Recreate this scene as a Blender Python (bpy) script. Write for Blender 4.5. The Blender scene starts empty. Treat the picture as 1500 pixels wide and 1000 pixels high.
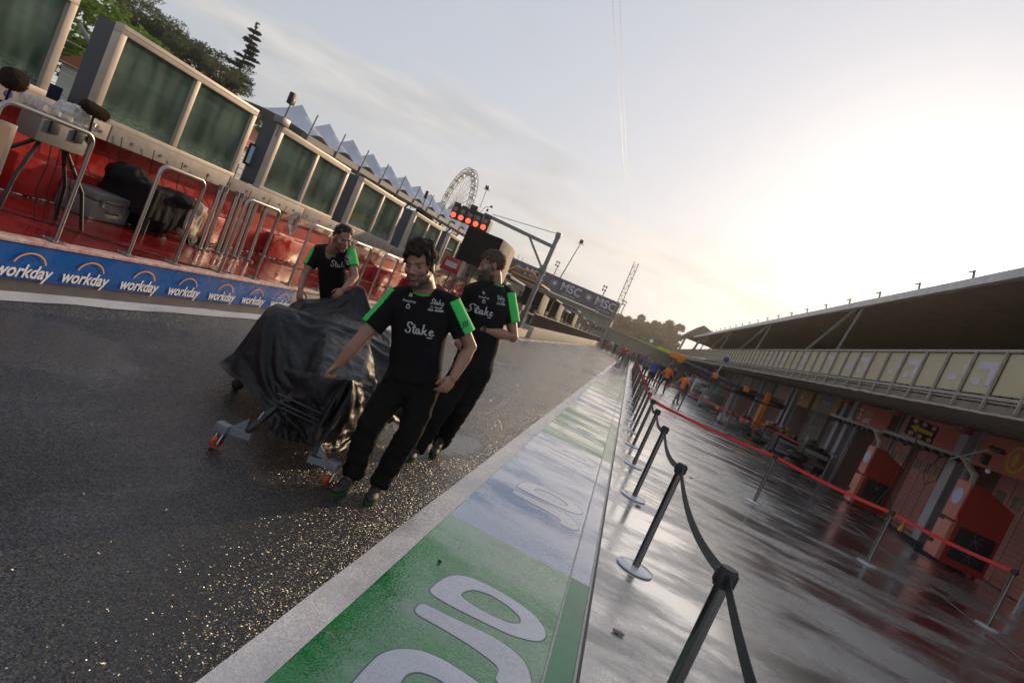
import bpy, bmesh, math, random
import numpy as np
from mathutils import Vector, Matrix, noise
from mathutils.bvhtree import BVHTree
random.seed(7)
SC = bpy.context.scene
COL = SC.collection
R = math.radians
PI = math.pi
# ------------------------------------------------------------------ camera
F, ROLL, VPX, VPY, CH = 880.0, R(23.7), 925.0, 511.0, 1.65
_dy = Vector(((VPX-750)/F, -(VPY-500)/F, -1)).normalized()
_up = Vector((math.sin(ROLL), math.cos(ROLL), 0))
_up.z = -(_up.x*_dy.x+_up.y*_dy.y)/_dy.z
_up.normalize()
_rt = _dy.cross(_up)
CM = Matrix((_rt, _dy, _up))            # world = CM @ cam
cam_d = bpy.data.cameras.new('camera'); cam = bpy.data.objects.new('camera', cam_d); COL.objects.link(cam)
cam.matrix_world = Matrix.Translation((0, 0, CH)) @ CM.to_4x4()
cam_d.sensor_width = 36; cam_d.lens = F/1500*36; cam_d.clip_end = 5000; cam_d.clip_start = .05
cam_d.dof.use_dof = True; cam_d.dof.focus_distance = 4.2; cam_d.dof.aperture_fstop = 4.0
SC.camera = cam
def _ray(px, py): return CM @ Vector(((px-750)/F, -(py-500)/F, -1))
def atY(px, py, Y): d = _ray(px, py); return Vector((0, 0, CH))+d*(Y/d.y)
def atX(px, py, X): d = _ray(px, py); return Vector((0, 0, CH))+d*(X/d.x)
def atZ(px, py, Z=0): d = _ray(px, py); return Vector((0, 0, CH))+d*((Z-CH)/d.z)
# ------------------------------------------------------------------ materials
def mat(name, col, rough=.6, metal=0, var=None, vscale=3, bump=0, bscale=60, bdist=.01, trans=0, rvar=None, rscale=4, rstretch=(1,1,1), emit=None, estr=1, coat=0, spec=.5, alpha=1, vstretch=(1,1,1), vpos=(.35,.65), sheen=0, bdetail=4, subs=0):
    m = bpy.data.materials.new(name); m.use_nodes = True
    n = m.node_tree.nodes; l = m.node_tree.links; b = n['Principled BSDF']
    b.inputs['Base Color'].default_value = (*col, 1); b.inputs['Roughness'].default_value = rough
    b.inputs['Metallic'].default_value = metal; b.inputs['Specular IOR Level'].default_value = spec
    b.inputs['Transmission Weight'].default_value = trans; b.inputs['Coat Weight'].default_value = coat
    b.inputs['Coat Roughness'].default_value = .06; b.inputs['Alpha'].default_value = alpha
    b.inputs['Sheen Weight'].default_value = sheen
    if subs:
        b.inputs['Subsurface Weight'].default_value = subs; b.inputs['Subsurface Radius'].default_value = (.02,.008,.004); b.inputs['Subsurface Scale'].default_value = .6
    if emit:
        b.inputs['Emission Color'].default_value = (*emit, 1); b.inputs['Emission Strength'].default_value = estr
    tc = n.new('ShaderNodeTexCoord')
    def nz(scale, stretch=(1,1,1), detail=5, rg=.6):
        mp = n.new('ShaderNodeMapping'); mp.inputs['Scale'].default_value = stretch
        l.new(tc.outputs['Object'], mp.inputs['Vector'])
        t = n.new('ShaderNodeTexNoise'); t.inputs['Scale'].default_value = scale; t.inputs['Detail'].default_value = detail; t.inputs['Roughness'].default_value = rg
        l.new(mp.outputs[0], t.inputs['Vector']); return t.outputs['Fac']
    def ramp(src, a, b_, ca, cb):
        r = n.new('ShaderNodeValToRGB'); r.color_ramp.elements[0].position = a; r.color_ramp.elements[1].position = b_
        r.color_ramp.elements[0].color = ca; r.color_ramp.elements[1].color = cb; l.new(src, r.inputs[0]); return r.outputs[0]
    if var:
        l.new(ramp(nz(vscale, vstretch), vpos[0], vpos[1], (*col, 1), (*var, 1)), b.inputs['Base Color'])
    if rvar is not None:
        l.new(ramp(nz(rscale, rstretch), .42, .6, (rough,)*3+(1,), (rvar,)*3+(1,)), b.inputs['Roughness'])
    if bump:
        bp = n.new('ShaderNodeBump'); bp.inputs['Strength'].default_value = bump; bp.inputs['Distance'].default_value = bdist
        l.new(nz(bscale, detail=bdetail), bp.inputs['Height']); l.new(bp.outputs[0], b.inputs['Normal'])
    m['nz'] = 0
    return m
# ------------------------------------------------------------------ mesh builder
class MB:
    def __init__(s): s.v = []; s.f = []; s.m = []
    def add(s, vs, fs, mi=0):
        o = len(s.v); s.v += [tuple(v) for v in vs]; s.f += [tuple(i+o for i in f) for f in fs]; s.m += [mi]*len(fs); return s
    def box(s, lo, hi, mi=0, M=None):
        vs = [Vector((x, y, z)) for x in (lo[0], hi[0]) for y in (lo[1], hi[1]) for z in (lo[2], hi[2])]
        if M: vs = [M @ v for v in vs]
        return s.add(vs, [(0,1,3,2),(4,6,7,5),(0,4,5,1),(2,3,7,6),(0,2,6,4),(1,5,7,3)], mi)
    def bbox(s, lo, hi, b=.01, mi=0, M=None):       # bevelled box
        bm = bmesh.new(); bmesh.ops.create_cube(bm, size=1)
        for v in bm.verts: v.co = Vector([lo[i]+(v.co[i]+.5)*(hi[i]-lo[i]) for i in range(3)])
        bmesh.ops.bevel(bm, geom=bm.edges[:], offset=b, segments=2, affect='EDGES', profile=.6)
        bm.verts.index_update(); vs = [M @ v.co if M else v.co for v in bm.verts]
        s.add(vs, [[v.index for v in f.verts] for f in bm.faces], mi); bm.free(); return s
    def beam(s, p0, p1, w, h=None, mi=0, up=(0,0,1)):
        p0 = Vector(p0); p1 = Vector(p1); h = h or w; d = (p1-p0).normalized(); u = Vector(up)
        if abs(d.dot(u)) > .97: u = Vector((0,1,0))
        a = d.cross(u).normalized()*w/2; b = a.cross(d).normalized()*h/2
        vs = [p+q for p in (p0, p1) for q in (-a-b, a-b, a+b, -a+b)]
        return s.add(vs, [(0,3,2,1),(4,5,6,7),(0,1,5,4),(1,2,6,5),(2,3,7,6),(3,0,4,7)], mi)
    def tube(s, pts, r, n=8, mi=0, caps=True, rs=None):
        pts = [Vector(p) for p in pts]; N = len(pts); prev = None; rings = []
        for i, p in enumerate(pts):
            d = (pts[min(i+1, N-1)]-pts[max(i-1, 0)]).normalized()
            if prev is None: a = d.orthogonal().normalized()
            else:
                a = prev-d*prev.dot(d); a = a.normalized() if a.length > 1e-6 else d.orthogonal().normalized()
            prev = a; b = d.cross(a); q = rs[i] if rs else r
            rings.append([p+(a*math.cos(t)+b*math.sin(t))*q for t in [2*PI*k/n for k in range(n)]])
        vs = [v for ring in rings for v in ring]; fs = []
        for i in range(N-1):
            for k in range(n): fs.append((i*n+k, i*n+(k+1) % n, (i+1)*n+(k+1) % n, (i+1)*n+k))
        if caps: fs.append(tuple(range(n))[::-1]); fs.append(tuple((N-1)*n+k for k in range(n)))
        return s.add(vs, fs, mi)
    def cyl(s, p0, p1, r, r1=None, n=16, mi=0): return s.tube([p0, p1], r, n, mi, rs=[r, r1 if r1 is not None else r])
    def ell(s, c, rad, M=None, mi=0, n=12, m=8):
        c = Vector(c); vs = [Vector((0,0,1))]; fs = []
        for i in range(1, m):
            for k in range(n): a = PI*i/m; t = 2*PI*k/n; vs.append(Vector((math.sin(a)*math.cos(t), math.sin(a)*math.sin(t), math.cos(a))))
        vs.append(Vector((0,0,-1)))
        for k in range(n): fs.append((0, 1+k, 1+(k+1) % n))
        for i in range(m-2):
            for k in range(n): fs.append((1+i*n+k, 1+(i+1)*n+k, 1+(i+1)*n+(k+1) % n, 1+i*n+(k+1) % n))
        L = len(vs)-1
        for k in range(n): fs.append((L, 1+(m-2)*n+(k+1) % n, 1+(m-2)*n+k))
        vs = [Vector((v.x*rad[0], v.y*rad[1], v.z*rad[2])) for v in vs]
        if M: vs = [M @ v for v in vs]
        return s.add([c+v for v in vs], fs, mi)
    def prism(s, poly, fn, t0, t1, mi=0):      # 2-D polygon (CCW) extruded; fn(u, v, t) -> point
        n = len(poly); vs = [fn(u, v, t0) for u, v in poly]+[fn(u, v, t1) for u, v in poly]
        return s.add(vs, [tuple(range(n))[::-1], tuple(range(n, 2*n))]+[(i, (i+1) % n, n+(i+1) % n, n+i) for i in range(n)], mi)
    def mesh(s, name):
        me = bpy.data.meshes.new(name); me.from_pydata(s.v, [], s.f); me.polygons.foreach_set('material_index', s.m); me.update(); return me
def smooth(me, ang=40):
    me.polygons.foreach_set('use_smooth', [True]*len(me.polygons))
    try: me.set_sharp_from_angle(angle=R(ang))
    except Exception: pass
def T(name, label, cat, loc=(0,0,0), rz=0, group=None, kind=None):
    o = bpy.data.objects.new(name, None); COL.objects.link(o); o.location = loc; o.rotation_euler = (0,0,rz); o.empty_display_size = .1
    tag(o, label, cat, group, kind); return o
def tag(o, label=None, cat=None, group=None, kind=None):
    if label: o['label'] = label
    if cat: o['category'] = cat
    if group: o['group'] = group
    if kind: o['kind'] = kind
    return o
def basis(root):
    M = Matrix.Translation(root.location) @ root.rotation_euler.to_matrix().to_4x4(); return M
def P(name, mb, mats, parent=None, world=False, sm=True, ang=40, label=None):
    me = mb if isinstance(mb, bpy.types.Mesh) else mb.mesh(name)
    if not isinstance(mats, (list, tuple)): mats = [mats]
    me.materials.clear()
    for m in mats: me.materials.append(m)
    if sm: smooth(me, ang)
    o = bpy.data.objects.new(name, me); COL.objects.link(o)
    if parent is not None:
        if world:
            r = parent; M = basis(r)
            if r.parent: M = basis(r.parent) @ M
            me.transform(M.inverted())
        o.parent = parent
    if label: o['label'] = label
    return o
def copy_tree(o, parent=None):
    c = o.copy(); COL.objects.link(c)
    if parent: c.parent = parent
    for ch in list(o.children): copy_tree(ch, c)
    return c
def text_mb(txt, size=1, shear=0, ext=0, bold=0, align='CENTER', spacing=1):
    cu = bpy.data.curves.new('t', 'FONT'); cu.body = txt; cu.size = size; cu.shear = shear; cu.extrude = ext; cu.offset = bold; cu.align_x = align; cu.align_y = 'CENTER'; cu.space_character = spacing; cu.resolution_u = 3
    o = bpy.data.objects.new('t', cu); COL.objects.link(o); bpy.context.view_layer.update()
    dg = bpy.context.evaluated_depsgraph_get(); me = o.evaluated_get(dg).to_mesh()
    vs = [v.co.copy() for v in me.vertices]; fs = [tuple(p.vertices) for p in me.polygons]
    o.evaluated_get(dg).to_mesh_clear(); bpy.data.objects.remove(o); bpy.data.curves.remove(cu)
    mb = MB(); mb.add(vs, fs); return mb
def place(mb, O, U, V, N=None, off=0):      # put a flat lettering mesh on a plane
    O = Vector(O); U = Vector(U).normalized(); V = Vector(V).normalized(); N = N or U.cross(V)
    mb.v = [tuple(O+U*v[0]+V*v[1]+N*(v[2]+off)) for v in mb.v]; return mb
def union(mb, voxel, sm=4, name='u', smf=.6):
    me = mb.mesh(name); o = bpy.data.objects.new('tmp', me); COL.objects.link(o)
    rm = o.modifiers.new('r', 'REMESH'); rm.mode = 'VOXEL'; rm.voxel_size = voxel; rm.adaptivity = 0
    if sm:
        s = o.modifiers.new('s', 'SMOOTH'); s.iterations = sm; s.factor = smf
    bpy.context.view_layer.update(); dg = bpy.context.evaluated_depsgraph_get()
    out = bpy.data.meshes.new_from_object(o.evaluated_get(dg)); bpy.data.objects.remove(o); bpy.data.meshes.remove(me)
    out.polygons.foreach_set('use_smooth', [True]*len(out.polygons)); return out
def displace(me, fn):
    me.update(); ns = [v.normal.copy() for v in me.vertices]
    for v, n in zip(me.vertices, ns): v.co += fn(v.co, n)
    me.update()
# ------------------------------------------------------------------ light and sky
SUN_EL, SUN_AZ = R(16.7), R(20.0)       # azimuth from +Y towards +X
w = bpy.data.worlds.new('World'); SC.world = w; w.use_nodes = True
n = w.node_tree.nodes; l = w.node_tree.links; bg = n['Background']; bg.inputs[1].default_value = .12
sky = n.new('ShaderNodeTexSky'); sky.sky_type = 'NISHITA'; sky.sun_disc = False; sky.sun_elevation = SUN_EL; sky.sun_rotation = SUN_AZ
sky.air_density = 1.3; sky.dust_density = 1.6; sky.ozone_density = 1.2; sky.altitude = 50
tc = n.new('ShaderNodeTexCoord'); mp = n.new('ShaderNodeMapping'); mp.inputs['Scale'].default_value = (1, 1, 4.5); l.new(tc.outputs['Generated'], mp.inputs['Vector'])
nt = n.new('ShaderNodeTexNoise'); nt.inputs['Scale'].default_value = 2.6; nt.inputs['Detail'].default_value = 9; nt.inputs['Roughness'].default_value = .55; nt.inputs['Distortion'].default_value = .3
l.new(mp.outputs[0], nt.inputs['Vector'])
rp = n.new('ShaderNodeValToRGB'); rp.color_ramp.elements[0].position = .44; rp.color_ramp.elements[1].position = .60; l.new(nt.outputs['Fac'], rp.inputs[0])
# clouds lie in a low band towards the pit straight
sep = n.new('ShaderNodeSeparateXYZ'); l.new(tc.outputs['Generated'], sep.inputs[0])
band = n.new('ShaderNodeMapRange'); band.inputs[1].default_value = .42; band.inputs[2].default_value = .12; l.new(sep.outputs['Z'], band.inputs[0])
mul = n.new('ShaderNodeMath'); mul.operation = 'MULTIPLY'; l.new(rp.outputs[0], mul.inputs[0]); l.new(band.outputs[0], mul.inputs[1])
mul2 = n.new('ShaderNodeMath'); mul2.operation = 'MULTIPLY'; mul2.inputs[1].default_value = .85; l.new(mul.outputs[0], mul2.inputs[0])
hs = n.new('ShaderNodeHueSaturation'); hs.inputs['Saturation'].default_value = .8; hs.inputs['Value'].default_value = 1.0
gm = n.new('ShaderNodeGamma'); gm.inputs['Gamma'].default_value = .22; l.new(sky.outputs[0], gm.inputs['Color'])
sc_ = n.new('ShaderNodeVectorMath'); sc_.operation = 'SCALE'; sc_.inputs['Scale'].default_value = 4.5; l.new(gm.outputs[0], sc_.inputs[0]); tn = n.new('ShaderNodeVectorMath'); tn.operation = 'MULTIPLY'; tn.inputs[1].default_value = (.92,.985,1.14); l.new(sc_.outputs[0], tn.inputs[0]); l.new(tn.outputs[0], hs.inputs['Color'])
cl = n.new('ShaderNodeMix'); cl.data_type = 'RGBA'; l.new(mul2.outputs[0], cl.inputs['Factor']); l.new(hs.outputs[0], cl.inputs['A']); 
nt2 = n.new('ShaderNodeTexNoise'); nt2.inputs['Scale'].default_value = 6; nt2.inputs['Detail'].default_value = 7; l.new(mp.outputs[0], nt2.inputs['Vector']); rp2 = n.new('ShaderNodeValToRGB'); rp2.color_ramp.elements[0].position = .38; rp2.color_ramp.elements[1].position = .62; rp2.color_ramp.elements[0].color = (.64,.65,.66,1); rp2.color_ramp.elements[1].color = (1,.95,.88,1); l.new(nt2.outputs['Fac'], rp2.inputs[0])
c9 = n.new('ShaderNodeVectorMath'); c9.operation = 'SCALE'; c9.inputs['Scale'].default_value = 8.6; l.new(rp2.outputs[0], c9.inputs[0]); l.new(c9.outputs[0], cl.inputs['B'])
# aureole round the sun
_sd = (math.sin(SUN_AZ)*math.cos(SUN_EL), math.cos(SUN_AZ)*math.cos(SUN_EL), math.sin(SUN_EL))
nv = n.new('ShaderNodeVectorMath'); nv.operation = 'NORMALIZE'; l.new(tc.outputs['Generated'], nv.inputs[0])
dp = n.new('ShaderNodeVectorMath'); dp.operation = 'DOT_PRODUCT'; dp.inputs[1].default_value = _sd; l.new(nv.outputs[0], dp.inputs[0])
tot = None
for pw_, k_ in ((8, .25), (50, 2.2), (400, 9.0), (3000, 90.0)):
    mx_ = n.new('ShaderNodeMath'); mx_.operation = 'MAXIMUM'; mx_.inputs[1].default_value = 0; l.new(dp.outputs['Value'], mx_.inputs[0])
    pw = n.new('ShaderNodeMath'); pw.operation = 'POWER'; pw.inputs[1].default_value = pw_; l.new(mx_.outputs[0], pw.inputs[0])
    ml = n.new('ShaderNodeVectorMath'); ml.operation = 'SCALE'; ml.inputs[0].default_value = (1*k_, .86*k_, .70*k_); l.new(pw.outputs[0], ml.inputs['Scale'])
    if tot is None: tot = ml
    else: ad = n.new('ShaderNodeVectorMath'); ad.operation = 'ADD'; l.new(tot.outputs[0], ad.inputs[0]); l.new(ml.outputs[0], ad.inputs[1]); tot = ad
fa = n.new('ShaderNodeVectorMath'); fa.operation = 'ADD'; l.new(cl.outputs['Result'], fa.inputs[0]); l.new(tot.outputs[0], fa.inputs[1]); l.new(fa.outputs[0], bg.inputs[0])
sun_d = bpy.data.lights.new('sun', 'SUN'); sun_d.energy = 5.0; sun_d.angle = R(.6); sun_d.color = (1, .72, .45)
sun = bpy.data.objects.new('sun', sun_d); COL.objects.link(sun)
sd = Vector((math.sin(SUN_AZ)*math.cos(SUN_EL), math.cos(SUN_AZ)*math.cos(SUN_EL), math.sin(SUN_EL)))
sun.rotation_euler = sd.to_track_quat('Z', 'Y').to_euler()
SC.view_settings.view_transform = 'Standard'; SC.view_settings.look = 'None'; SC.view_settings.exposure = -.35; SC.view_settings.gamma = 1

# ================================================================== GROUND
def ground_mat(name, c1, c2, r_wet, r_dry, streak=(1,1,1), scale=1.2, bump=.5, bscale=140, bdist=.004, thr=(.42,.6), vs=2.5, coat=0, fine=None, met=0, wb=.06, stone=0, facet=.8, pools=()):
    m = bpy.data.materials.new(name); m.use_nodes = True; n = m.node_tree.nodes; l = m.node_tree.links; b = n['Principled BSDF']
    tc = n.new('ShaderNodeTexCoord')
    def nz(sc, st=(1,1,1), det=5, rg=.6):
        mp = n.new('ShaderNodeMapping'); mp.inputs['Scale'].default_value = st; l.new(tc.outputs['Object'], mp.inputs['Vector'])
        t = n.new('ShaderNodeTexNoise'); t.inputs['Scale'].default_value = sc; t.inputs['Detail'].default_value = det; t.inputs['Roughness'].default_value = rg; l.new(mp.outputs[0], t.inputs['Vector']); return t.outputs['Fac']
    def rmp(src, a, b_, ca, cb):
        r = n.new('ShaderNodeMapRange'); r.inputs[1].default_value = a; r.inputs[2].default_value = b_; r.inputs[3].default_value = ca; r.inputs[4].default_value = cb; l.new(src, r.inputs[0]); return r.outputs[0]
    wet = nz(scale, streak, 6, .62)
    wf = rmp(wet, thr[0], thr[1], 0, 1)                     # 1 = standing water
    for (cx_, cy_, rx_, ry_) in pools:                      # shallow pools
        mp_ = n.new('ShaderNodeMapping'); mp_.inputs['Location'].default_value = (-cx_/rx_, -cy_/ry_, 0); mp_.inputs['Scale'].default_value = (1/rx_, 1/ry_, 0); l.new(tc.outputs['Object'], mp_.inputs['Vector'])
        ln = n.new('ShaderNodeVectorMath'); ln.operation = 'LENGTH'; l.new(mp_.outputs[0], ln.inputs[0]); ns_ = n.new('ShaderNodeMath'); ns_.operation = 'MULTIPLY_ADD'; l.new(nz(2.2, (1,1,1), 4), ns_.inputs[0]); ns_.inputs[1].default_value = -1.3; l.new(ln.outputs['Value'], ns_.inputs[2])
        mx_ = n.new('ShaderNodeMath'); mx_.operation = 'MAXIMUM'; l.new(rmp(ns_.outputs[0], .35, .0, 0, 1), mx_.inputs[0]); l.new(wf, mx_.inputs[1]); wf = mx_.outputs[0]
    l.new(rmp(wf, 0, 1, r_dry, r_wet), b.inputs['Roughness'])
    mx = n.new('ShaderNodeMix'); mx.data_type = 'RGBA'; l.new(rmp(nz(vs, (1,1,1), 8, .7), .35, .65, 0, 1), mx.inputs['Factor'])
    mx.inputs['A'].default_value = (*c1, 1); mx.inputs['B'].default_value = (*c2, 1)
    col = mx.outputs['Result']
    if fine:                                                # pale aggregate specks
        f = n.new('ShaderNodeMix'); f.data_type = 'RGBA'; l.new(rmp(nz(95, (1,1,1), 2), .58, .68, 0, 1), f.inputs['Factor']); l.new(col, f.inputs['A']); f.inputs['B'].default_value = (*fine, 1); col = f.outputs['Result']
    dk = n.new('ShaderNodeMix'); dk.data_type = 'RGBA'; dk.blend_type = 'MULTIPLY'; l.new(rmp(wf, 0, 1, 0, .55), dk.inputs['Factor']); l.new(col, dk.inputs['A']); dk.inputs['B'].default_value = (.35,.35,.36,1)
    l.new(dk.outputs['Result'], b.inputs['Base Color'])
    bp = n.new('ShaderNodeBump'); bp.inputs['Distance'].default_value = bdist; l.new(rmp(wf, 0, 1, bump, bump*wb), bp.inputs['Strength']); l.new(nz(bscale, (1,1,1), 3), bp.inputs['Height'])
    l.new(bp.outputs[0], b.inputs['Normal'])
    if stone:                                               # each stone is a small facet with its own tilt and tone
        vo = n.new('ShaderNodeTexVoronoi'); vo.inputs['Scale'].default_value = stone; vo.inputs['Randomness'].default_value = 1; l.new(tc.outputs['Object'], vo.inputs['Vector'])
        sb_ = n.new('ShaderNodeVectorMath'); sb_.operation = 'SUBTRACT'; l.new(vo.outputs['Color'], sb_.inputs[0]); sb_.inputs[1].default_value = (.5,.5,.5)
        sk = n.new('ShaderNodeVectorMath'); sk.operation = 'SCALE'; l.new(sb_.outputs[0], sk.inputs[0]); l.new(rmp(wf, 0, 1, facet, facet*.22), sk.inputs['Scale'])
        ad = n.new('ShaderNodeVectorMath'); ad.operation = 'ADD'; l.new(sk.outputs[0], ad.inputs[0]); l.new(bp.outputs[0], ad.inputs[1]); nn = n.new('ShaderNodeVectorMath'); nn.operation = 'NORMALIZE'; l.new(ad.outputs[0], nn.inputs[0]); l.new(nn.outputs[0], b.inputs['Normal'])
        sp_ = n.new('ShaderNodeSeparateXYZ'); l.new(vo.outputs['Color'], sp_.inputs[0]); f2 = n.new('ShaderNodeMix'); f2.data_type = 'RGBA'; l.new(rmp(sp_.outputs['Y'], .45, 1, 0, 1), f2.inputs['Factor']); l.new(dk.outputs['Result'], f2.inputs['A']); f2.inputs['B'].default_value = (*fine, 1); l.new(f2.outputs['Result'], b.inputs['Base Color'])
        bp = nn
    if met:
        gl = n.new('ShaderNodeBsdfGlossy'); gl.inputs[0].default_value = (.9,.9,.9,1); l.new(rmp(wf, 0, 1, r_wet+.12, r_wet), gl.inputs['Roughness']); l.new(bp.outputs[0], gl.inputs['Normal'])
        fr = n.new('ShaderNodeFresnel'); fr.inputs[0].default_value = 1.9; l.new(bp.outputs[0], fr.inputs['Normal'])
        mm = n.new('ShaderNodeMath'); mm.operation = 'MULTIPLY'; mm.use_clamp = True; l.new(fr.outputs[0], mm.inputs[0]); l.new(rmp(wf, 0, 1, met*.35, met), mm.inputs[1])
        ms = n.new('ShaderNodeMixShader'); l.new(mm.outputs[0], ms.inputs[0]); l.new(b.outputs[0], ms.inputs[1]); l.new(gl.outputs[0], ms.inputs[2]); l.new(ms.outputs[0], n['Material Output'].inputs[0])
    if coat: b.inputs['Coat Weight'].default_value = coat; b.inputs['Coat Roughness'].default_value = .12
    return m
M_ASPH = ground_mat('wet_asphalt', (.007,.007,.0072), (.013,.0126,.012), .17, .33, (1,.45,1), .55, bump=.7, bscale=40, bdist=.01, thr=(.50,.72), fine=(.045,.043,.041), met=.35, wb=.25, stone=165, facet=1.35, pools=((-3.75,3.55,.75,.75),(-3.3,6.6,.5,1.2),(-1.2,6.2,.25,.9)))
M_WHITE = ground_mat('white_line_paint', (.52,.51,.52), (.60,.59,.60), .16, .45, (1,.6,1), 1.1, bump=.8, bscale=60, bdist=.004, stone=110, facet=.45, fine=(.40,.39,.39))
M_GREEN = ground_mat('green_paint', (.005,.17,.028), (.010,.23,.05), .035, .34, (.7,1.6,1), 1.0, bump=.8, bscale=75, bdist=.004, thr=(.36,.60), met=.9, stone=100, facet=.14, fine=(.008,.20,.04))
M_BLUE = ground_mat('blue_paint', (.03,.13,.34), (.05,.18,.38), .035, .30, (.7,1.6,1), 1.0, bump=.8, bscale=75, bdist=.004, thr=(.34,.56), met=1.1, stone=100, facet=.12, fine=(.03,.13,.30))
M_LETTER = ground_mat('letter_paint', (.50,.50,.54), (.62,.61,.64), .05, .32, (.7,1.6,1), 1.0, bump=.6, bscale=75, bdist=.003, thr=(.36,.60), met=.9, stone=100, facet=.14, fine=(.44,.44,.47))
M_LOUT = ground_mat('letter_outline', (.08,.10,.10), (.12,.13,.13), .1, .3, bump=.6, bscale=75)
M_CONC = ground_mat('wet_concrete', (.15,.135,.118), (.33,.31,.28), .18, .45, (.62,1.5,1), .8, bump=.8, bscale=70, bdist=.006, thr=(.40,.58), vs=1.2, met=2.6)
M_DRAIN = ground_mat('drain_paint', (.02,.20,.07), (.03,.24,.09), .04, .25, (1,1,1), 1.5, bump=.4, bscale=80)
M_FAR = mat('far_ground', (.05,.052,.045), .5, var=(.035,.06,.02), vscale=.05, bump=.3, bscale=4)
def sheet(name, x0, x1, y0, y1, z, m, ny=1, zb=None):
    mb = MB(); mb.add([(x0,y0,z),(x1,y0,z),(x1,y1,z),(x0,y1,z)], [(0,1,2,3)]); o = P(name, mb, m, sm=False); tag(o, kind='structure'); return o
g = MB(); g.add([(-310,-60,-.02),(310,-60,-.02),(310,550,-.02),(-310,550,-.02)], [(0,1,2,3)]); tag(P('ground', g, M_FAR, sm=False), kind='structure')
sheet('pit_road', -5.18, -.86, -8, 320, 0, M_ASPH)
sheet('pit_apron', .45, 12.5, -8, 240, 0, M_CONC)
def wavy_strip(name, x0, x1, y0, y1, z, m, amp=.006):
    mb = MB(); ys = [y0+(y1-y0)*(i/200)**2 for i in range(201)]
    for i, y in enumerate(ys):
        a = amp*noise.noise(Vector((x0*7, y*3, 0))); b = amp*noise.noise(Vector((x1*7, y*3, 5)))
        mb.v += [(x0+a, y, z), (x1+b, y, z)]
    for i in range(200): mb.f.append((2*i, 2*i+1, 2*i+3, 2*i+2)); mb.m.append(0)
    return tag(P(name, mb, m, sm=False), kind='structure')
sheet('strip_base', -.86, .45, -8, 240, -.002, M_WHITE)
wavy_strip('white_line', -.875, -.705, -2, 200, .004, M_WHITE)
wavy_strip('white_line', -4.86, -4.63, -2, 200, .004, M_WHITE, .03)
sheet('gutter', -5.18, -4.86, -2, 200, .003, mat('gutter_grit', (.10,.085,.065), .5, var=(.05,.042,.035), vscale=60, bump=1, bscale=200))
# painted strip in alternating colours
segs = [(-2, 4.28, 0), (4.28, 8.9, 1), (8.9, 13.9, 0), (13.9, 19, 1), (19, 24, 0), (24, 29, 1), (29, 34, 0), (34, 120, 1)]
for a, b, k in segs:
    wavy_strip('green_paint' if not k else 'blue_paint', -.705, .262, a, b, .002, M_BLUE if k else M_GREEN, .008)
# drain channel with its own paint, raised edges
for a, b, k in segs:
    y = a
    sheet('drain_channel', .275, .415, a, b, .003, M_DRAIN if not k else M_BLUE)
MG = mat('grey_kerb_joint', (.30,.29,.26), .35, var=(.42,.40,.36), vscale=20)
sheet('drain_edge', .262, .275, -2, 120, .008, MG); sheet('drain_edge', .415, .43, -2, 120, .008, MG)
sheet('kerb_joint', .43, .45, -2, 120, .001, mat('dark_joint', (.02,.02,.02), .5))
# letters painted on the strip, traced as ground outlines
def gp(pts): return [(atZ(300+x/3, 700+y/3).x, atZ(300+x/3, 700+y/3).y) for x, y in pts]
L1o = gp([(980,502),(1010,468),(1060,435),(1110,426),(1170,438),(1260,478),(1370,543),(1450,603),(1492,660),(1499,700),(1470,719),(1420,712),(1340,690),(1200,622),(1080,562)])
L1i = gp([(1120,517),(1140,498),(1180,490),(1250,510),(1330,560),(1385,610),(1390,640),(1340,640),(1250,600),(1180,562)])
L2o = gp([(912,590),(948,546),(1020,580),(1100,620),(1250,688),(1330,738),(1400,800),(1425,850),(1440,930),(1380,960),(1270,893),(1293,850),(1280,820),(1180,745),(1050,665)])
L3o = gp([(600,950),(650,900),(700,840),(770,772),(850,750),(950,757),(1050,800),(1130,850),(1210,905),(1290,960),(1340,1040),(1350,1100),(1200,1130),(900,1080),(700,1010)])
L3i = gp([(850,935),(860,895),(885,862),(935,850),(1000,870),(1060,905),(1130,960),(1180,1020),(1150,1060),(1050,1040),(930,990)])
def smooth_poly(p, it=2):
    for _ in range(it):
        q = []
        for i in range(len(p)):
            a = p[i]; b = p[(i+1) % len(p)]; q += [(a[0]*.8+b[0]*.2, a[1]*.8+b[1]*.2), (a[0]*.2+b[0]*.8, a[1]*.2+b[1]*.8)]
        p = q
    return p
def grow(p, d):
    cx = sum(a[0] for a in p)/len(p); cy = sum(a[1] for a in p)/len(p); out = []
    n = len(p)
    for i in range(n):
        a = Vector(p[i-1]); b = Vector(p[(i+1) % n]); t = (b-a).normalized(); nn = Vector((t.y, -t.x))
        q = Vector(p[i]); 
        if (q+nn*.01-Vector((cx,cy))).length < (q-nn*.01-Vector((cx,cy))).length: nn = -nn
        q = q+nn*d; out.append((q.x, q.y))
    return out
def ngon_mesh(name, outer, inner, z, m):
    cu = bpy.data.curves.new('c', 'CURVE'); cu.dimensions = '2D'; cu.fill_mode = 'BOTH'
    for pl in [outer]+([inner] if inner else []):
        s = cu.splines.new('POLY'); s.points.add(len(pl)-1); s.use_cyclic_u = True
        for q, (x, y) in zip(s.points, pl): q.co = (x, y, 0, 1)
    o = bpy.data.objects.new('c', cu); COL.objects.link(o); bpy.context.view_layer.update()
    me = bpy.data.meshes.new_from_object(o.evaluated_get(bpy.context.evaluated_depsgraph_get())); bpy.data.objects.remove(o)
    for v in me.vertices: v.co.z = z
    me.transform(Matrix.Identity(4)); return tag(P(name, me, m, sm=False), kind='structure')
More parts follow.
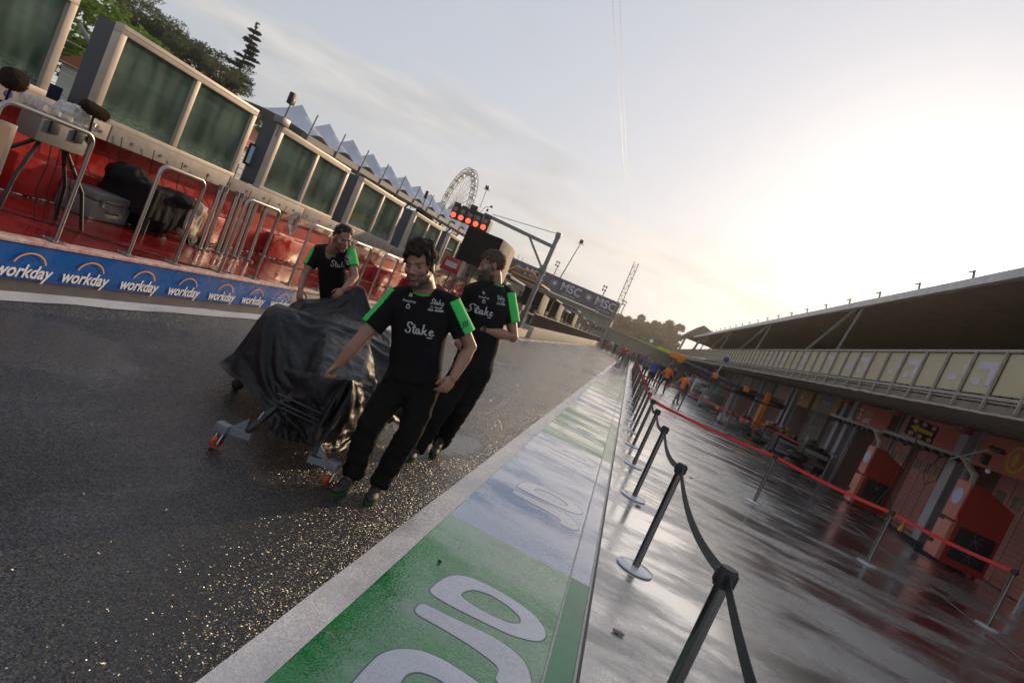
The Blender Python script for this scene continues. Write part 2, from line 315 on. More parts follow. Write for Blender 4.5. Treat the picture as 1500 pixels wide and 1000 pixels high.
def letter(o, i, dy=0, z=.0030, bare=False):
    sh = lambda p: [(x, y+dy) for x, y in p]
    o = smooth_poly(sh(o), 2); i = smooth_poly(sh(i), 2) if i else None
    if not bare: ngon_mesh('letter_outline', grow(o, .007), grow(i, -.007) if i else None, z, M_LOUT)
    ngon_mesh('painted_letter', o, i, z+.0006, M_LETTER)
letter(L1o, L1i); letter(L2o, None); letter(L3o, L3i)
for k in (1, 2, 3, 4, 5):
    letter(L1o, L1i, 2.35*k+.2, .0030, k > 1); letter(L2o, None, 2.35*k+.2, .0030, k > 1)
# lines on the apron
sheet('apron_line', 6.12, 6.20, 2, 90, .004, mat('worn_white_line', (.30,.29,.29), .3, var=(.17,.155,.15), vscale=6))
for y0, y1 in ((14.6, 15.9), (16.6, 20.5), (21.3, 23)): 
    mb = MB(); mb.add([(5.36,y0,.004),(5.46,y0,.004),(5.46,y1,.004),(5.36,y1,.004)], [(0,1,2,3)]); tag(P('apron_line', mb, mat('worn_orange_line', (.40,.20,.07), .3, var=(.2,.13,.09), vscale=8), sm=False), kind='structure')
tag(P('main_track', MB().add([(-30,-30,.0),(-10.5,-30,.0),(-10.5,320,.0),(-30,320,.0)], [(0,1,2,3)]), M_ASPH, sm=False), kind='structure')
tag(P('grass_verge', MB().add([(-120,-30,.0),(-30.05,-30,.0),(-30.05,320,.0),(-120,320,.0)], [(0,1,2,3)]), mat('verge_grass', (.03,.07,.015), .8, var=(.06,.10,.03), vscale=.6, bump=1, bscale=20), sm=False), kind='structure')

# ================================================================== LEFT: PIT WALL
M_RED = mat('red_painted_concrete', (.42,.020,.016), .5, var=(.30,.014,.011), vscale=2.2, bump=.35, bscale=25, bdist=.006, rvar=.12, rscale=2.2)
M_REDF = ground_mat('red_wet_floor', (.24,.012,.012), (.15,.007,.007), .06, .34, (1,.5,1), 1.6, bump=.5, bscale=60, bdist=.004, thr=(.38,.6))
M_BAN = mat('blue_banner', (.010,.095,.36), .34, bump=.15, bscale=9, bdist=.02, rvar=.15, rscale=3)
M_WHT = mat('white_print', (.78,.78,.78), .45)
M_ORG = mat('orange_print', (.85,.33,.05), .45)
M_COP = mat('pale_coping', (.36,.315,.275), .6, var=(.27,.235,.20), vscale=5, bump=.2, bscale=30)
M_ALU = mat('aluminium_frame', (.50,.43,.36), .48, metal=.2, var=(.42,.36,.30), vscale=4, bump=.1, bscale=20)
M_CHR = mat('brushed_steel', (.36,.345,.33), .3, metal=1, bump=.05, bscale=60)
M_DST = mat('grey_steel_paint', (.17,.165,.165), .4, metal=.6)
M_BLK = mat('matt_black', (.012,.012,.013), .55, bump=.2, bscale=80)
M_BLKP = mat('black_plastic', (.010,.010,.011), .5)
M_DARK = mat('dark_recess', (.02,.02,.022), .7)
M_FUR = mat('brown_fur', (.022,.015,.011), .95, var=(.055,.04,.028), vscale=70, bump=1, bscale=120, bdist=.02, spec=.1)
M_CASE = mat('silver_case', (.20,.20,.19), .5, metal=.5, bump=.1, bscale=40)
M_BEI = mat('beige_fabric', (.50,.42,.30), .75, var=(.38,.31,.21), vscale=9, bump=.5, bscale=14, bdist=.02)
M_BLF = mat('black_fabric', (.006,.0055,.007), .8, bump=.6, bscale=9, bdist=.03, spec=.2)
M_PLAS = mat('clear_plastic', (.75,.74,.70), .12, trans=.55, bump=.8, bscale=14, bdist=.03)
M_NAVY = mat('navy_panel', (.016,.026,.075), .4)
def glassmat(name, tint, dirt, drop=1):
    m = bpy.data.materials.new(name); m.use_nodes = True; n = m.node_tree.nodes; l = m.node_tree.links
    n.remove(n['Principled BSDF']); out = n['Material Output']
    tr = n.new('ShaderNodeBsdfTransparent'); tr.inputs[0].default_value = (*tint, 1)
    gl = n.new('ShaderNodeBsdfGlossy'); gl.inputs['Roughness'].default_value = .04; gl.inputs[0].default_value = (.9,1,.95,1)
    fr = n.new('ShaderNodeFresnel'); fr.inputs[0].default_value = 2.1
    a = n.new('ShaderNodeMixShader'); l.new(fr.outputs[0], a.inputs[0]); l.new(tr.outputs[0], a.inputs[1]); l.new(gl.outputs[0], a.inputs[2])
    df = n.new('ShaderNodeBsdfTranslucent'); df.inputs[0].default_value = (.55,.62,.5,1); df2 = n.new('ShaderNodeBsdfDiffuse'); df2.inputs[0].default_value = (.42,.50,.42,1)
    dm = n.new('ShaderNodeMixShader'); dm.inputs[0].default_value = .5; l.new(df.outputs[0], dm.inputs[1]); l.new(df2.outputs[0], dm.inputs[2])
    tc = n.new('ShaderNodeTexCoord'); t1 = n.new('ShaderNodeTexNoise'); t1.inputs['Scale'].default_value = 1.5; t1.inputs['Detail'].default_value = 7; mpg = n.new('ShaderNodeMapping'); mpg.inputs['Scale'].default_value = (5,5,.7); l.new(tc.outputs['Object'], mpg.inputs['Vector']); l.new(mpg.outputs[0], t1.inputs['Vector'])
    t2 = n.new('ShaderNodeTexVoronoi'); t2.inputs['Scale'].default_value = 42; l.new(tc.outputs['Object'], t2.inputs['Vector'])
    mr = n.new('ShaderNodeMapRange'); mr.inputs[1].default_value = .38; mr.inputs[2].default_value = .75; mr.inputs[3].default_value = dirt*.35; mr.inputs[4].default_value = dirt*1.5; l.new(t1.outputs['Fac'], mr.inputs[0])
    sp = n.new('ShaderNodeSeparateXYZ'); l.new(tc.outputs['Object'], sp.inputs[0])
    lo = n.new('ShaderNodeMapRange'); lo.inputs[1].default_value = .30; lo.inputs[2].default_value = .02; lo.inputs[3].default_value = 0; lo.inputs[4].default_value = .9; l.new(sp.outputs['Z'], lo.inputs[0])
    dr = n.new('ShaderNodeMapRange'); dr.inputs[1].default_value = .42; dr.inputs[2].default_value = .28; l.new(t2.outputs['Distance'], dr.inputs[0])
    mm = n.new('ShaderNodeMath'); mm.operation = 'MULTIPLY'; l.new(lo.outputs[0], mm.inputs[0]); l.new(dr.outputs[0], mm.inputs[1])
    ad = n.new('ShaderNodeMath'); ad.operation = 'ADD'; ad.use_clamp = True; l.new(mr.outputs[0], ad.inputs[0]); l.new(mm.outputs[0], ad.inputs[1])
    b = n.new('ShaderNodeMixShader'); l.new(ad.outputs[0], b.inputs[0]); l.new(a.outputs[0], b.inputs[1]); l.new(dm.outputs[0], b.inputs[2]); l.new(b.outputs[0], out.inputs[0]); return m
M_GLASS = glassmat('rain_streaked_glass', (.84,.92,.87), .13)
WX = -5.18
# kerb wall with banner and the raised red platform
t = T('pit_wall', 'low pit wall with a blue banner face and a wet red platform on top, left of the road', 'wall', (WX,6,0))
P('wall_base', MB().box((-5.60,-3,0),(WX,8.7,.372)), M_RED, t, True, sm=False); P('pale_wall_base', MB().bbox((-5.60,8.702,0),(WX,30.6,.352),.01), mat('glare_pale_wall', (.50,.45,.38), .6, var=(.36,.30,.25), vscale=4, bump=.5, bscale=14), t, True)  # farther stretch: sun glare that whitens the wall is put into its pale colour
mb = MB()
ys = [-3+i*.1 for i in range(118)]
for i, y in enumerate(ys):           # slightly rippled banner face
    mb.v += [(WX+.008+.004*noise.noise(Vector((y*3,0,0))), y, .012), (WX+.012+.012*noise.noise(Vector((y*2.1,1,3))), y, .2), (WX+.008+.004*noise.noise(Vector((y*3,4,0))), y, .352+.006*noise.noise(Vector((y*3,9,0))))]
for i in range(len(ys)-1): mb.f += [(3*i,3*i+3,3*i+4,3*i+1),(3*i+1,3*i+4,3*i+5,3*i+2)]; mb.m += [0,0]
P('banner', mb, M_BAN, t, True)
mb = MB().bbox((-5.30,-3,.352),(WX+.03,30.6,.395),.012); P('wall_capping', mb, mat('worn_red_white_edge', (.50,.20,.17), .5, var=(.62,.52,.48), vscale=14, bump=.8, bscale=50), t, True)
mb = MB().box((-8.2,-3,.30),(-5.31,30.6,.378)); P('platform_deck', mb, M_REDF, t, True)
# lettering on the banner: word + arc
wd = text_mb('workday', .175, .22, 0, .004)
wv, wf = list(wd.v), list(wd.f)
w0 = min(v[0] for v in wv); w1 = max(v[0] for v in wv)
for yc in [2.45, 3.1, 3.76, 4.42, 5.04, 5.71, 6.385, 7.075, 7.75, 8.43]:
    mb = MB(); k = .52/(w1-w0)
    mb.add([(v[0]*k, v[1]*1.0, 0) for v in wv], wf); place(mb, (WX+.022, yc, .098), (0,1,0), (0,0,1)); P('lettering', mb, M_WHT, t, True, sm=False)
    arc = [(math.cos(a)*.155, math.sin(a)*.13) for a in [R(12+156*i/16) for i in range(17)]]; mb = MB()
    for i, (a, b) in enumerate(arc): wdt = .011; L = math.hypot(a, b); mb.v += [(WX+.026, yc+.03+a, .155+b), (WX+.026, yc+.03+a*(1-wdt/L*1.3), .155+b*(1-wdt/L*1.3))]
    for i in range(16): mb.f.append((2*i,2*i+1,2*i+3,2*i+2)); mb.m.append(0)
    P('logo_arc', mb, M_ORG, t, True, sm=False)
# stepped red wall with concrete coping behind the platform
t = T('barrier_wall', 'stepped red concrete barrier with pale coping under the glass screens', 'wall', (-7.7,6,.38))
mb = MB(); prof = [(-7.62,.378),(-7.60,.80),(-7.66,.86),(-7.80,.90),(-7.78,1.20),(-7.72,1.36),(-7.95,1.36),(-8.2,.378)]
mb.prism(prof, lambda u,v,t_: Vector((u,t_,v)), -3, 34); P('stepped_face', mb, M_RED, t, True, sm=False)
mb = MB()
for y in [-2+i*2.6 for i in range(13)]: mb.bbox((-7.64,y,.382),(-7.42,y+1.1,.86),.03)
P('buttress', mb, M_RED, t, True)
mb = MB()
for i in range(15): mb.bbox((-7.96,-2.9+i*2.45,1.362),(-7.52,-2.9+i*2.45+2.43,1.59),.012)
P('coping', mb, M_COP, t, True)
mb = MB()
for i in range(70): y = -2.6+i*.52; mb.cyl((-7.524,y,1.46),(-7.508,y,1.46),.022,n=8)
P('bolt_plate', mb, M_DST, t, True)
mb = MB(); rr = random.Random(3)
for i in range(300):
    y = rr.uniform(3, 20); s = rr.uniform(.01,.035); x = -7.5+rr.uniform(-.08,.16); mb.ell((x,y,.378+s*.4),(s,s*1.6,s*.5),n=6,m=4)
tag(P('wet_debris', mb, mat('pale_grit', (.42,.36,.28), .4)), 'line of pale wet grit collected at the foot of the red barrier', 'debris', kind='stuff')
# glass screens
def screen(y0, y1, label, side=True):
    X = -7.6; t = T('glass_screen', label, 'screen', (X, y0, 1.6), group='framed glass screens on the pit wall')
    z0, z1, w = 1.592, 2.86, .095; ym = y0+(y1-y0)*.5; d = .14
    mb = MB()
    for a, b in ((y0, y0+w), (ym-w*.45, ym+w*.45), (y1-w, y1)):
        mb.bbox((X-d, a, z0+.07),(X, b, z1-.12), .003)
    mb.bbox((X-d-.003, y0, z1-.118),(X+.003, y1, z1), .004); mb.bbox((X-d-.003, y0, z0),(X+.003, y1, z0+.068), .004); mb.box((X+.004,y0+.01,z1-.05),(X+.012,y1-.01,z1-.04))
    for a, b in ((y0+w, ym-w*.45), (ym+w*.45, y1-w)):   # inner bead
        mb.box((X-.05,a-.004,z0+.07),(X-.03,a+.016,z1-.14)); mb.box((X-.05,b-.016,z0+.07),(X-.03,b+.004,z1-.14))
    P('frame', mb, M_ALU, t, True)
    for a, b in ((y0+.004, y0+w-.004), (ym-w*.45+.004, ym+w*.45-.004), (y1-w+.004, y1-.004)): P('side_fin', MB().box((X-d-.30, a, z0+.01),(X-d-.004, b, z1-.02)), mat('dark_grey_fin', (.055,.058,.068), .5) if 'dark_grey_fin' not in bpy.data.materials else bpy.data.materials['dark_grey_fin'], t, True)
    for a, b in ((y0+w, ym-w*.45), (ym+w*.45, y1-w)): P('pane', MB().box((X-.075, a+.001, z0+.07),(X-.06, b-.001, z1-.12)), M_GLASS, t, True, sm=False)
LB = ['first glass screen, cut off by the left photo edge', 'glass screen behind the fluffy microphones, with the umbrella pines above', 'glass screen with a floodlight on its left corner', 'glass screen behind the leaning man with long hair', 'glass screen above the curly-haired man', 'small far glass screen left of the start lights', 'farthest glass screen beside the black hooded box']
for i, (a, b) in enumerate(((3.2,6.0),(6.62,9.5),(10.25,13.05),(13.75,16.5),(17.5,20.1),(21.0,23.6),(24.5,27.2))): screen(a, b, LB[i])
# gate panels seen between the screens
for i, (a, b) in enumerate(((6.05,6.57),(9.55,10.2),(13.1,13.7),(16.55,17.45),(20.15,20.95),(23.65,24.45))):
    t = T('navy_board', ['navy board with a pale logo in the gap by the first screen','navy board with a pale logo in the gap under the floodlight','navy board in the gap between the second and third screens','navy board in the gap left of the curly-haired man','narrow navy board in the gap before the small far screen','narrow navy board in the last gap before the hooded box'][i], 'board', (-8.4,a,1.2), group='navy boards in the gaps')
    P('panel', MB().box((-8.43,a-.9,1.25),(-8.40,b+.25,1.78)), M_NAVY, t, True, sm=False)
    mb = text_mb('MSC', .16, 0, 0, .006); place(mb, (-8.395,(a+b)/2-.35,1.58),(0,1,0),(0,0,1)); P('lettering', mb, mat('pale_blue_print',(.35,.45,.6),.5) if not i else bpy.data.materials['pale_blue_print'], t, True, sm=False)
# catch fence posts and guard-rail behind
t = T('catch_fence', 'dark steel catch fence running behind the glass screens', 'fence', (-9.6,0,0)); mb = MB()
for i in range(16): y = i*3.0-1; P('post', MB().beam((-9.6,y,0),(-9.6,y,2.6),.06).beam((-9.6,y,2.6),(-10.0,y,2.85),.05), M_DST, t, True)
mb = MB()
for z in (.9,1.3,1.7,2.1,2.5): mb.tube([(-9.6,-2,z),(-9.6,46,z)],.008,n=4)
P('cable', mb, M_DST, t, True)
P('guard_rail', MB().bbox((-9.75,-2,.0),(-9.65,46,1.0),.02), mat('grey_guard_rail',(.3,.3,.3),.5), t, True)
# inverted-U rails
def u_rail(ya, yb, za, zb, label, grp='steel crowd rails on the red platform', ba=True):
    t = T('steel_rail', label, 'rail', (-5.27, ya, .38), group=grp)
    r = .021; c = .09; pts = [(-5.27,ya,.385),(-5.27,ya,za-c)]+[(-5.27, ya+c-c*math.cos(a), za-c+c*math.sin(a)) for a in [PI/2*i/5 for i in range(1,6)]]
    pts += [(-5.27, yb-c+c*math.sin(a), zb-c+c*math.cos(a)) for a in [PI/2*i/5 for i in range(6)]]+[(-5.27,yb,.385)]
    P('frame', MB().tube(pts, r, n=10), M_CHR, t, True)
    for y in (ya, yb):
        mb = MB().bbox((-5.37,y-.09,.397),(-5.20,y+.06,.409),.003)
        for dx, dy in ((-.07,-.07),(-.07,.04),(.05,-.07),(.05,.04)): mb.cyl((-5.27+dx,y+dy,.409),(-5.27+dx,y+dy,.421),.008,n=6)
        P('foot_plate', mb, M_DST, t, True)
def zat(px, py): return atX(px, py, -5.27)
LBR = ['steel rail behind the sound equipment at the left photo edge','steel rail in front of the black covered trolley','steel rail just right of the bundle of upright poles','steel rail left of the leaning man, holding a net of cable','steel rail right of the leaning man','steel rail behind the raised right shoulder of the curly-haired man','far steel rail beside the red sign']
for i, (ya, yb, z) in enumerate(((3.86,4.70,1.46),(5.53,6.2,1.44),(6.99,7.73,1.44),(8.62,9.5,1.44),(10.1,10.82,1.42),(11.48,12.2,1.42),(13.4,14.2,1.42))): u_rail(ya, yb, z, z, LBR[i])
# bundle of upright steel poles on small bases
for i in range(7):
    y = 8.15+i*.20; x = -6.62-.06*(i % 2); t = T('steel_pole', 'bare steel pole of the upright bundle between the covered trolley and the next rail', 'pole', (x,y,.38), group='bundle of upright steel poles')
    P('shaft', MB().cyl((x,y,.39),(x-.05,y+.02,1.34),.033,n=12), M_CHR, t, True); P('socket', MB().cyl((x-.05,y+.02,1.34),(x-.055,y+.022,1.42),.038,n=12), M_DST, t, True); P('base', MB().cyl((x,y,.380),(x,y,.40),.10,n=14), M_DST, t, True)
# silver case, black bag
t = T('flight_case', 'silver equipment case on the red platform behind the first steel rail', 'case', (-7.2,6.75,.38), R(8))
P('body', MB().bbox((-.26,-.33,.0),(.26,.33,.25),.02), M_CASE, t); P('lid', MB().bbox((-.263,-.333,.256),(.263,.333,.36),.02), M_CASE, t)
for y in (-.2,.2): P('latch', MB().bbox((.262,y-.03,.19),(.28,y+.03,.30),.005), M_DST, t)
P('handle', MB().tube([(.27,-.09,.14),(.31,-.08,.13),(.31,.08,.13),(.27,.09,.14)],.01), M_BLKP, t)
def lump(pr, vox=.02, sm=6, nz=.02, sc=6):
    me = union(pr, vox, sm); displace(me, lambda c, n_: n_*(nz*.7*noise.noise(Vector((c.x*sc*2.2,c.y*sc*2.2,c.z*sc*.5)))+nz*.5*abs(noise.noise(Vector((c.x*sc*5,c.y*sc*5,c.z*sc*1.2)))))); return me
mb = MB().ell((-7.35,7.35,.58),(.2,.26,.22)).ell((-7.3,7.2,.72),(.14,.18,.2)).ell((-7.2,7.5,.5),(.15,.15,.13))
tag(P('equipment_bag', lump(mb), M_BLF), 'slumped black bag behind the silver case', 'bag')
# covered trolley
t = T('covered_trolley', 'equipment trolley under a black rain cover with a beige end, on the red platform', 'trolley', (-6.9,7.6,.38))
mb = MB().box((-7.55,7.05,.62),(-6.65,7.75,1.05)).ell((-7.3,7.2,1.02),(.3,.3,.18)).ell((-6.8,7.6,1.0),(.28,.3,.1)).ell((-7.4,7.2,.6),(.28,.3,.25)).ell((-6.9,7.5,.6),(.25,.3,.18))
P('rain_cover', lump(mb,.02,5,.03,5), M_BLF, t, True)
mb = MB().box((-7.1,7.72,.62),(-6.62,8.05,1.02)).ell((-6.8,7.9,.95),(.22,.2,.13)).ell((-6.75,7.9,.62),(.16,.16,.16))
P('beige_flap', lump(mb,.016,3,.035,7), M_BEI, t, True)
for x, y in ((-6.66,8.0),(-7.2,8.0)):
    o = P('wheel', MB().cyl((x-.03,y,.50),(x+.03,y,.50),.115,n=20), M_BLKP, t, True); mb = MB().cyl((x+.031,y,.50),(x+.036,y,.50),.062,n=16); h = P('hub', mb, M_CHR, t, True); h.parent = o
mb = MB(); 
for x, y in ((-6.72,7.15),(-7.4,7.15)): mb.cyl((x,y,.38),(x,y,.62),.03,n=8)
P('leg', mb, M_BLKP, t, True)
# sound station on a stand with two fluffy microphones
t = T('sound_rack', 'silver sound unit under clear plastic on a black tripod stand', 'rack', (-6.2,4.9,.38))
C0 = atX(85,195,-6.2); cx, cy, cz = C0
P('unit', MB().bbox((cx-.18,cy-.28,cz-.14),(cx+.1,cy+.26,cz+.13),.015), M_CASE, t, True)
for q in (-.14,.13): P('clip', MB().bbox((cx+.10,cy+q-.05,cz-.02),(cx+.125,cy+q+.05,cz+.1),.006), M_BLKP, t, True)
mb = MB().box((cx-.2,cy-.32,cz+.15),(cx+.12,cy+.3,cz+.24)).ell((cx,cy+.1,cz+.24),(.15,.2,.1)); P('plastic_cover', lump(mb,.018,3,.04,9), M_PLAS, t, True)
for dx, dy in ((-.5,-.42),(.1,-.30),(-.15,.35),(.12,.42)): P('leg', MB().tube([(cx-.03,cy+dy*.4,cz-.14),(cx+dx*.6,cy+dy,(cz-.14)*.5+.2),(cx+dx,cy+dy*1.25,.385)],.02,n=8), M_BLKP, t, True)
mb = MB()
for q in range(4): mb.tube([(cx+.1,cy-.1+q*.1,cz-.14),(cx+.14,cy-.1+q*.09,cz-.35),(cx+.05,cy-.05+q*.12,cz-.6),(cx+.1,cy+.1*q,.39)],.006,n=5)
P('cable', mb, M_BLKP, t, True)
def mic(name, label, p0, p1, r, pole_to):
    t = T(name, label, 'microphone', tuple((Vector(p0)+Vector(p1))/2), group='fluffy microphones on the sound stand')
    a, b = Vector(p0), Vector(p1); me = union(MB().tube([a+(b-a)*q for q in (0,.1,.3,.7,.9,1)], r, n=16, rs=[r*.55,r*.9,r,r,r*.9,r*.55]), .012, 2)
    displace(me, lambda c, n_: n_*(.008*noise.noise(c*28)+.006*noise.noise(c*60)))
    me2 = me
    P('windshield', me2, M_FUR, t, True)
    rr = random.Random(5); mb = MB(); d = (b-a).normalized()
    for _ in range(900):
        q = rr.random(); an = rr.uniform(0, 2*PI); o1 = d.orthogonal().normalized(); o2 = d.cross(o1); nn = o1*math.cos(an)+o2*math.sin(an); rad = r*(.6+.4*math.sin(PI*min(1,max(0,q)))**.4)
        s = a+(b-a)*q+nn*rad*.97; e = s+nn*.012+d*rr.uniform(-.01,.01)+Vector((0,0,-.008)); sd_ = d*.0035; mb.add([s-sd_, s+sd_, e], [(0,1,2)])
    P('fur', mb, M_FUR, t, True, sm=False)
    P('boom', MB().tube([(a+b)/2-Vector((0,0,r*.9)), pole_to], .012, n=6), M_BLKP, t, True)
mic('microphone', 'fluffy brown microphone at the left photo edge, above the blue disc', atX(5,110,-6.0), atX(36,122,-6.0), .095, (cx-.1,cy-.5,cz-.1))
mic('microphone', 'fluffy brown microphone leaning right over the first steel rail', atX(121,150,-6.0), atX(158,173,-6.0), .062, (cx+.05,cy+.3,cz-.1))
t = T('blue_disc', 'small blue round marker on a thin black stick at the left photo edge', 'marker', tuple(atX(12,137,-6.1)))
c_ = atX(12,138,-6.1); P('disc', MB().cyl(c_-Vector((.01,0,0)), c_+Vector((.01,0,0)), .035, n=16), mat('blue_plastic', (.02,.09,.35), .4), t, True); P('stick', MB().cyl(c_-Vector((0,0,.03)), c_-Vector((0,.08,.5)), .007, n=6), M_BLKP, t, True)
t = T('side_panel', 'brown board fixed to the post of the first steel rail', 'panel', (-5.27,3.86,1.0)); mb = MB().bbox((-5.32,3.78,.80),(-5.24,4.02,1.30),.006); P('backing', mb, M_DST, t, True); P('board', MB().box((-5.238,3.83,.84),(-5.234,3.97,1.27)), mat('brown_board', (.26,.16,.115), .6), t, True, sm=False)
# net of coiled cable on rail 3/4 + loose cables
rr = random.Random(11); mb = MB(); c0 = atX(433,320,-5.35)
for k in range(26):
    a0 = rr.uniform(0, 2*PI); pts = []
    for i in range(14): a = 2*PI*i/13; pts.append((c0.x+.03*math.sin(a0+a*2), c0.y+.10*math.cos(a)*rr.uniform(.8,1.1), c0.z-.08+.17*math.sin(a)*rr.uniform(.85,1.1)))
    mb.tube(pts, .0035, n=4)
tag(P('cable_coil', mb, mat('pale_cable', (.4,.38,.34), .4)), 'coil of thin pale cable hanging from a steel rail', 'cable')
mb = MB()
for k in range(9):
    y = 6.5+k*.55; pts = [(-7.5+.02*k, y, 1.5), (-7.5, y+.12, 1.1), (-7.42, y+.3, .8), (-7.35, y-.1, .45), (-7.2, y+.5, .386), (-6.9+.1*rr.random(), y+1.0, .386)]; mb.tube(pts, .006, n=5)
tag(P('loose_cable', mb, M_BLKP), 'loose black cables hanging down the red barrier', 'cable', kind='stuff')
mb = MB().tube([(-6.9,3.2,.386),(-6.5,4.2,.386),(-6.2,5.0,.388),(-5.9,5.6,.386),(-5.45,6.4,.386),(-5.4,7.4,.386)],.007,n=5); tag(P('floor_cable', mb, M_BLKP), 'thin black cable lying across the red platform', 'cable')
# floodlight and camera masts standing on the wall
def mast(name, label, base, top, head=0, r=.015):
    t = T(name, label, 'mast', base); b = Vector(base); tp = Vector(top); P('pole', MB().cyl(b, tp, r, r*.7, n=8), M_DST, t, True)
    mb = MB()
    if head == 0:
        mb.bbox(tp+Vector((-.06,-.07,-.02)), tp+Vector((.04,.07,.20)), .015); P('floodlight', mb, M_BLKP, t, True)
        P('lens', MB().cyl(tp+Vector((.041,0,.09)), tp+Vector((.048,0,.09)), .04, n=14), M_PLAS, t, True)
        mid = b.lerp(tp,.5); P('clamp', MB().ell(mid,(.05,.05,.05)), M_BLKP, t, True)
    else:
        s = head; mb.bbox(tp+Vector((-.12,-.1,-.1))*s, tp+Vector((.12,.14,.12))*s, .02*s); mb.cyl(tp+Vector((0,-.1,0))*s, tp+Vector((0,-.3,.02))*s, .07*s); P('camera_head', mb, M_BLKP, t, True)
        P('bracket', MB().beam(tp+Vector((-.2,0,-.14))*s, tp+Vector((.22,0,-.16))*s, .04*s), M_DST, t, True)
mast('floodlight_mast', 'small black floodlight on a thin mast at the corner of a glass screen', atX(404,200,-7.6), atX(426,152,-7.6), 0, .02)
mb = MB().bbox((-7.75,10.1,2.86),(-7.55,10.34,3.0),.01); tag(P('junction_box', mb, M_DST), 'grey junction box on the screen corner below the floodlight', 'box')
t = T('monitor', 'flat screen hung in the gap between two glass screens', 'monitor', tuple(atX(378,225,-8.0)))
p = atX(376,232,-8.0); P('housing', MB().bbox(p+Vector((-.03,-.30,-.2)), p+Vector((.0,.30,.22)), .01), M_BLKP, t, True); P('screen', MB().box(p+Vector((.001,-.26,-.16)), p+Vector((.006,-.02,.18))).box(p+Vector((.001,.02,-.16)), p+Vector((.006,.26,.18))), mat('pale_blue_screen', (.12,.2,.28), .2, emit=(.35,.5,.65), estr=.25), t, True, sm=False)
# ------------------------------------------------------------------ far left: team stands along the wall
mast('camera_mast', 'thin mast with a twin camera head right of the lights gantry', atY(820,408,32), atY(852,354,32), .8, .03)
mast('camera_mast', 'thin mast with a camera head between the wheel and the lights', atY(693,330,31), atY(714,275,31), .8, .02)
t = T('mounted_camera', 'black remote camera with long lens on a pole left of the start lights', 'camera', tuple(atY(618,320,19)))
c = atY(622,312,19); P('lens_barrel', MB().cyl(atY(612,306,19), atY(634,322,19), .10, .08, n=14), M_BLKP, t, True); P('mount', MB().ell(atY(612,318,19),(.12,.12,.14)).cyl(atY(612,318,19), atY(606,350,19), .03), M_BLKP, t, True); P('antenna_box', MB().bbox(atY(625,285,19)-Vector((.05,.05,.14)), atY(625,285,19)+Vector((.05,.05,.12)), .02).cyl(atY(625,285,19), atY(616,312,19), .015), M_BLKP, t, True)
# black hooded box
def quad_box(name, label, cat, fr, dy, side_m, front_m, skew=0):
    t = T(name, label, cat, tuple(fr[3]));
    return t
Y0 = 20.; q = [atY(683,345,Y0), atY(737,352,Y0), atY(731,398,Y0), atY(667,380,Y0)]
x0, x1 = -6.75, -5.42; z0, z1 = 2.06, 3.30
t = T('hooded_monitor_stand', 'large box hooded in black cloth with a sunlit beige side, behind the bearded man', 'hood', (-6,20,.38))
def hood(x0, x1, y0, y1, z0, z1, t, s=1, bulge=.25):
    mb = MB(); n_ = 12
    for face in ('front','top','side'):
        vs = []; 
        for i in range(n_+1):
            for j in range(n_+1):
                a, b = i/n_, j/n_; w_ = .03*s*noise.noise(Vector((a*4, b*2, ord(face[0]))))
                if face == 'front': vs.append((x0+(x1-x0)*a, y0+w_, z0-.10*s*math.sin(a*9)*(1-b)*.3+(z1-z0)*b))
                elif face == 'top': vs.append((x0+(x1-x0)*a, y0+(y1-y0)*b, z1+w_-.12*s*b))
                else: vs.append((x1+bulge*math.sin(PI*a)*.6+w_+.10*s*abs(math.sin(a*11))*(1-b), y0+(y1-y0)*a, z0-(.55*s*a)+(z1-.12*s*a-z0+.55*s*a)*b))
        fs = [(i*(n_+1)+j, (i+1)*(n_+1)+j, (i+1)*(n_+1)+j+1, i*(n_+1)+j+1) for i in range(n_) for j in range(n_)]
        if face != 'side': mb.add(vs, fs); 
        else: sv, sf = vs, fs
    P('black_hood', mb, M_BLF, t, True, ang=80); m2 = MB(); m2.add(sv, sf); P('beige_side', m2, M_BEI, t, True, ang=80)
    mb = MB()
    for x in (x0+.2, x1-.2): 
        for y in (y0+.15,y1-.2): mb.cyl((x,y,.38),(x,y,z0+.1),.03*s,n=8)
    P('leg', mb, M_DST, t, True)
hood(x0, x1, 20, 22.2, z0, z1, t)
# red sign box
t = T('warning_sign', 'red box sign with a pale blank panel, left of the bearded man', 'sign', (-6.5,19,.38))
P('box', MB().bbox((-6.78,19.0,1.56),(-6.12,19.35,2.05),.01), M_RED, t, True); P('panel', MB().box((-6.66,18.985,1.72),(-6.24,18.996,1.90)), mat('pale_grey_panel',(.42,.42,.44),.5), t, True, sm=False); P('edge', MB().box((-6.79,18.99,1.54),(-6.77,19.36,2.07)).box((-6.13,18.99,1.54),(-6.11,19.36,2.07)), M_ALU, t, True); P('post', MB().cyl((-6.45,19.2,.38),(-6.45,19.2,1.56),.03), M_DST, t, True)
